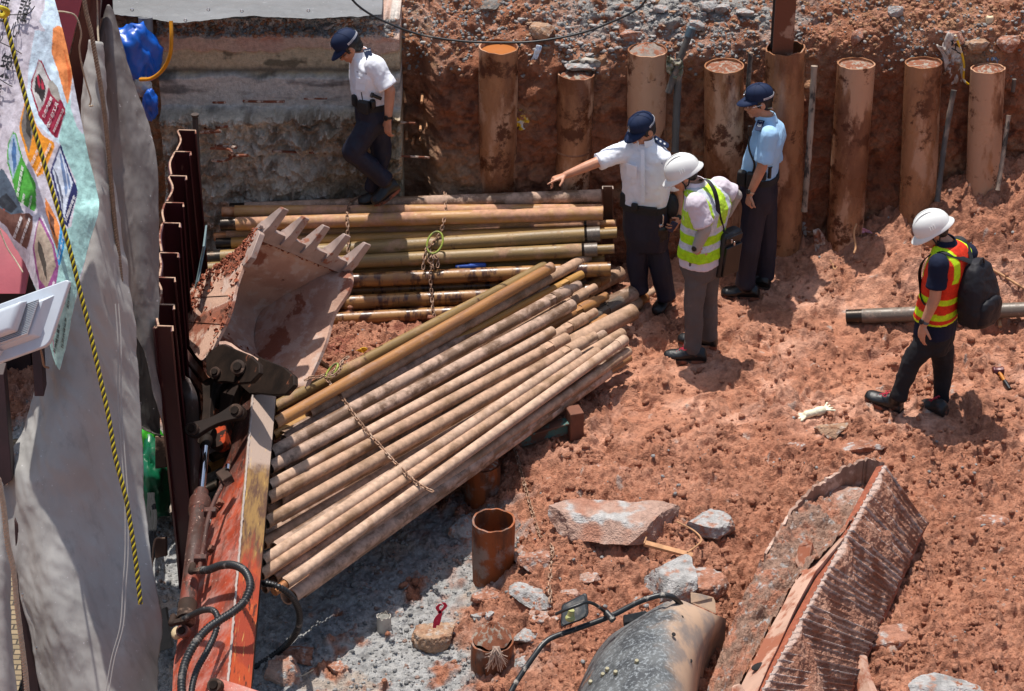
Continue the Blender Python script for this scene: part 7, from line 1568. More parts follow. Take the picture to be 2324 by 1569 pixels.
# ================================================================ FOREGROUND SHEETS, BANNER, ROPES, LAMP
def cloth_sheet(name, label, cat, R, mat, nu=60, nv=160, amp=0.03, fs=(0.35, 0.35, 1.6), seed=1, parent=None, th=0.003, paint=None, diag=0.0, crumple=0.004):
    """hanging sheet through control points (u, v, y) with pressed folds"""
    G = patch([[AY(*p) for p in r_] for r_ in R], nu, nv); nr, nc = len(G), len(G[0])
    V = np.array([[tuple(p) for p in r_] for r_ in G]); A = np.gradient(V, axis=0); B = np.gradient(V, axis=1); N = np.cross(A.reshape(-1, 3), B.reshape(-1, 3)); N /= (np.linalg.norm(N, axis=1)[:, None] + 1e-9)
    if N[:, 1].mean() > 0: N = -N
    P_ = V.reshape(-1, 3).copy(); Q = P_.copy(); Q[:, 0] += diag * Q[:, 2]; Q = Q / np.array(fs)
    f = fbm(Q, 1.0, 3, seed=seed, ridge=True) * 0.6 + fbm(Q, 0.45, 3, seed=seed + 9, ridge=True) * 0.3 + fbm(P_, 0.5, 3, seed=seed + 3) * 0.2
    cr = fbm(P_ * np.array((1, 1, .5)), 0.16, 3, seed=seed + 4, ridge=True) + 1.8 * np.clip(fbm(Q, .30, 4, seed=seed + 6, ridge=True) - .15, 0, 1) ** 1.5
    P_ = P_ + N * (f * amp + cr * crumple)[:, None]
    L = P_.mean(0); L[2] = P_[:, 2].min(); W0 = Vector(L)
    c = paint(*[x.ravel() for x in uvo(V)]) if paint else None
    sh = (nr, nc); o = grid_mesh(name, P_[:, 0].reshape(sh) - L[0], P_[:, 1].reshape(sh) - L[1], P_[:, 2].reshape(sh) - L[2], c, mat, None)
    o.location = W0; so_ = o.modifiers.new('t', 'SOLIDIFY'); so_.thickness = th
    tag(o, label, cat); return o, P_.reshape(nr, nc, 3), N.reshape(nr, nc, 3)
def uvo(V): x, y, z = V[..., 0], V[..., 1], V[..., 2]; return uvof(x, y, z)
def tarp_mat(name, c1, c2, r=0.55):
    t = NT(name); v = t.coord((1, 1, 1)); vl = t.coord((3, 3, .5)); c = t.mix(C3(c1), C3(c2), t.ramp(t.noise(v, 1.6, 6), .35, .65)); c = t.mix(c, tuple(.7 * q for q in C3(c1)), t.mul(t.ramp(t.noise(vl, 4, 7, .65), .52, .7), .5))
    c = t.mix(c, C3('#cfcdd0'), t.mul(t.ramp(t.noise(v, 45, 3), .70, .74), .6)); t.col(c); t.rough(r, 0, .4); t.bump(t.noise(v, 9, 9, .6), .2, .012); return t.m
m_t1 = tarp_mat('pale_grey_tarp', '#8f8c88', '#9d9a96'); m_t2 = tarp_mat('brown_grey_tarp', '#6a6461', '#7a7471'); m_t3 = tarp_mat('dark_grey_tarp', '#3a3836', '#47443f'); m_t4 = tarp_mat('top_grey_tarp', '#77787a', '#6a6b6c')
def yb(v, top=12.0, bot=9.9): return top + (bot - top) * (v / 1569.0)
def eyelets(o, pts, m=None):
    for p in pts:
        q = MB(); p = Vector(p); q.tube([p + Vector((.011 * math.cos(a), -.004, .011 * math.sin(a))) for a in [2 * math.pi * k / 12 for k in range(13)]], .003, 5, False, False); obj('eyelet', q, m_met, o)
T3 = [[(212, 92, 12.0), (216, 92, 11.97), (220, 95, 11.95), (225, 100, 11.96)], [(192, 290, 11.75), (210, 292, 11.68), (225, 295, 11.72), (236, 300, 11.75)], [(190, 450, 11.55), (215, 455, 11.45), (240, 460, 11.55), (256, 462, 11.6)],
      [(150, 640, 11.3), (205, 640, 11.16), (255, 645, 11.3), (286, 650, 11.4)], [(108, 810, 11.05), (180, 820, 10.9), (250, 825, 11.05), (302, 830, 11.2)], [(58, 985, 10.8), (150, 1000, 10.62), (240, 1010, 10.78), (311, 1010, 10.95)],
      [(6, 1095, 10.6), (120, 1150, 10.42), (230, 1160, 10.55), (322, 1150, 10.75)], [(30, 1262, 10.4), (130, 1330, 10.15), (240, 1330, 10.3), (340, 1290, 10.5)], [(78, 1425, 10.15), (160, 1460, 9.95), (260, 1450, 10.1), (360, 1440, 10.3)], [(112, 1610, 9.9), (190, 1610, 9.75), (270, 1610, 9.8), (338, 1610, 10.0)]]
o, P3g, _ = cloth_sheet('tarpaulin', 'largest pale grey tarpaulin hanging in deep folds at the lower left', 'tarpaulin', T3, m_t1, 90, 260, 0.055, (.30, .5, 1.4), 2, diag=.35)
nr_, nc_ = P3g.shape[:2]; eyelets(o, [P3g[int(nr_ * f), 2] + np.array((.02, -.02, 0)) for f in (.60, .66, .76, .83, .91)] if nr_ > nc_ else [P3g[2, int(nc_ * f)] + np.array((.02, -.02, 0)) for f in (.60, .66, .76, .83, .91)])
q = MB()
for off in (0, 7): q.tube(bez([AY(u + off, v, yb(v) - .17 - .02 * (v > 1000)) for u, v in ((262, 690), (268, 780), (268, 900), (275, 1010), (283, 1130), (284, 1250), (279, 1330), (273, 1420), (252, 1500), (236, 1600))], 60), .004, 6)
obj('seam', q, m_t1, o)
TG = [[(244, 12, 12.5), (247, 12, 12.5), (250, 14, 12.5)], [(224, 120, 12.4), (255, 120, 12.35), (284, 150, 12.4)], [(232, 240, 12.3), (280, 240, 12.2), (322, 260, 12.3)], [(250, 380, 12.15), (300, 380, 12.05), (352, 345, 12.15)], [(262, 500, 12.0), (310, 500, 11.9), (356, 480, 12.0)], [(282, 620, 11.85), (320, 630, 11.75), (358, 620, 11.85)], [(305, 740, 11.7), (333, 740, 11.65), (357, 730, 11.7)], [(325, 800, 11.6), (342, 830, 11.58), (358, 850, 11.6)], [(345, 905, 11.5), (352, 930, 11.5), (361, 962, 11.5)]]
cloth_sheet('tarpaulin', 'tall narrow brown grey tarpaulin tapering to a knot at the top beside the blue sheet', 'tarpaulin', TG, m_t2, 60, 200, .03, (.25, .4, 1.5), 5)
cloth_sheet('tarpaulin', 'dark grey tarpaulin hanging in shade behind the brown grey one', 'tarpaulin', [[(306, 700, 12.3), (335, 700, 12.3), (366, 700, 12.3)], [(308, 840, 12.2), (336, 840, 12.2), (364, 840, 12.2)], [(312, 950, 12.1), (338, 965, 12.1), (363, 985, 12.1)], [(314, 970, 12.05), (340, 985, 12.05), (364, 992, 12.05)]], m_t3, 40, 60, .02, seed=8)
cloth_sheet('tarpaulin', 'grey tarpaulin with folded corner hanging beneath the yellow and black rope', 'tarpaulin', [[(262, 700, 11.75), (280, 700, 11.7), (293, 745, 11.72)], [(272, 850, 11.5), (290, 850, 11.42), (303, 870, 11.5)], [(280, 1000, 11.3), (298, 985, 11.2), (309, 965, 11.25)], [(290, 1060, 11.2), (304, 1040, 11.1), (316, 1025, 11.15)], [(286, 1180, 11.0), (304, 1170, 10.95), (322, 1150, 11.0)], [(300, 1330, 10.8), (320, 1330, 10.75), (338, 1330, 10.8)]], m_t1, 50, 120, .025, (.3, .3, .7), 11)
cloth_sheet('tarpaulin', 'strip of grey tarpaulin with yellow edge in the bottom left corner', 'tarpaulin', [[(-20, 1085, 10.3), (-8, 1085, 10.3), (2, 1100, 10.3)], [(-20, 1250, 10.1), (0, 1250, 10.05), (16, 1250, 10.1)], [(-20, 1420, 9.9), (4, 1420, 9.85), (22, 1420, 9.9)], [(-20, 1610, 9.7), (10, 1610, 9.65), (36, 1610, 9.7)]], m_t1, 30, 80, .02, seed=13)
TT = [[(u, -30, 16.35) for u in (255, 330, 400, 560, 720, 870)], [(u, 12, 15.78) for u in (256, 330, 400, 560, 720, 868)], [(258, 30, 15.54), (330, 37, 15.5), (400, 49, 15.46), (560, 34, 15.5), (720, 39, 15.5), (866, 31, 15.52)]]
o, PT_, _ = cloth_sheet('tarpaulin', 'grey tarpaulin with eyelets draped along the top of the retaining wall', 'tarpaulin', TT, m_t4, 240, 40, .02, (.4, .3, .3), 17)
eyelets(o, [AY(u, v, 15.42) for u, v in ((421, 46), (473, 22), (549, 25), (700, 24), (820, 20), (300, 22))])
# banner
def inm(U, V_, poly):
    c = np.zeros(len(U), bool); n = len(poly)
    for i in range(n):
        x1, y1 = poly[i]; x2, y2 = poly[i - 1]; k = ((y1 > V_) != (y2 > V_)) & (U < (x2 - x1) * (V_ - y1) / ((y2 - y1) or 1e-9) + x1); c ^= k
    return c
BSH = [('#c3d6e2', [(102, -40), (115, -40), (124, 0), (163, 171), (170, 240), (150, 300), (130, 330), (60, 260), (66, 150), (78, 70), (100, 75), (86, 52), (100, 20)]), ('#9cc4bf', [(150, 225), (175, 235), (192, 314), (226, 466), (202, 557), (178, 624), (168, 676), (146, 785), (132, 846), (100, 760), (96, 640), (120, 560), (138, 530), (160, 515), (172, 440), (168, 410), (130, 320)]), ('#9cc4bf', [(-30, 500), (10, 520), (60, 600), (80, 640), (110, 700), (60, 640), (0, 520)]),
 ('#e08a50', [(116, 68), (130, 60), (140, 66), (150, 100), (162, 160), (164, 170), (158, 215), (152, 240), (142, 215), (128, 160), (115, 120)]), ('#d9703c', [(140, 110), (155, 150), (160, 175), (155, 210), (150, 160)]), ('#b5b5bf', [(163, 180), (190, 300), (185, 308), (172, 290), (158, 245)]),
 ('#8d1f3a', [(87, 136), (94, 140), (114, 186), (136, 230), (146, 252), (144, 262), (127, 317), (120, 314), (88, 266), (70, 206), (71, 186)]), ('#b9b6b4', [(87, 140), (92, 143), (112, 187), (98, 238), (88, 255), (73, 205), (74, 188)]), ('#2c2426', [(80, 178), (88, 168), (96, 182), (102, 200), (100, 225), (94, 236), (86, 215), (78, 210)]), ('#a5273f', [(82, 172), (87, 172), (91, 195), (88, 205)]), ('#a5273f', [(92, 180), (97, 190), (99, 205), (94, 205)]), ('#9a948c', [(110, 184), (118, 186), (130, 205), (134, 228), (128, 234), (114, 215), (108, 196)]),
 ('#d98a22', [(58, 238), (68, 236), (84, 289), (96, 309), (120, 327), (121, 338), (97, 398), (86, 403), (66, 362), (48, 300), (47, 288)]), ('#6f6a66', [(59, 243), (66, 242), (80, 290), (68, 350), (52, 298), (51, 288)]), ('#39342f', [(62, 255), (72, 275), (72, 320), (62, 300)]), ('#4a9a3a', [(33, 300), (40, 304), (54, 360), (83, 420), (84, 473), (80, 481), (44, 455), (34, 415), (21, 372), (21, 330)]), ('#9db3c6', [(33, 304), (38, 308), (50, 356), (34, 408), (24, 370), (24, 332)]), ('#466a98', [(34, 312), (40, 335), (42, 372), (36, 395), (30, 350)]),
 ('#262a5c', [(133, 331), (137, 334), (165, 415), (171, 428), (171, 444), (152, 517), (144, 511), (113, 393), (114, 384)]), ('#c4ccd8', [(133, 337), (161, 416), (152, 448), (145, 500), (117, 390)]), ('#6c82a6', [(131, 350), (136, 350), (150, 430), (146, 450)]), ('#6c82a6', [(140, 352), (144, 370), (157, 425), (153, 435)]), ('#5a5f70', [(120, 385), (128, 400), (140, 450), (141, 478)]),
 ('#6d4a40', [(-20, 480), (5, 470), (30, 484), (71, 486), (78, 495), (78, 515), (63, 566), (35, 539), (18, 512), (-20, 480)]), ('#4d5a68', [(9, 384), (14, 388), (38, 432), (58, 484), (30, 488), (0, 470), (-20, 440), (-20, 400)]), ('#a8452f', [(10, 462), (26, 450), (26, 472), (14, 480)]), ('#2d3138', [(0, 455), (20, 440), (45, 470), (30, 485), (5, 470)]),
 ('#d98245', [(103, 450), (110, 462), (128, 500), (134, 518), (128, 570), (114, 520), (104, 480)]), ('#5f3a2c', [(110, 480), (122, 500), (124, 540), (114, 515)]), ('#3f9ad0', [(135, 512), (145, 534), (142, 566), (133, 605), (126, 596), (131, 560)]), ('#8a4a7c', [(91, 495), (96, 500), (122, 556), (131, 606), (127, 655), (108, 690), (92, 640), (76, 562)]), ('#a39281', [(91, 503), (118, 558), (126, 606), (112, 655), (95, 632), (80, 560)]), ('#4d463f', [(90, 545), (98, 560), (110, 600), (112, 640), (100, 600), (90, 570)]), ('#c8408a', [(128, 820), (122, 700), (118, 660), (124, 670)])]
def bpaint(U, V_):
    c = np.tile(np.array(C3('#c2bcc4')), (len(U), 1)).astype(float)
    for h, p in BSH: c[inm(U, V_, p)] = np.array(C3(h))
    n_ = fbm(np.stack([U, V_, 0 * U], 1), 40, 3); return c * (1 + .12 * n_)[:, None]
BR = [[(-40, -40, 11.6), (40, -40, 11.55), (112, -40, 11.6)], [(-40, 60, 11.45), (50, 60, 11.35), (138, 60, 11.45)], [(-40, 171, 11.3), (60, 171, 11.2), (163, 171, 11.3)], [(-40, 314, 11.1), (75, 314, 10.98), (190, 314, 11.1)], [(-40, 430, 10.95), (90, 430, 10.8), (218, 440, 10.95)], [(-30, 478, 10.85), (100, 490, 10.72), (223, 480, 10.85)], [(20, 530, 10.75), (110, 540, 10.62), (202, 545, 10.75)], [(60, 600, 10.65), (120, 610, 10.52), (184, 615, 10.62)], [(92, 670, 10.52), (128, 680, 10.42), (166, 680, 10.5)], [(112, 745, 10.42), (130, 755, 10.36), (150, 760, 10.4)], [(126, 830, 10.3), (130, 835, 10.3), (134, 840, 10.3)]]
bn, BP, BN = cloth_sheet('printed_banner', 'white and mint banner printed with coloured panels and Chinese lettering at the top left', 'banner', BR, m_vest, 150, 420, .022, (.22, .3, 1.2), 23, paint=bpaint, crumple=.003)
Bu, Bv = uvo(BP); Bflat = np.stack([Bu.ravel(), Bv.ravel()], 1); Bpts = BP.reshape(-1, 3); Bnn = BN.reshape(-1, 3)
def btext(txt, a, b, h, m, up=(-.65, -.76), vertical=False):
    cu = bpy.data.curves.new('t', 'FONT'); cu.body = txt; cu.align_x = 'CENTER'; cu.align_y = 'CENTER'; cu.resolution_u = 1; cu.offset = .012; o0 = bpy.data.objects.new('t', cu); col.objects.link(o0); dg = bpy.context.evaluated_depsgraph_get(); me = bpy.data.meshes.new_from_object(o0.evaluated_get(dg)); bpy.data.objects.remove(o0)
    V = np.array([v.co[:2] for v in me.vertices]); F_ = [tuple(p.vertices) for p in me.polygons]; bpy.data.meshes.remove(me)
    if len(V) == 0: return
    wd = V[:, 0].max() - V[:, 0].min(); V[:, 0] -= (V[:, 0].max() + V[:, 0].min()) / 2; V[:, 1] -= (V[:, 1].max() + V[:, 1].min()) / 2; ht = V[:, 1].max() - V[:, 1].min()
    dx = np.array((b[0] - a[0], b[1] - a[1])) / wd; dy = np.array(up) * h / ht; c = (np.array(a) + np.array(b)) / 2; uv = c + V[:, :1] * dx + V[:, 1:] * dy; out = []
    for p in uv:
        d = ((Bflat - p) ** 2).sum(1); k = np.argpartition(d, 3)[:3]; w_ = 1 / (d[k] + 1e-3); w_ /= w_.sum(); s_ = (Bpts[k] * w_[:, None]).sum(0); q_ = AY(p[0], p[1], s_[1]); out.append(q_ + Vector(Bnn[k[0]]) * (.012 if h < 12 else .03))
    q = MB(); q.add(out, F_); obj('lettering', q, m, bn, smooth=None)
m_wt = simple('white_print', '#d8d5d4', .7, bump=0); m_kt = simple('black_print', '#16161c', .7, bump=0)
btext('使用產塵量', (97, 268), (116, 222), 8.5, m_wt); btext('較少的工具', (107, 290), (128, 234), 9.5, m_wt); btext('附設吸塵系統的工具', (120, 301), (142, 249), 6, m_wt)
btext('風機濕法', (73, 376), (91, 330), 8.5, m_wt); btext('附設高效能除塵器', (84, 394), (114, 327), 7, m_wt); btext('自動噴霧裝置', (42, 446), (54, 378), 8, m_wt); btext('安裝', (53, 464), (58, 440), 8, m_wt); btext('霧化灑水', (68, 474), (74, 444), 6, m_wt)
btext('定期胸肺檢查', (147, 504), (167, 446), 8, m_wt); btext('智能減塵', (35, 540), (52, 493), 8.5, m_wt); btext('智能實時監測系統', (49, 558), (70, 497), 7, m_wt); btext('隔離施工區', (131, 590), (142, 532), 6, m_wt); btext('塵肺病', (116, 672), (124, 640), 6, m_wt)
for tx, a, b, h in (('築', (8, 148), (36, 156), 58), ('塵', (4, 22), (24, 28), 60), ('證', (46, 22), (66, 30), 56), ('心', (33, 62), (49, 68), 46), ('10', (2, 84), (15, 88), 26), ('安', (-8, 208), (9, 214), 50), ('工', (-12, 268), (4, 274), 44)): btext(tx, a, b, h, m_kt, up=(.2, -.98))
for k, (a, b) in enumerate((((143, 690), (150, 640)), ((150, 700), (157, 640)), ((138, 790), (146, 720)), ((126, 800), (134, 735)), ((128, 700), (135, 655)))): btext('職業性肺病補償基金'[k:k + 6], a, b, 6, m_kt)
q = MB()
for L in ([(14, 34), (50, 33), (68, 28), (79, 14)], [(0, 96), (25, 108), (49, 122)], [(-4, 178), (12, 188), (28, 197)]): q.tube(bez([AY(u, v, yb(v, 11.5, 9.4) - .10) for u, v in L], 14), .003, 5)
obj('tie_wire', q, m_blkn, bn)
# ropes
def rope(pts, r, mats, label, lay=0.055, strands=3, name='rope'):
    P_ = bez([Vector(p) for p in pts], 300); L = [0]
    for a, b in zip(P_, P_[1:]): L.append(L[-1] + (b - a).length)
    n = int(L[-1] / (lay / 9)); n = min(n, 900); root = thing(name, P_[-1], label, 'rope'); mbs = {}
    for s in range(strands):
        Q = []
        for k in range(n + 1):
            d = L[-1] * k / n; i = max(0, min(len(P_) - 2, int(np.searchsorted(L, d)) - 1)); f = (d - L[i]) / max(1e-6, L[i + 1] - L[i]); c = P_[i].lerp(P_[i + 1], f); t_ = (P_[i + 1] - P_[i]).normalized(); a_ = (X - t_ * t_.x).normalized(); b_ = t_.cross(a_); ph = 2 * math.pi * (d / lay + s / strands); Q.append(c + (a_ * math.cos(ph) + b_ * math.sin(ph)) * r * .52)
        m = mats[s % len(mats)]; mbs.setdefault(m.name, (MB(), m))[0].tube(Q, r * .56, 7)
    for nm, (q, m) in mbs.items(): obj('strand', q, m, root, smooth=70)
    return root
m_ry = simple('yellow_rope', '#b5a51e', .7, var=.15, sc_=60, bump=.3, bs=300, dirt='#6a6030'); m_rk = simple('black_rope', '#1d1c1a', .8, var=.3, sc_=60, bump=.3, bs=300); m_rh = simple('hemp_rope', '#7a6554', .9, var=.2, sc_=60, bump=.5, bs=300); m_rl = simple('pale_rope', '#a89a86', .9, var=.15, sc_=60, bump=.5, bs=300)
def rp(L, t=11.5, b=9.2): return [AY(u, v, yb(v, t, b)) for u, v in L]
rr_ = rope(rp([(6, 25), (20, 75), (36, 140), (52, 199), (75, 285), (100, 370), (130, 470), (159, 569), (180, 655), (203, 748), (231, 875), (247, 950), (262, 1039), (278, 1100), (290, 1154), (307, 1266), (319, 1371)], 11.1, 9.4), .0125, [m_ry, m_rk], 'yellow and black twisted rope running down across the banner and grey sheets', .075, 4)
q = MB(); c = AY(6, 25, 11.0); q.tube(bez([c + Vector((-.06, 0, .02)), c + Vector((0, -.03, .03)), c + Vector((.03, -.01, 0)), c + Vector((0, 0, -.03)), c + Vector((-.05, 0, -.01))], 16), .014, 8); obj('knot', q, m_ry, rr_)
rope(rp([(188, -20), (196, 30), (207, 75), (215, 119), (226, 180), (235, 239), (244, 320), (251, 398), (260, 500), (268, 567), (275, 640), (282, 715)], 11.9, 10.6), .0135, [m_rh], 'thick brown hemp rope hanging between the banner and the narrow tarpaulin', .05)
rope(rp([(-4, 1085), (8, 1150), (17, 1230), (30, 1290), (38, 1370), (48, 1450), (58, 1530), (64, 1610)], 9.9, 9.3), .0145, [m_rl], 'thick pale rope in the bottom left corner', .05)
rope([AY(219, -20, 12.3), AY(221, 30, 12.3), AY(222, 68, 12.2), AY(224, 95, 12.1)], .006, [m_rl], 'thin white cord tying up the grey sheet at the top', .03)
rope([AY(124, 26, 11.7), AY(150, 28, 11.6), AY(172, 38, 11.6), AY(184, 75, 11.6), AY(180, 110, 11.6), AY(186, 150, 11.6), AY(196, 190, 11.6), AY(206, 225, 11.6), AY(203, 240, 11.6), AY(211, 240, 11.55)], .005, [m_rl], 'thin looped string hanging right of the banner', .03)
rope([AY(-5, 510, 10.4), AY(15, 560, 10.35), AY(36, 592, 10.3), AY(52, 618, 10.2)], .004, [m_rl], 'thin string going down to the floodlight', .03)
rope([AY(90, 785, 10.25), AY(96, 810, 10.3), AY(100, 830, 10.5), AY(110, 835, 10.8)], .006, [m_rh], 'short knotted string below the floodlight', .03)
# floodlight
fl = thing('floodlight', AZ(75, 720, 2.0), 'white cast floodlight with cooling fins seen from behind at the left edge', 'floodlight')
FO = AY(75, 735, 10.0); ex = (AY(138, 735, 10.0) - FO).normalized(); fa = (AY(152, 650, 10.1) - AY(112, 772, 9.95)); faY = fa.normalized(); fX = (AY(112, 772, 9.95) - AY(0, 812, 9.95)).normalized(); fN = fX.cross(faY).normalized(); fN = fN if fN.z > 0 else -fN
m_fl = simple('white_lamp_paint', '#b9c0c8', .4, var=.05, sc_=8, bump=.05, dirt='#8d8378', dirta=(.66, .74), spec=.5)
def fp(s, t, n=0.0): return AY(112, 772, 9.95) - fX * .02 + fX * s + faY * t + fN * n
sc0 = .30
q = MB(); out = []
for cx_, cy_, a0 in ((.0, .0, -90), (.0, .30, 0), (-.42, .30, 90), (-.42, .0, 180)):
    for k in range(6): a = math.radians(a0 + 90 * k / 5); out.append(fp(cx_ + .035 * math.cos(a), cy_ + .035 * math.sin(a)))
q.prism([p - fN * .02 for p in out], fN * .035); obj('front_frame', q, m_fl, fl, bevel=.006)
q = MB(); q.loft([[fp(-.40, .03, .012), fp(-.03, .03, .012), fp(-.03, .27, .012), fp(-.40, .27, .012)], [fp(-.36, .055, .06), fp(-.08, .055, .06), fp(-.08, .245, .06), fp(-.36, .245, .06)]]); obj('housing', q, m_fl, fl, bevel=.006)
for k in range(18):
    q = MB(); t_ = .06 + k * .0108; q.prism([fp(-.36, t_, .058), fp(-.10, t_, .058), fp(-.085, t_ + .004, .09), fp(-.36, t_ + .004, .09)], faY * .0032); obj('cooling_fin', q, m_fl, fl)
q = MB(); q.loft([[fp(a, b, .09) for a, b in ((-.42, .09), (-.15, .09), (-.15, .27), (-.42, .27))], [fp(a, b, .135) for a, b in ((-.42, .10), (-.165, .10), (-.165, .26), (-.42, .26))], [fp(a, b, .15) for a, b in ((-.41, .115), (-.19, .115), (-.19, .245), (-.41, .245))]]); obj('driver_box', q, m_fl, fl, bevel=.01)
q = MB(); q.prism([fp(-.42, .035, .10), fp(-.26, -.055 + .05, .10), fp(-.245, .02, .10), fp(-.42, .085, .10)], fN * .006); q.prism([fp(-.27, -.005, .1), fp(-.25, .02, .1), fp(-.25, .02, .02), fp(-.27, -.005, .02)], faY * .006); br = obj('bracket', q, m_fl, fl, bevel=.002)
q = MB(); q.tube([fp(-.262, .01, .095), fp(-.262, .01, .125)], [.019, .017], 6); obj('bolt', q, simple('rusty_bolt', '#7a5c42', .6, .3), br)
# steel frame, hoarding, pavement, junk on the far left
m_red = simple('red_primer_steel', '#a04a55', .6, var=.1, sc_=6, bump=.15, dirt='#8a6a68', dirta=(.6, .72)); m_dk = simple('dark_maroon_steel', '#2a1416', .6, var=.3, sc_=5, bump=.2, dirt='#4d3430')
def prismo(name, label, cat, pts, off, m, bev=.004, kind=None):
    q = MB(); q.prism([Vector(p) for p in pts], Vector(off)); return tag(obj(name, q, m, bevel=bev), label, cat, kind=kind)
fr = thing('steel_beam', AY(150, 300, 12.3), 'red primed steel beam behind the banner at the top left', 'beam')
q = MB(); q.prism([AY(112, -40, 12.2), AY(196, -40, 12.2), AY(150, 150, 12.1), AY(146, 178, 12.1), AY(128, 90, 12.1)], Vector((0, .1, .02))); obj('lit_toned_flange', q, m_red, fr, bevel=.004)  # pinkish red puts the sunlit face of the beam into its colour
q = MB(); q.prism([AY(197, -40, 12.24), AY(232, -40, 12.4), AY(205, 260, 12.3), AY(165, 400, 12.2), AY(147, 178, 12.15)], Vector((0, .1, .02))); obj('shade_toned_web', q, m_mar, fr, bevel=.004)  # maroon here paints in the shaded side of the same red beam
q = MB(); q.box((-4.7, 13.9, 2.2), (3.2, .12, 6.4)); 
for k in range(9): q.box((-6.1 + .36 * k, 13.83, 2.2), (.10, .05, 6.3))
tag(obj('hoarding_panel', q, m_dk), 'dark maroon corrugated hoarding in shade behind the hanging sheets', 'hoarding')
q = MB(); q.box((-3.62, 16.2, 2.0), (1.5, .1, 1.3)); tag(obj('container_wall', q, m_mar), 'dark red container wall above the blue sheet', 'wall')
prismo('red_panel', 'pinkish red steel panel under the lower left corner of the banner', 'steel panel', [AY(-40, 500, 11.3), AY(0, 512, 11.3), AY(66, 606, 11.1), AY(58, 668, 11.0), AY(-40, 668, 11.0)], (0, .25, .10), m_red)
for pts, lab in (([(66, 700), (88, 700), (100, 900), (78, 900)], 'dark steel post just left of the big pale tarpaulin'), ([(-20, 850), (8, 850), (28, 1090), (0, 1110), (-20, 1110)], 'dark steel post at the left edge above the corner rope'), ([(32, 1180), (52, 1200), (92, 1600), (52, 1600)], 'dark maroon post behind the pale corner rope')):
    prismo('steel_post', lab, 'post', [AY(u, v, 11.6 - .001 * v) for u, v in pts], (0, .1, .02), m_dk)
def pave():
    t = NT('brick_pavement'); v = t.coord((1, 1, 1), rnd=False, kind='Object'); b = t.n('ShaderNodeTexBrick'); t.l(v, b.inputs['Vector']); b.inputs['Scale'].default_value = 5; b.inputs['Color1'].default_value = (*C3('#8c7a60'), 1); b.inputs['Color2'].default_value = (*C3('#75664f'), 1); b.inputs['Mortar'].default_value = (*C3('#3c342b'), 1); b.inputs['Mortar Size'].default_value = .03
    t.col(b.outputs[0]); t.rough(.85); t.bump(b.outputs[1], -.4, .004); q = MB(); q.add([(-7, 9.4, -.1), (-2.95, 9.4, -.1), (-2.95, 13.8, -.1), (-7, 13.8, -.1)], [(0, 1, 2, 3)]); o = obj('pavement', q, t.m, loc=(-4, 12, -.1), smooth=None); tag(o, kind='structure')
pave()
q = MB(); q.tube([AY(-8, 735, 11.0), AY(22, 735, 11.0)], .045, 16); q.tube([AY(22, 728, 11), AY(27, 728, 11)], [.07, .065], 8); tag(obj('orange_plug', q, simple('orange_plastic', '#c27820', .4)), 'orange and dark cable plug below the floodlight', 'plug')
def heap(name, label, cat, c, sz, m, seed, kink=.035, sub=4, sq=1.0):
    r_ = np.random.RandomState(seed); q = MB(); ico(q, (0, 0, 0), (1, 1, 1), np.eye(3), r_, sub, 0.0); V = np.array(q.v); n1 = fbm(V, .9, 3, seed=seed); n2 = fbm(V * np.array((1, 1, .6)), .55, 4, seed=seed + 3., ridge=True); V = V * (1 + .45 * n1 + .34 * n2)[:, None] * np.array(sz) + np.array(c); q.v = [tuple(p) for p in V]; return tag(obj(name, q, m, smooth=70), label, cat)
m_bl = simple('blue_sheet', '#0f56b8', .35, var=.2, sc_=5, bump=.5, bs=14); m_gn = simple('green_sheet', '#0e5a3c', .35, var=.25, sc_=5, bump=.5, bs=12, dirt='#20382e'); m_gb = simple('bright_green_bag', '#3fae2a', .4, var=.2)
heap('plastic_sheet', 'crumpled bright blue plastic sheet at the top left', 'plastic sheet', AY(305, 125, 15.4), (.16, .12, .20), m_bl, 3); heap('plastic_sheet', 'small blue plastic scrap below the yellow hose', 'plastic sheet', AY(341, 238, 15.2), (.05, .05, .10), m_bl, 4)
heap('plastic_sheet', 'dark green plastic sheet heaped left of the nearest sheet pile', 'plastic sheet', AZ(345, 1090, .05), (.13, .2, .25), m_gn, 5); heap('plastic_bag', 'bright green plastic bag on top of the dark green sheet', 'bag', AZ(334, 1000, .30), (.09, .08, .10), m_gb, 6)
heap('cloth', 'white cloth scrap among rubble beside the blue sheet', 'cloth', AY(322, 195, 15.3), (.06, .05, .07), simple('dirty_white_cloth', '#b5aea6', .8), 7); heap('cloth', 'green cloth scrap under the bright blue sheet', 'cloth', AY(304, 172, 15.4), (.05, .05, .05), simple('dark_green_cloth', '#1c4a38', .8), 8)
q = MB(); q.tube(bez([AY(388, 48, 15.1), AY(389, 85, 15.05), AY(386, 125, 15.05), AY(370, 158, 15.1), AY(345, 178, 15.15), AY(318, 181, 15.2)], 40), .015, 12); tag(obj('hose', q, simple('orange_yellow_hose', '#c9860e', .35, var=.08)), 'bright orange yellow hose hanging from the tarpaulin at the top left', 'hose')
q = MB(); q.tube([AY(330, 40, 15.5), AY(336, 175, 15.4)], .055, 20); tag(obj('drain_pipe', q, simple('grey_drain', '#6a6c70', .5)), 'upright grey pipe right of the bright blue sheet', 'pipe')
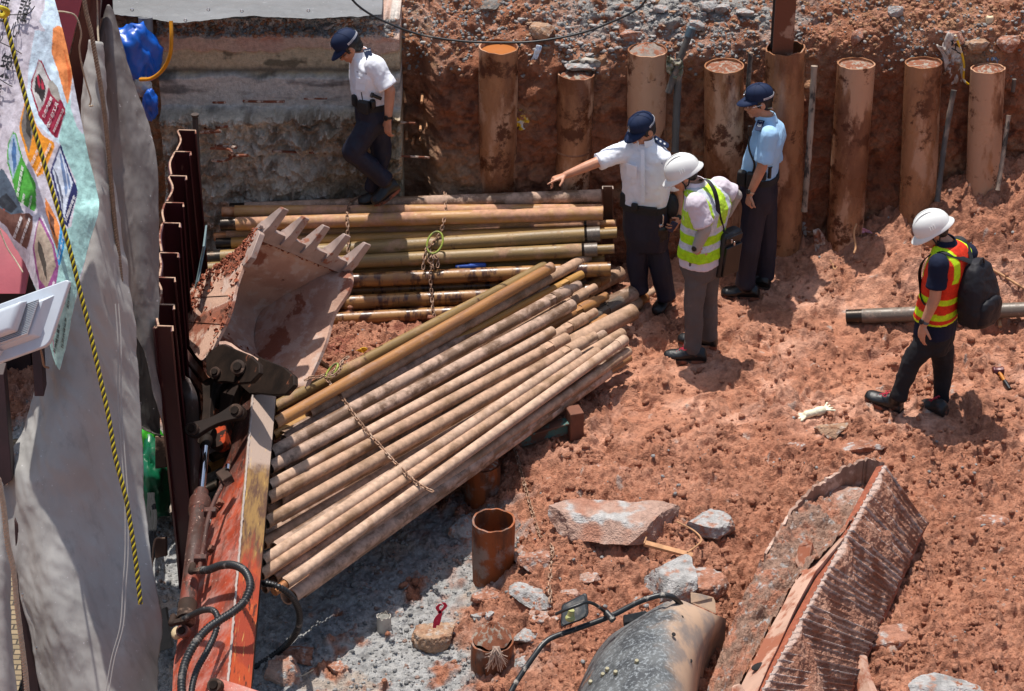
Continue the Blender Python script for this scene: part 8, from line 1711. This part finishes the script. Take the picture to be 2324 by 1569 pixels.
for L, lab in (([(255, 452, 14), (275, 452, 14), (282, 440, 14)], 'yellow hose bit behind the narrow tarpaulin, upper'), ([(255, 500, 13.8), (272, 492, 13.8), (282, 478, 13.8)], 'yellow hose bit behind the narrow tarpaulin, middle'), ([(268, 590, 13.4), (284, 575, 13.4), (284, 555, 13.4), (270, 548, 13.4)], 'yellow hose loop behind the narrow tarpaulin, lower')):
    q = MB(); q.tube(bez([AY(*p) for p in L], 14), .02, 10); tag(obj('hose', q, simple('dull_yellow_hose', '#b59c3a', .5)), lab, 'hose')
q = MB(); r_ = random.Random(3)
for k in range(9): q.tube(bez([AZ(340 + r_.uniform(-8, 12), 1120, .1), AZ(345 + r_.uniform(-10, 12), 1180, .05), AZ(338 + r_.uniform(-10, 16), 1240, 0), AZ(335 + r_.uniform(-6, 10), 1300, -.1)], 16), .009, 6)
tag(obj('cable_bundle', q, m_blkn), 'bundle of black cables in the dark gap below the green sheet', 'cables')
for pts, lab, m in (([(350, 1222, .2), (376, 1218, .2), (377, 1262, .1), (352, 1268, .1)], 'muddy brown steel block beside the black cables', m_grd), ([(352, 1390, -.1), (376, 1378, -.1), (392, 1470, -.2), (360, 1480, -.2)], 'dark weathered board at the foot of the nearest sheet pile', m_t3), ([(352, 990, .5), (374, 990, .5), (378, 1060, .3), (352, 1064, .3)], 'rusty dark steel stub beside the green sheet', m_grd)):
    prismo('debris_block', lab, 'debris', [AZ(*p) for p in pts], (0, .06, -.04), m)
rope([AY(374, 1222, 11.3), AY(352, 1226, 11.3), AY(345, 1280, 11.2), AY(341, 1340, 11.1), AY(338, 1400, 11)], .006, [m_rh], 'thin brown cord hanging beside the black cables', .03)
# black cable across the top
q = MB(); q.tube(bez([AY(780, -25, 14.9), AY(815, 15, 14.9), AY(870, 48, 14.9), AY(950, 78, 14.9), AY(1040, 93, 14.9), AY(1130, 97, 14.9), AY(1220, 94, 14.9), AY(1320, 75, 14.9), AY(1400, 45, 14.9), AY(1450, 18, 14.9), AY(1480, -20, 14.9)], 120), .0085, 10); tag(obj('cable', q, simple('black_cable', '#1b1d1e', .45, dirt='#6a645c', dirta=(.6, .7))), 'black cable sagging across the top of the earth wall', 'cable')
# ================================================================ ROCKS, GRAVEL AND LITTER
m_rock = soil_mat('rock_surface', .9, bstr=.8, bdist=.012)
def rock(c, sz, seed, kind, label, name='rock', cat='rock', rz=0.0, cuts=9, group=None, tilt=None, sub=5, lab_seed=0):
    """faceted boulder: planes cut off a sphere, then roughened; colour depends on the facing dust layer"""
    r_ = np.random.RandomState(seed); q = MB(); ico(q, (0, 0, 0), (1, 1, 1), np.eye(3), r_, sub, 0.0); V = np.array(q.v)
    for _ in range(cuts):
        n = r_.normal(size=3); n /= np.linalg.norm(n); d = r_.uniform(.45, .8); s = V @ n; k = s > d; V[k] -= np.outer(s[k] - d, n)
    V[:, 2] = np.minimum(V[:, 2], .55 + .1 * V[:, 0]); V = V * np.array(sz); S_ = max(sz)
    nn = fbm(V + seed, S_ * .5, 5, gain=.6, seed=seed); n2 = fbm(V + seed, S_ * .09, 3, seed=seed + 2.); V = V * (1 + .22 * nn + .045 * n2)[:, None]
    ca, sa = math.cos(rz), math.sin(rz); V = V @ np.array(((ca, sa, 0), (-sa, ca, 0), (0, 0, 1))); 
    if tilt: V = V @ np.array(Matrix.Rotation(tilt, 3, 'X')).T
    base = {'red': ((.40, .19, .125), (.27, .11, .065), (.45, .40, .37)), 'grey': ((.40, .385, .37), (.26, .25, .24), (.38, .20, .14)), 'mix': ((.42, .27, .21), (.38, .18, .12), (.44, .42, .40)), 'dark': ((.20, .185, .17), (.12, .11, .10), (.26, .16, .11)), 'tan': ((.40, .25, .16), (.30, .155, .09), (.42, .34, .28))}[kind]
    c3 = np.tile(np.array(base[0]), (len(V), 1)).astype(float); c3 = mixc(c3, np.array(base[1]), sst(-.05, .3, fbm(V + seed, S_ * .4, 4, seed=seed + 5.))); c3 = mixc(c3, np.array(base[2]), sst(.08, .3, fbm(V + seed, S_ * .25, 5, seed=seed + 8.)))
    me = bpy.data.meshes.new(name); me.from_pydata(V.tolist(), [], q.f); me.update(); setsm(me, 28); a = me.color_attributes.new('Col', 'FLOAT_COLOR', 'POINT'); a.data.foreach_set('color', np.concatenate([c3, np.ones((len(V), 1))], 1).astype(np.float32).ravel())
    me.materials.append(m_rock); o = bpy.data.objects.new(name, me); col.objects.link(o); o.location = c; return tag(o, label, cat, group)
def grock(u, v, wpx, hpx, seed, kind, label, fl=.75, **k):
    """boulder by its photo box centre and size; sunk a little into the ground"""
    p = gp(u, v + hpx * .25); s = PXM(p); a = 1.2 * wpx / 2 / s; b = 1.1 * hpx / 2 / s
    return rock(p + Vector((0, 0, b * .35)), (a * 1.12, max(b * 1.15, a * .55), b * fl * 1.1), seed, kind, label, **k)
RK = [(1402, 1185, 300, 118, 6, 'mix', 'largest flat broken concrete slab half covered in red clay near the centre bottom', .85, dict(name='concrete_slab', cat='slab', cuts=16, sub=6)),
 (1604, 1190, 96, 78, 12, 'grey', 'pale grey jagged concrete lump at the right end of the largest slab', .9, dict(cuts=10)), (1528, 1305, 120, 120, 15, 'grey', 'grey concrete chunk leaning below the wooden batten', .8, dict(cuts=11, name='concrete_chunk')),
 (1048, 1196, 50, 72, 16, 'grey', 'pale grey boulder left of the open upright pipe', .9, {}), (1208, 1346, 86, 60, 17, 'grey', 'long grey slab piece just right of the upright pipe foot', .6, dict(rz=-.6, name='concrete_chunk')), (1100, 1352, 64, 36, 18, 'red', 'red stained flat stone above the capped pipe stub', .8, {}),
 (1096, 1399, 50, 34, 19, 'grey', 'whitish stone just above the capped pipe stub', .8, {}), (650, 1520, 88, 72, 20, 'mix', 'blocky pinkish boulder at the bottom right of the orange stick', .9, dict(cuts=11)), (684, 1482, 66, 54, 21, 'red', 'crumbly red clay lump behind the blocky pinkish boulder', .8, {}),
 (768, 1516, 40, 36, 22, 'red', 'small red stone on the grey gravel near the bottom', .8, {}), (1889, 972, 66, 48, 23, 'tan', 'rounded tan stone beside the white gloves', .85, {}), (1960, 1010, 90, 38, 24, 'red', 'low red clay lump right of the rounded tan stone', .7, {}),
 (2132, 1560, 160, 70, 25, 'grey', 'large grey rock cut off at the bottom right', .7, dict(cuts=11)), (1800, 1010, 44, 30, 27, 'red', 'small red clay lump left below the gloves', .7, {}), (1595, 1320, 84, 74, 28, 'red', 'dark red soil lump right of the grey concrete chunk', .8, dict(cuts=4)),
 (2010, 1440, 110, 66, 29, 'red', 'red clay boulder under the lower edge of the ribbed box', .8, dict(cuts=5)), (1235, 1395, 60, 40, 30, 'mix', 'broken stone behind the machine mirror', .7, {}), (1195, 1440, 50, 50, 31, 'grey', 'grey stone between the capped stub and the handrail', .7, {}), (1185, 1500, 44, 34, 32, 'grey', 'light grey stone right of the capped stub foot', .7, {}),
 (900, 1386, 38, 30, 33, 'grey', 'small pale stone behind the small white plastic pipe', .8, {}), (820, 1330, 40, 26, 34, 'grey', 'small grey stone under the front edge of the slanting pipes', .7, {}), (990, 1440, 80, 70, 35, 'tan', 'brown earthy stump with the red ribbon on it', 1.1, dict(cuts=5, name='earth_lump', cat='earth lump')),
 (1180, 1262, 34, 50, 36, 'mix', 'narrow stone wedged right of the open upright pipe', 1.0, {}), (1215, 1268, 62, 60, 37, 'red', 'rounded red clay lump beside the trailing chain', .9, dict(cuts=4)), (1290, 1345, 40, 28, 38, 'mix', 'small stone right of the chain end', .7, {}), (1340, 1310, 46, 30, 39, 'mix', 'flat stone below the largest slab', .6, {}),
 (1640, 1120, 70, 34, 40, 'red', 'low red clay lump above the jagged concrete lump', .6, dict(cuts=4)), (1380, 1060, 80, 40, 41, 'red', 'long red clay clod in the middle of the churned mud', .6, dict(cuts=4)), (2250, 1180, 60, 34, 42, 'red', 'red clod near the right edge beside the ribbed box', .6, dict(cuts=4))]
for (u, v, w_, h_, sd, kd, lab, fl_, kw) in RK: grock(u, v, w_, h_, sd, kd, lab, fl_, **kw)
p = AZ(1916, 1128, .40); rock(p, (.22, .13, .09), 51, 'mix', 'white streaked oblong rock lying inside the end of the ribbed box', rz=.5, cuts=8)
# bank: rocks embedded in the upper slope, found by looking down each photo pixel
bpy.context.view_layer.update(); dgr = bpy.context.evaluated_depsgraph_get()
def hit(u, v, names=None):
    d = ray(u, v).normalized(); o = Vector((0, 0, CAM_H)); 
    for _ in range(6):
        ok, loc, nn, ix, ob, _m = sc.ray_cast(dgr, o, d)
        if not ok: return None
        if names is None or ob.name in names: return loc, nn
        o = loc + d * .01
    return None
BK = [(1235, 62, 70, 50, 'tan', 'large tan boulder above the gravel heaped casing'), (1606, 12, 46, 40, 'grey', 'light grey rock at the very top behind the dark pole'), (1640, 18, 40, 34, 'grey', 'second light grey rock at the top left of the flat steel post'), (1428, 78, 60, 60, 'red', 'red brown boulder left of the blue capped pole'), (1575, 55, 50, 30, 'grey', 'flat grey rock right of the blue capped pole'), (2166, 80, 60, 44, 'red', 'red boulder left of the capped cream pipe'),
      (2222, 98, 60, 52, 'tan', 'brown boulder at the foot of the capped cream pipe'), (2290, 92, 60, 50, 'red', 'red brown boulder at the upper right corner'), (1945, 78, 40, 60, 'red', 'upright red stone above the leaning casing'), (2032, 22, 36, 36, 'grey', 'grey stone at the top above the pale stained casing'), (1690, 30, 44, 30, 'grey', 'grey stone right next to the flat steel post, left side'), (1505, 20, 44, 30, 'grey', 'dark grey stone by the end of the sagging cable'),
      (1110, 10, 60, 26, 'dark', 'dark flat stone at the top left end of the earth bank'), (1322, 150, 84, 30, 'grey', 'pale crumpled rag and mortar lump on top of the second casing'), (398, 52, 26, 16, 'grey', 'small whitish stone on the retaining wall crown, left'), (424, 54, 20, 18, 'grey', 'second small whitish stone on the wall crown'), (745, 62, 36, 16, 'grey', 'flat grey stone on the wall crown behind the officer cap'), (700, 70, 30, 14, 'dark', 'dark stone on the wall crown, middle')]
for k, (u, v, w_, h_, kd, lab) in enumerate(BK):
    h = hit(u, v + h_ * .2, ('earth_bank', 'retaining_wall'))
    if h is None: continue
    s = PXM(h[0]); rock(h[0] + Vector((0, .0, .02)), (w_ / 2 / s, w_ / 2.4 / s, h_ / 2 / s), 100 + k, kd, lab, sub=4)
r_ = np.random.RandomState(77); cnt = 0
for k in range(110):                  # loose grey stones strewn over the slope
    zone = k % 5; u, v = (r_.uniform(1180, 1420), r_.uniform(40, 150)) if zone < 2 else ((r_.uniform(1440, 1720), r_.uniform(0, 110)) if zone < 4 else (r_.uniform(960, 2300), r_.uniform(10, 120)))
    h = hit(u, v, ('earth_bank',))
    if h is None: continue
    s_ = r_.uniform(.012, .036); rock(h[0] + Vector((0, 0, s_ * .3)), (s_, s_ * .85, s_ * .65), 300 + k, 'grey' if r_.rand() < .7 else 'tan', 'small loose grey stone strewn on the slope above the casings', name='stone', cat='stone', group='loose stones on the upper slope', cuts=8, sub=2)
def scatter(name, C, S, cols, sub, label, cat, seed, m=None, flat=.7, smooth=False):
    r = np.random.RandomState(seed); q = MB(); ico(q, (0, 0, 0), (1, 1, 1), np.eye(3), r, sub, 0); V0 = np.array(q.v); F0 = np.array(q.f); N_ = len(C); n = len(V0)
    V = V0[None] * (1 + r.uniform(-.32, .32, (N_, n, 1))) * S[:, None, None] * np.stack([r.uniform(.7, 1.2, N_), r.uniform(.7, 1.2, N_), r.uniform(.6, 1.0, N_) * flat / .7], 1)[:, None, :]
    a = r.uniform(0, 6.28, N_); ca, sa = np.cos(a), np.sin(a); b = r.normal(0, .5, N_); X_ = V[..., 0] * ca[:, None] - V[..., 1] * sa[:, None]; Y_ = V[..., 0] * sa[:, None] + V[..., 1] * ca[:, None]; Z_ = V[..., 2] + X_ * np.sin(b)[:, None] * .5
    V = np.stack([X_, Y_, Z_], -1) + C[:, None, :]; Fs = (F0[None] + (np.arange(N_) * n)[:, None, None]).reshape(-1, 3)
    me = bpy.data.meshes.new(name); me.vertices.add(N_ * n); me.vertices.foreach_set('co', V.ravel()); me.loops.add(Fs.size); me.loops.foreach_set('vertex_index', Fs.ravel().astype(np.int32)); me.polygons.add(len(Fs)); me.polygons.foreach_set('loop_start', (np.arange(len(Fs)) * 3).astype(np.int32)); me.polygons.foreach_set('loop_total', np.full(len(Fs), 3, np.int32)); me.update(); me.validate()
    if smooth: me.polygons.foreach_set('use_smooth', [True] * len(me.polygons))
    at = me.color_attributes.new('Col', 'FLOAT_COLOR', 'POINT'); at.data.foreach_set('color', np.concatenate([np.repeat(cols, n, 0), np.ones((N_ * n, 1))], 1).astype(np.float32).ravel()); me.materials.append(m or m_rock); o = bpy.data.objects.new(name, me); col.objects.link(o); return tag(o, label, cat, kind='stuff')
def seeds(n, lo, hi, seed, want, pw=2.2):
    r = np.random.RandomState(seed); y = r.uniform(9.3, 15.5, n); x = r.uniform(-1.05, 1.08, n) * (2.72 + (y - 9.3) * .205)
    z, z0, P, cr, gr, u, v, mid, torn = ground_z(x, y); cl = fbm(P, .35, 3, seed=seed + .5)
    k = want(x, y, cr, gr, u, v, cl, r) ; x, y, z = x[k], y[k], z[k]; s = lo + (hi - lo) * r.rand(len(x)) ** pw * 1.0; return np.stack([x, y, z + s * .12], 1), s, r, P[k]
C_, S_, r, P_ = seeds(85000, .004, .030, 5, lambda x, y, cr, gr, u, v, cl, r: (gr < .4) & (r.rand(len(x)) < (.09 + .55 * cr * sst(-.15, .35, cl) + .30 * sst(.10, .35, cl))), 3.6)
co = mixc(np.tile(MUD * .95, (len(C_), 1)), MUDD * 1.2, r.rand(len(C_)) * .8); scatter('clay_crumbs', C_, S_, co, 1, 'loose crumbs of red clay over the whole pit floor', 'soil crumbs', 5, smooth=True)
C_, S_, r, P_ = seeds(75000, .004, .020, 6, lambda x, y, cr, gr, u, v, cl, r: (r.rand(len(x)) < np.where(gr > .4, .75 * sst(-.4, .2, cl), .025 * cr)), 3.2)
co = mixc(np.tile(GRAV * 1.15, (len(C_), 1)), GRAVD, r.rand(len(C_))); co = mixc(co, np.array((.33, .20, .15)), (r.rand(len(C_)) < .12) * .8); scatter('gravel', C_, S_, co, 1, 'fine grey gravel in the lower left of the pit', 'gravel', 6)
CC = []; r = np.random.RandomState(9)
for k in range(9000):
    u, v = r.uniform(900, 2330), r.uniform(-5, 175)
    if r.rand() > .35 + .5 * (v < 130): continue
    h = hit(u, v, ('earth_bank',))
    if h is not None and h[1].z > .15: CC.append((*h[0], u))
for k in range(1500):
    h = hit(r.uniform(355, 900), r.uniform(44, 84), ('retaining_wall', 'earth_bank'))
    if h is not None: CC.append((*h[0], 700))
CC = np.array(CC); S_ = .004 + .018 * r.rand(len(CC)) ** 3; n_ = fbm(CC[:, :3], .4, 3, seed=3.); g_ = (n_ + .35 * np.exp(-((CC[:, 0] - 1.2) / .7) ** 2) + .2 * (CC[:, 0] < .5) > r.uniform(-.3, .5, len(CC)))
co = np.where(g_[:, None], mixc(np.tile(np.array((.36, .34, .32)), (len(CC), 1)), GRAVD, r.rand(len(CC))), mixc(np.tile(MUD, (len(CC), 1)), np.array((.36, .2, .11)), r.rand(len(CC)))); scatter('slope_rubble', CC[:, :3], S_, co, 1, 'fine rubble and soil crumbs on the upper slope', 'rubble', 9)
# ---- rebar, wood stubs and bits sticking out of the old wall
m_rb = simple('rusty_rebar', '#6d3a24', .8, var=.3, sc_=20, bump=.6, bs=90, dirt='#b3a294', dirta=(.5, .6), ds=14); m_wd = simple('splintered_wood', '#b0825c', .8, var=.2, sc_=15, dirt='#6a4a34')
def stick(name, label, cat, L, r, m, y=15.3, group=None):
    q = MB(); q.tube(bez([AY(p[0], p[1], (p[2] + (.2 if name == 'rebar' else 0)) if len(p) > 2 else y) for p in L], 24), r, 8); return tag(obj(name, q, m), label, cat, group)
for L, r0, lab in (([(456, 301, 15.2), (500, 298, 15.05)], .014, 'short thick rusty rebar above the maroon sheet piles, lower'), ([(464, 292, 15.25), (516, 287, 15.1)], .010, 'short rusty rebar above the maroon sheet piles, upper'), ([(490, 331, 15.2), (536, 335, 15.02)], .013, 'rusty rebar stub above the bent rebar loop'), ([(478, 337, 15.15), (515, 338, 15.05), (527, 347, 15.0), (522, 360, 15.05), (500, 366, 15.1), (482, 364, 15.2)], .011, 'rusty rebar bent into a loop on the wall'),
                    ([(520, 354, 15.1), (562, 353, 14.98)], .013, 'orange rusty rebar poking through the loop'), ([(536, 340, 15.32), (640, 344, 15.28), (764, 349, 15.32)], .010, 'long dark rebar running along the wall at mid height'), ([(484, 233, 15.3), (511, 233, 15.2)], .010, 'short pale bar under the smooth plaster band'), ([(552, 230, 15.32), (600, 231, 15.25), (646, 231, 15.2)], .011, 'pale crusted bar under the plaster band, centre'), ([(690, 225, 15.32), (742, 224, 15.28)], .008, 'thin dark bar left of the officer belt'),
                    ([(878, 353, 15.3), (920, 355, 15.25), (975, 358, 15.3)], .009, 'pale rebar right of the stepping officer knees'), ([(902, 278, 15.3), (943, 280, 15.25)], .009, 'dark bar right of the stepping officer watch')): stick('rebar', lab, 'rebar', L, r0, m_rb)
for k, (u, v) in enumerate(((920, 231), (957, 233), (954, 296), (967, 290), (923, 316), (936, 326), (954, 318))):
    b = AY(u, v, 15.68); a = b + Vector((r.uniform(-.03, .03), .3, r.uniform(-.05, .05))); q = MB(); q.tube([a, b], .011, 10); tag(obj('wood_stub', q, m_wd), 'pale orange stub end sticking out of the wall right of the stepping officer', 'stub', 'stub ends in the wall right of the stepping officer')
# ---- litter
def wrap(name, label, cat, L, m, th=.004, amp=.012, seed=0, hitn=('earth_bank', 'ground', 'steel_casing')):
    """crumpled flat scrap: outline pixel polygon laid just in front of what it rests on"""
    cu_, cv_ = sum(p[0] for p in L) / len(L), sum(p[1] for p in L) / len(L); h = hit(cu_, cv_); y = (h[0].y if h else 15.2) - .03; n = 14; R = []
    ring_ = [Vector((p.x, p.y, 0)) for p in bez([Vector((*p, 0)) for p in L + [L[0]]], 36)][:-1]; V = []; F_ = []
    for j in range(8):
        for k, p in enumerate(ring_): f = j / 7; V.append(AY(cu_ + (p.x - cu_) * f, cv_ + (p.y - cv_) * f, y + (0 if y > 15 else 0)))
    A = np.array([tuple(p) for p in V]); A[:, 1] += amp * 1.6 * fbm(A + seed, .05, 3, seed=seed, ridge=True); 
    q = MB(); nR = len(ring_); q.add(A.tolist(), [(j * nR + k, j * nR + (k + 1) % nR, (j + 1) * nR + (k + 1) % nR, (j + 1) * nR + k) for j in range(7) for k in range(nR)]); o = obj(name, q, m, smooth=50); s = o.modifiers.new('t', 'SOLIDIFY'); s.thickness = th; return tag(o, label, cat)
m_pl = simple('dirty_plastic_film', '#b5a59a', .4, var=.15, dirt='#8a5a44', dirta=(.5, .62), sc_=9); m_ye = simple('yellow_wrapper', '#d0a51e', .35, dirt='#c9c4ba', dirta=(.52, .58), ds=14)
wrap('paper_packet', 'white and blue torn packet on the gravel between the first two casings', 'packet', [(1218, 104), (1230, 108), (1224, 124), (1212, 150), (1198, 152), (1208, 132)], simple('blue_white_packet', '#c9d3de', .5, dirt='#6f9cc4', dirta=(.55, .6), ds=14), seed=1)
wrap('plastic_wrapper', 'crumpled yellow and white wrapper on the earth wall between the first two casings', 'wrapper', [(1175, 254), (1195, 252), (1203, 268), (1196, 290), (1180, 297), (1171, 280)], m_ye, amp=.03, seed=2)
sk = wrap('torn_sack', 'torn white woven sack with black printing hanging beside the seventh casing', 'sack', [(2125, 102), (2138, 108), (2146, 92), (2155, 76), (2172, 96), (2184, 122), (2190, 150), (2186, 180), (2180, 192), (2168, 196), (2152, 190), (2146, 160), (2140, 132)], simple('white_sack', '#bdb2a8', .7, dirt='#8c6a58', dirta=(.55, .62), ds=9), amp=.03, seed=3)
q = MB(); hh = sk.location.y - .06
for a, b in (((2158, 92), (2164, 100)), ((2163, 90), (2160, 104)), ((2166, 100), (2176, 106)), ((2170, 98), (2168, 112)), ((2160, 110), (2172, 116)), ((2176, 104), (2182, 116)), ((2172, 118), (2180, 122))): q.tube([AY(*a, hh), AY(*b, hh)], .006, 5)
obj('sack_print', q, m_kt, sk); q = MB(); q.tube(bez([AY(2168, 80, hh), AY(2182, 120, hh), AY(2188, 150, hh), AY(2187, 180, hh), AY(2198, 192, hh)], 12), .009, 6); obj('yellow_edge', q, m_ye, sk)
wrap('plastic_film', 'frayed whitish plastic film at the foot of the sixth casing, right piece', 'plastic film', [(1846, 528), (1862, 526), (1874, 548), (1872, 580), (1866, 604), (1856, 590), (1850, 560)], m_pl, amp=.04, seed=4); wrap('plastic_film', 'frayed whitish plastic film at the foot of the long bamboo pole, left piece', 'plastic film', [(1818, 506), (1838, 512), (1850, 532), (1842, 556), (1828, 548), (1822, 526)], m_pl, amp=.04, seed=5)
wrap('paper_scrap', 'small pink paper scrap on the mound behind the walking man', 'paper', [(1952, 520), (1962, 520), (1980, 530), (1966, 530), (1954, 530)], simple('pink_paper', '#c98a9a', .7), seed=6); wrap('rag', 'blue and white rag on the rightmost casing', 'rag', [(2240, 134), (2262, 134), (2264, 148), (2244, 146)], simple('blue_rag', '#6d86a8', .8, dirt='#c4bfb8', dirta=(.5, .55), ds=20), amp=.03, seed=7)
wrap('rag', 'grey green rag tied around the blue capped black pole', 'rag', [(1514, 130), (1530, 138), (1548, 140), (1552, 158), (1544, 182), (1526, 178), (1513, 165)], simple('grey_green_rag', '#6a6a56', .85, var=.3, dirt='#9a8f80', dirta=(.55, .62), ds=20), amp=.04, seed=8)
wrap('rag', 'pale crumpled rag hanging off the top of the second casing', 'rag', [(1278, 150), (1300, 142), (1330, 136), (1360, 142), (1362, 158), (1330, 164), (1305, 160), (1296, 182), (1284, 178)], simple('pale_rag', '#9d968c', .85, var=.2, dirt='#7a6a5c'), amp=.04, seed=9)
def loose(name, label, cat, L, r, m, dz=.015):
    q = MB(); q.tube(bez([gp(u, v, dz) for u, v in L], 20), r, 7); return tag(obj(name, q, m), label, cat)
loose('root', 'pale root or wire rising from the mud near the leaning casing', 'root', [(1884, 590), (1890, 600), (1894, 612), (1900, 606)], .008, m_wd); stick('root', 'thin pale root hanging on the wall right of the leaning casing', 'root', [(1944, 508, 15.1), (1938, 530, 15.05), (1942, 560, 15.0), (1938, 575, 14.95)], .008, m_wd)
loose('branch', 'long thin dark branch behind the walking man', 'branch', [(2230, 600), (2270, 622), (2324, 655)], .010, m_wd); loose('branch', 'pale stick leaning on the lone pipe', 'branch', [(2222, 640), (2240, 665), (2252, 690)], .014, m_wd); loose('branch', 'short pale stick below the lone pipe', 'branch', [(2268, 728), (2270, 742)], .014, m_wd); loose('wire', 'curved thin wire at the right edge of the churned soil', 'wire', [(2205, 1330), (2230, 1318), (2260, 1300), (2290, 1290)], .006, m_wd)
loose('wire', 'bent wire rod looping off the largest slab', 'wire', [(1536, 1184), (1575, 1205), (1592, 1225), (1580, 1240), (1560, 1254)], .006, m_wd, .12); loose('wire', 'pale wire below the wooden batten', 'wire', [(1540, 1262), (1560, 1285), (1578, 1293)], .005, m_wd, .1); loose('wire', 'short white wire on the front edge of the largest slab', 'wire', [(1462, 1234), (1467, 1220)], .006, m_wd, .2)
a, b = gp(1462, 1233, .09), gp(1572, 1262, .05); q = MB(); M = frame(a, b).to_3x3(); q.box((a + b) / 2, ((b - a).length, .045, .02), M); tag(obj('wooden_batten', q, m_wd, bevel=.002), 'pale wooden batten lying across the gap below the largest slab', 'batten')
loose('cord', 'thin cord around the blocky boulder at the bottom', 'cord', [(610, 1506), (640, 1530), (680, 1535), (712, 1520)], .004, m_rl, .04)
# frayed rope on the capped stub
q = MB(); rr2 = random.Random(5); c = AY(1126, 1470, gp(1117, 1520).y - .16)
for k in range(46): d = Vector((rr2.uniform(-.07, .07), rr2.uniform(-.04, .01), -rr2.uniform(.03, .17))); q.tube(bez([c + Vector((rr2.uniform(-.02, .02), 0, .01)), c + d * .5 + Vector((rr2.uniform(-.02, .02), -.02, 0)), c + d], 6), .0028, 4)
tag(obj('frayed_rope', q, simple('frayed_fibre', '#b8a190', .9)), 'frayed pale rope end on the capped pipe stub', 'rope')
# red ribbon
q = MB(); c = AZ(1000, 1392, -.0)
for L in (((-.01, 0, .0), (.03, 0, .05), (.02, .0, .08)), ((0, 0, 0), (-.02, 0, .04), (.0, 0, .07)), ((0, 0, 0), (-.03, -.01, -.04), (-.04, -.02, -.10)), ((0, 0, 0), (-.01, -.01, -.05), (-.02, -.02, -.08))):
    A = bez([c + Vector(p) for p in L], 10); q.loft([[p - X * .011, p + X * .011, p + X * .011 + Vector((0, .002, 0)), p - X * .011 + Vector((0, .002, 0))] for p in A])
tag(obj('ribbon', q, simple('red_ribbon', '#c4143a', .6)), 'bright red ribbon tied on the brown earthy stump', 'ribbon')
# pair of gloves
q = MB(); a, b = gp(1812, 946, .02), gp(1886, 926, .03); d = b - a; s = Vector((-d.y, d.x, 0)).normalized(); q.caps(a.lerp(b, .25), a.lerp(b, .75), .028, .02); q.caps(a.lerp(b, .6), a.lerp(b, .72), .032, .03)
for k in range(4): q.caps(a.lerp(b, .75), b + s * (.055 - .036 * k) + Z3 * .01, .009, .007, 8); q.caps(a.lerp(b, .3), a + s * (.05 - .032 * k) - Z3 * .008, .010, .009, 8)
tmp = thing('rubber_gloves', a, 'pair of cream rubber gloves knotted together lying on the mud', 'gloves'); fin('gloves_body', q, simple('cream_rubber', '#d3cdb2', .6, dirt='#a89a80', dirta=(.6, .7), ds=20), tmp, .006, 1, wr=.004, wsc=.02)
# sledge hammer
t_ = thing('hammer', gp(2275, 860), 'club hammer with dark red head lying on the mud at the right edge', 'hammer'); a, b = gp(2252, 843, .03), gp(2278, 842, .03); q = MB(); q.loft([sect(a.lerp(b, f), Vector((0, 1, 0)), Z3, w_, w_, 8, .2) for f, w_ in ((0, .03), (.1, .036), (.35, .03), (.65, .03), (.9, .036), (1, .03))]); obj('head', q, simple('dark_red_head', '#4e1218', .4, .1, dirt='#a08a80', dirta=(.62, .7)), t_, bevel=.003)
a, b = gp(2268, 846, .03), gp(2292, 884, .02); q = MB(); q.tube([a, a.lerp(b, .5)], [.014, .013], 12); obj('shaft', q, simple('yellow_red_shaft', '#b5701c', .5, dirt='#6a1c14', dirta=(.5, .55), ds=20), t_); q = MB(); q.tube([a.lerp(b, .5), b], [.016, .015], 12); obj('grip', q, m_blk, t_)
# blue cloth glove on the stack, pallet frame under the slanting pile
q = MB(); c = AY(1068, 604, 14.82); q.caps(c, AY(1098, 602, 14.84), .022, .02); q.caps(AY(1036, 605, 14.82), c, .012, .018); tag(obj('work_glove', q, simple('blue_glove', '#2a4f9e', .7, dirt='#b5b0a8', dirta=(.6, .66))), 'blue work glove lying in the gap of the level stack', 'glove')
pl = thing('pallet', gp(1240, 985), 'rusty teal steel pallet frame sticking out under the slanting pile', 'pallet'); m_te = simple('teal_rusty_steel', '#3c6660', .6, dirt='#5c3a2a', dirta=(.45, .52), ds=5)
for (u0, v0, u1, v1, h) in ((1165, 1003, 1292, 968, .09), (1120, 975, 1290, 925, .07)):
    a, b = gp(u0, v0, .06), gp(u1, v1, .06); M = frame(a, b).to_3x3(); q = MB(); q.box((a + b) / 2, ((b - a).length, .05, h), M); q.box((a + b) / 2 + Vector((0, -.01, h / 2 + .008)), ((b - a).length, .09, .012), M); obj('beam', q, m_te, pl, bevel=.003)
q = MB(); a = gp(1304, 960, .10); q.box(a, (.10, .12, .22), Matrix.Rotation(.3, 3, 'Z')); obj('corner_post', q, simple('rusty_post', '#6a3f2c', .8, dirt='#8a5a44'), pl, bevel=.006)
q = MB(); a, b = AZ(704, 800, .45), AZ(734, 828, .3); M = frame(a, b).to_3x3(); q.box((a + b) / 2, ((b - a).length * 1.4, .10, .02), M); tag(obj('wooden_plank', q, m_wd, bevel=.002), 'short plank wedged behind the right corner of the bucket', 'plank')
q = MB(); a, b = AZ(722, 750, .3), AZ(740, 796, .1); q.tube([a, b], .012, 8); tag(obj('stick', q, m_wd), 'thin stick upright behind the bucket corner beside the hanging chain', 'stick')
wrap('yellow_cloth', 'small yellow orange cloth on the upper edge of the slanting pile', 'cloth', [(808, 798), (822, 792), (834, 794), (826, 802), (812, 806)], simple('yellow_orange_cloth', '#d8a81a', .7), seed=12)
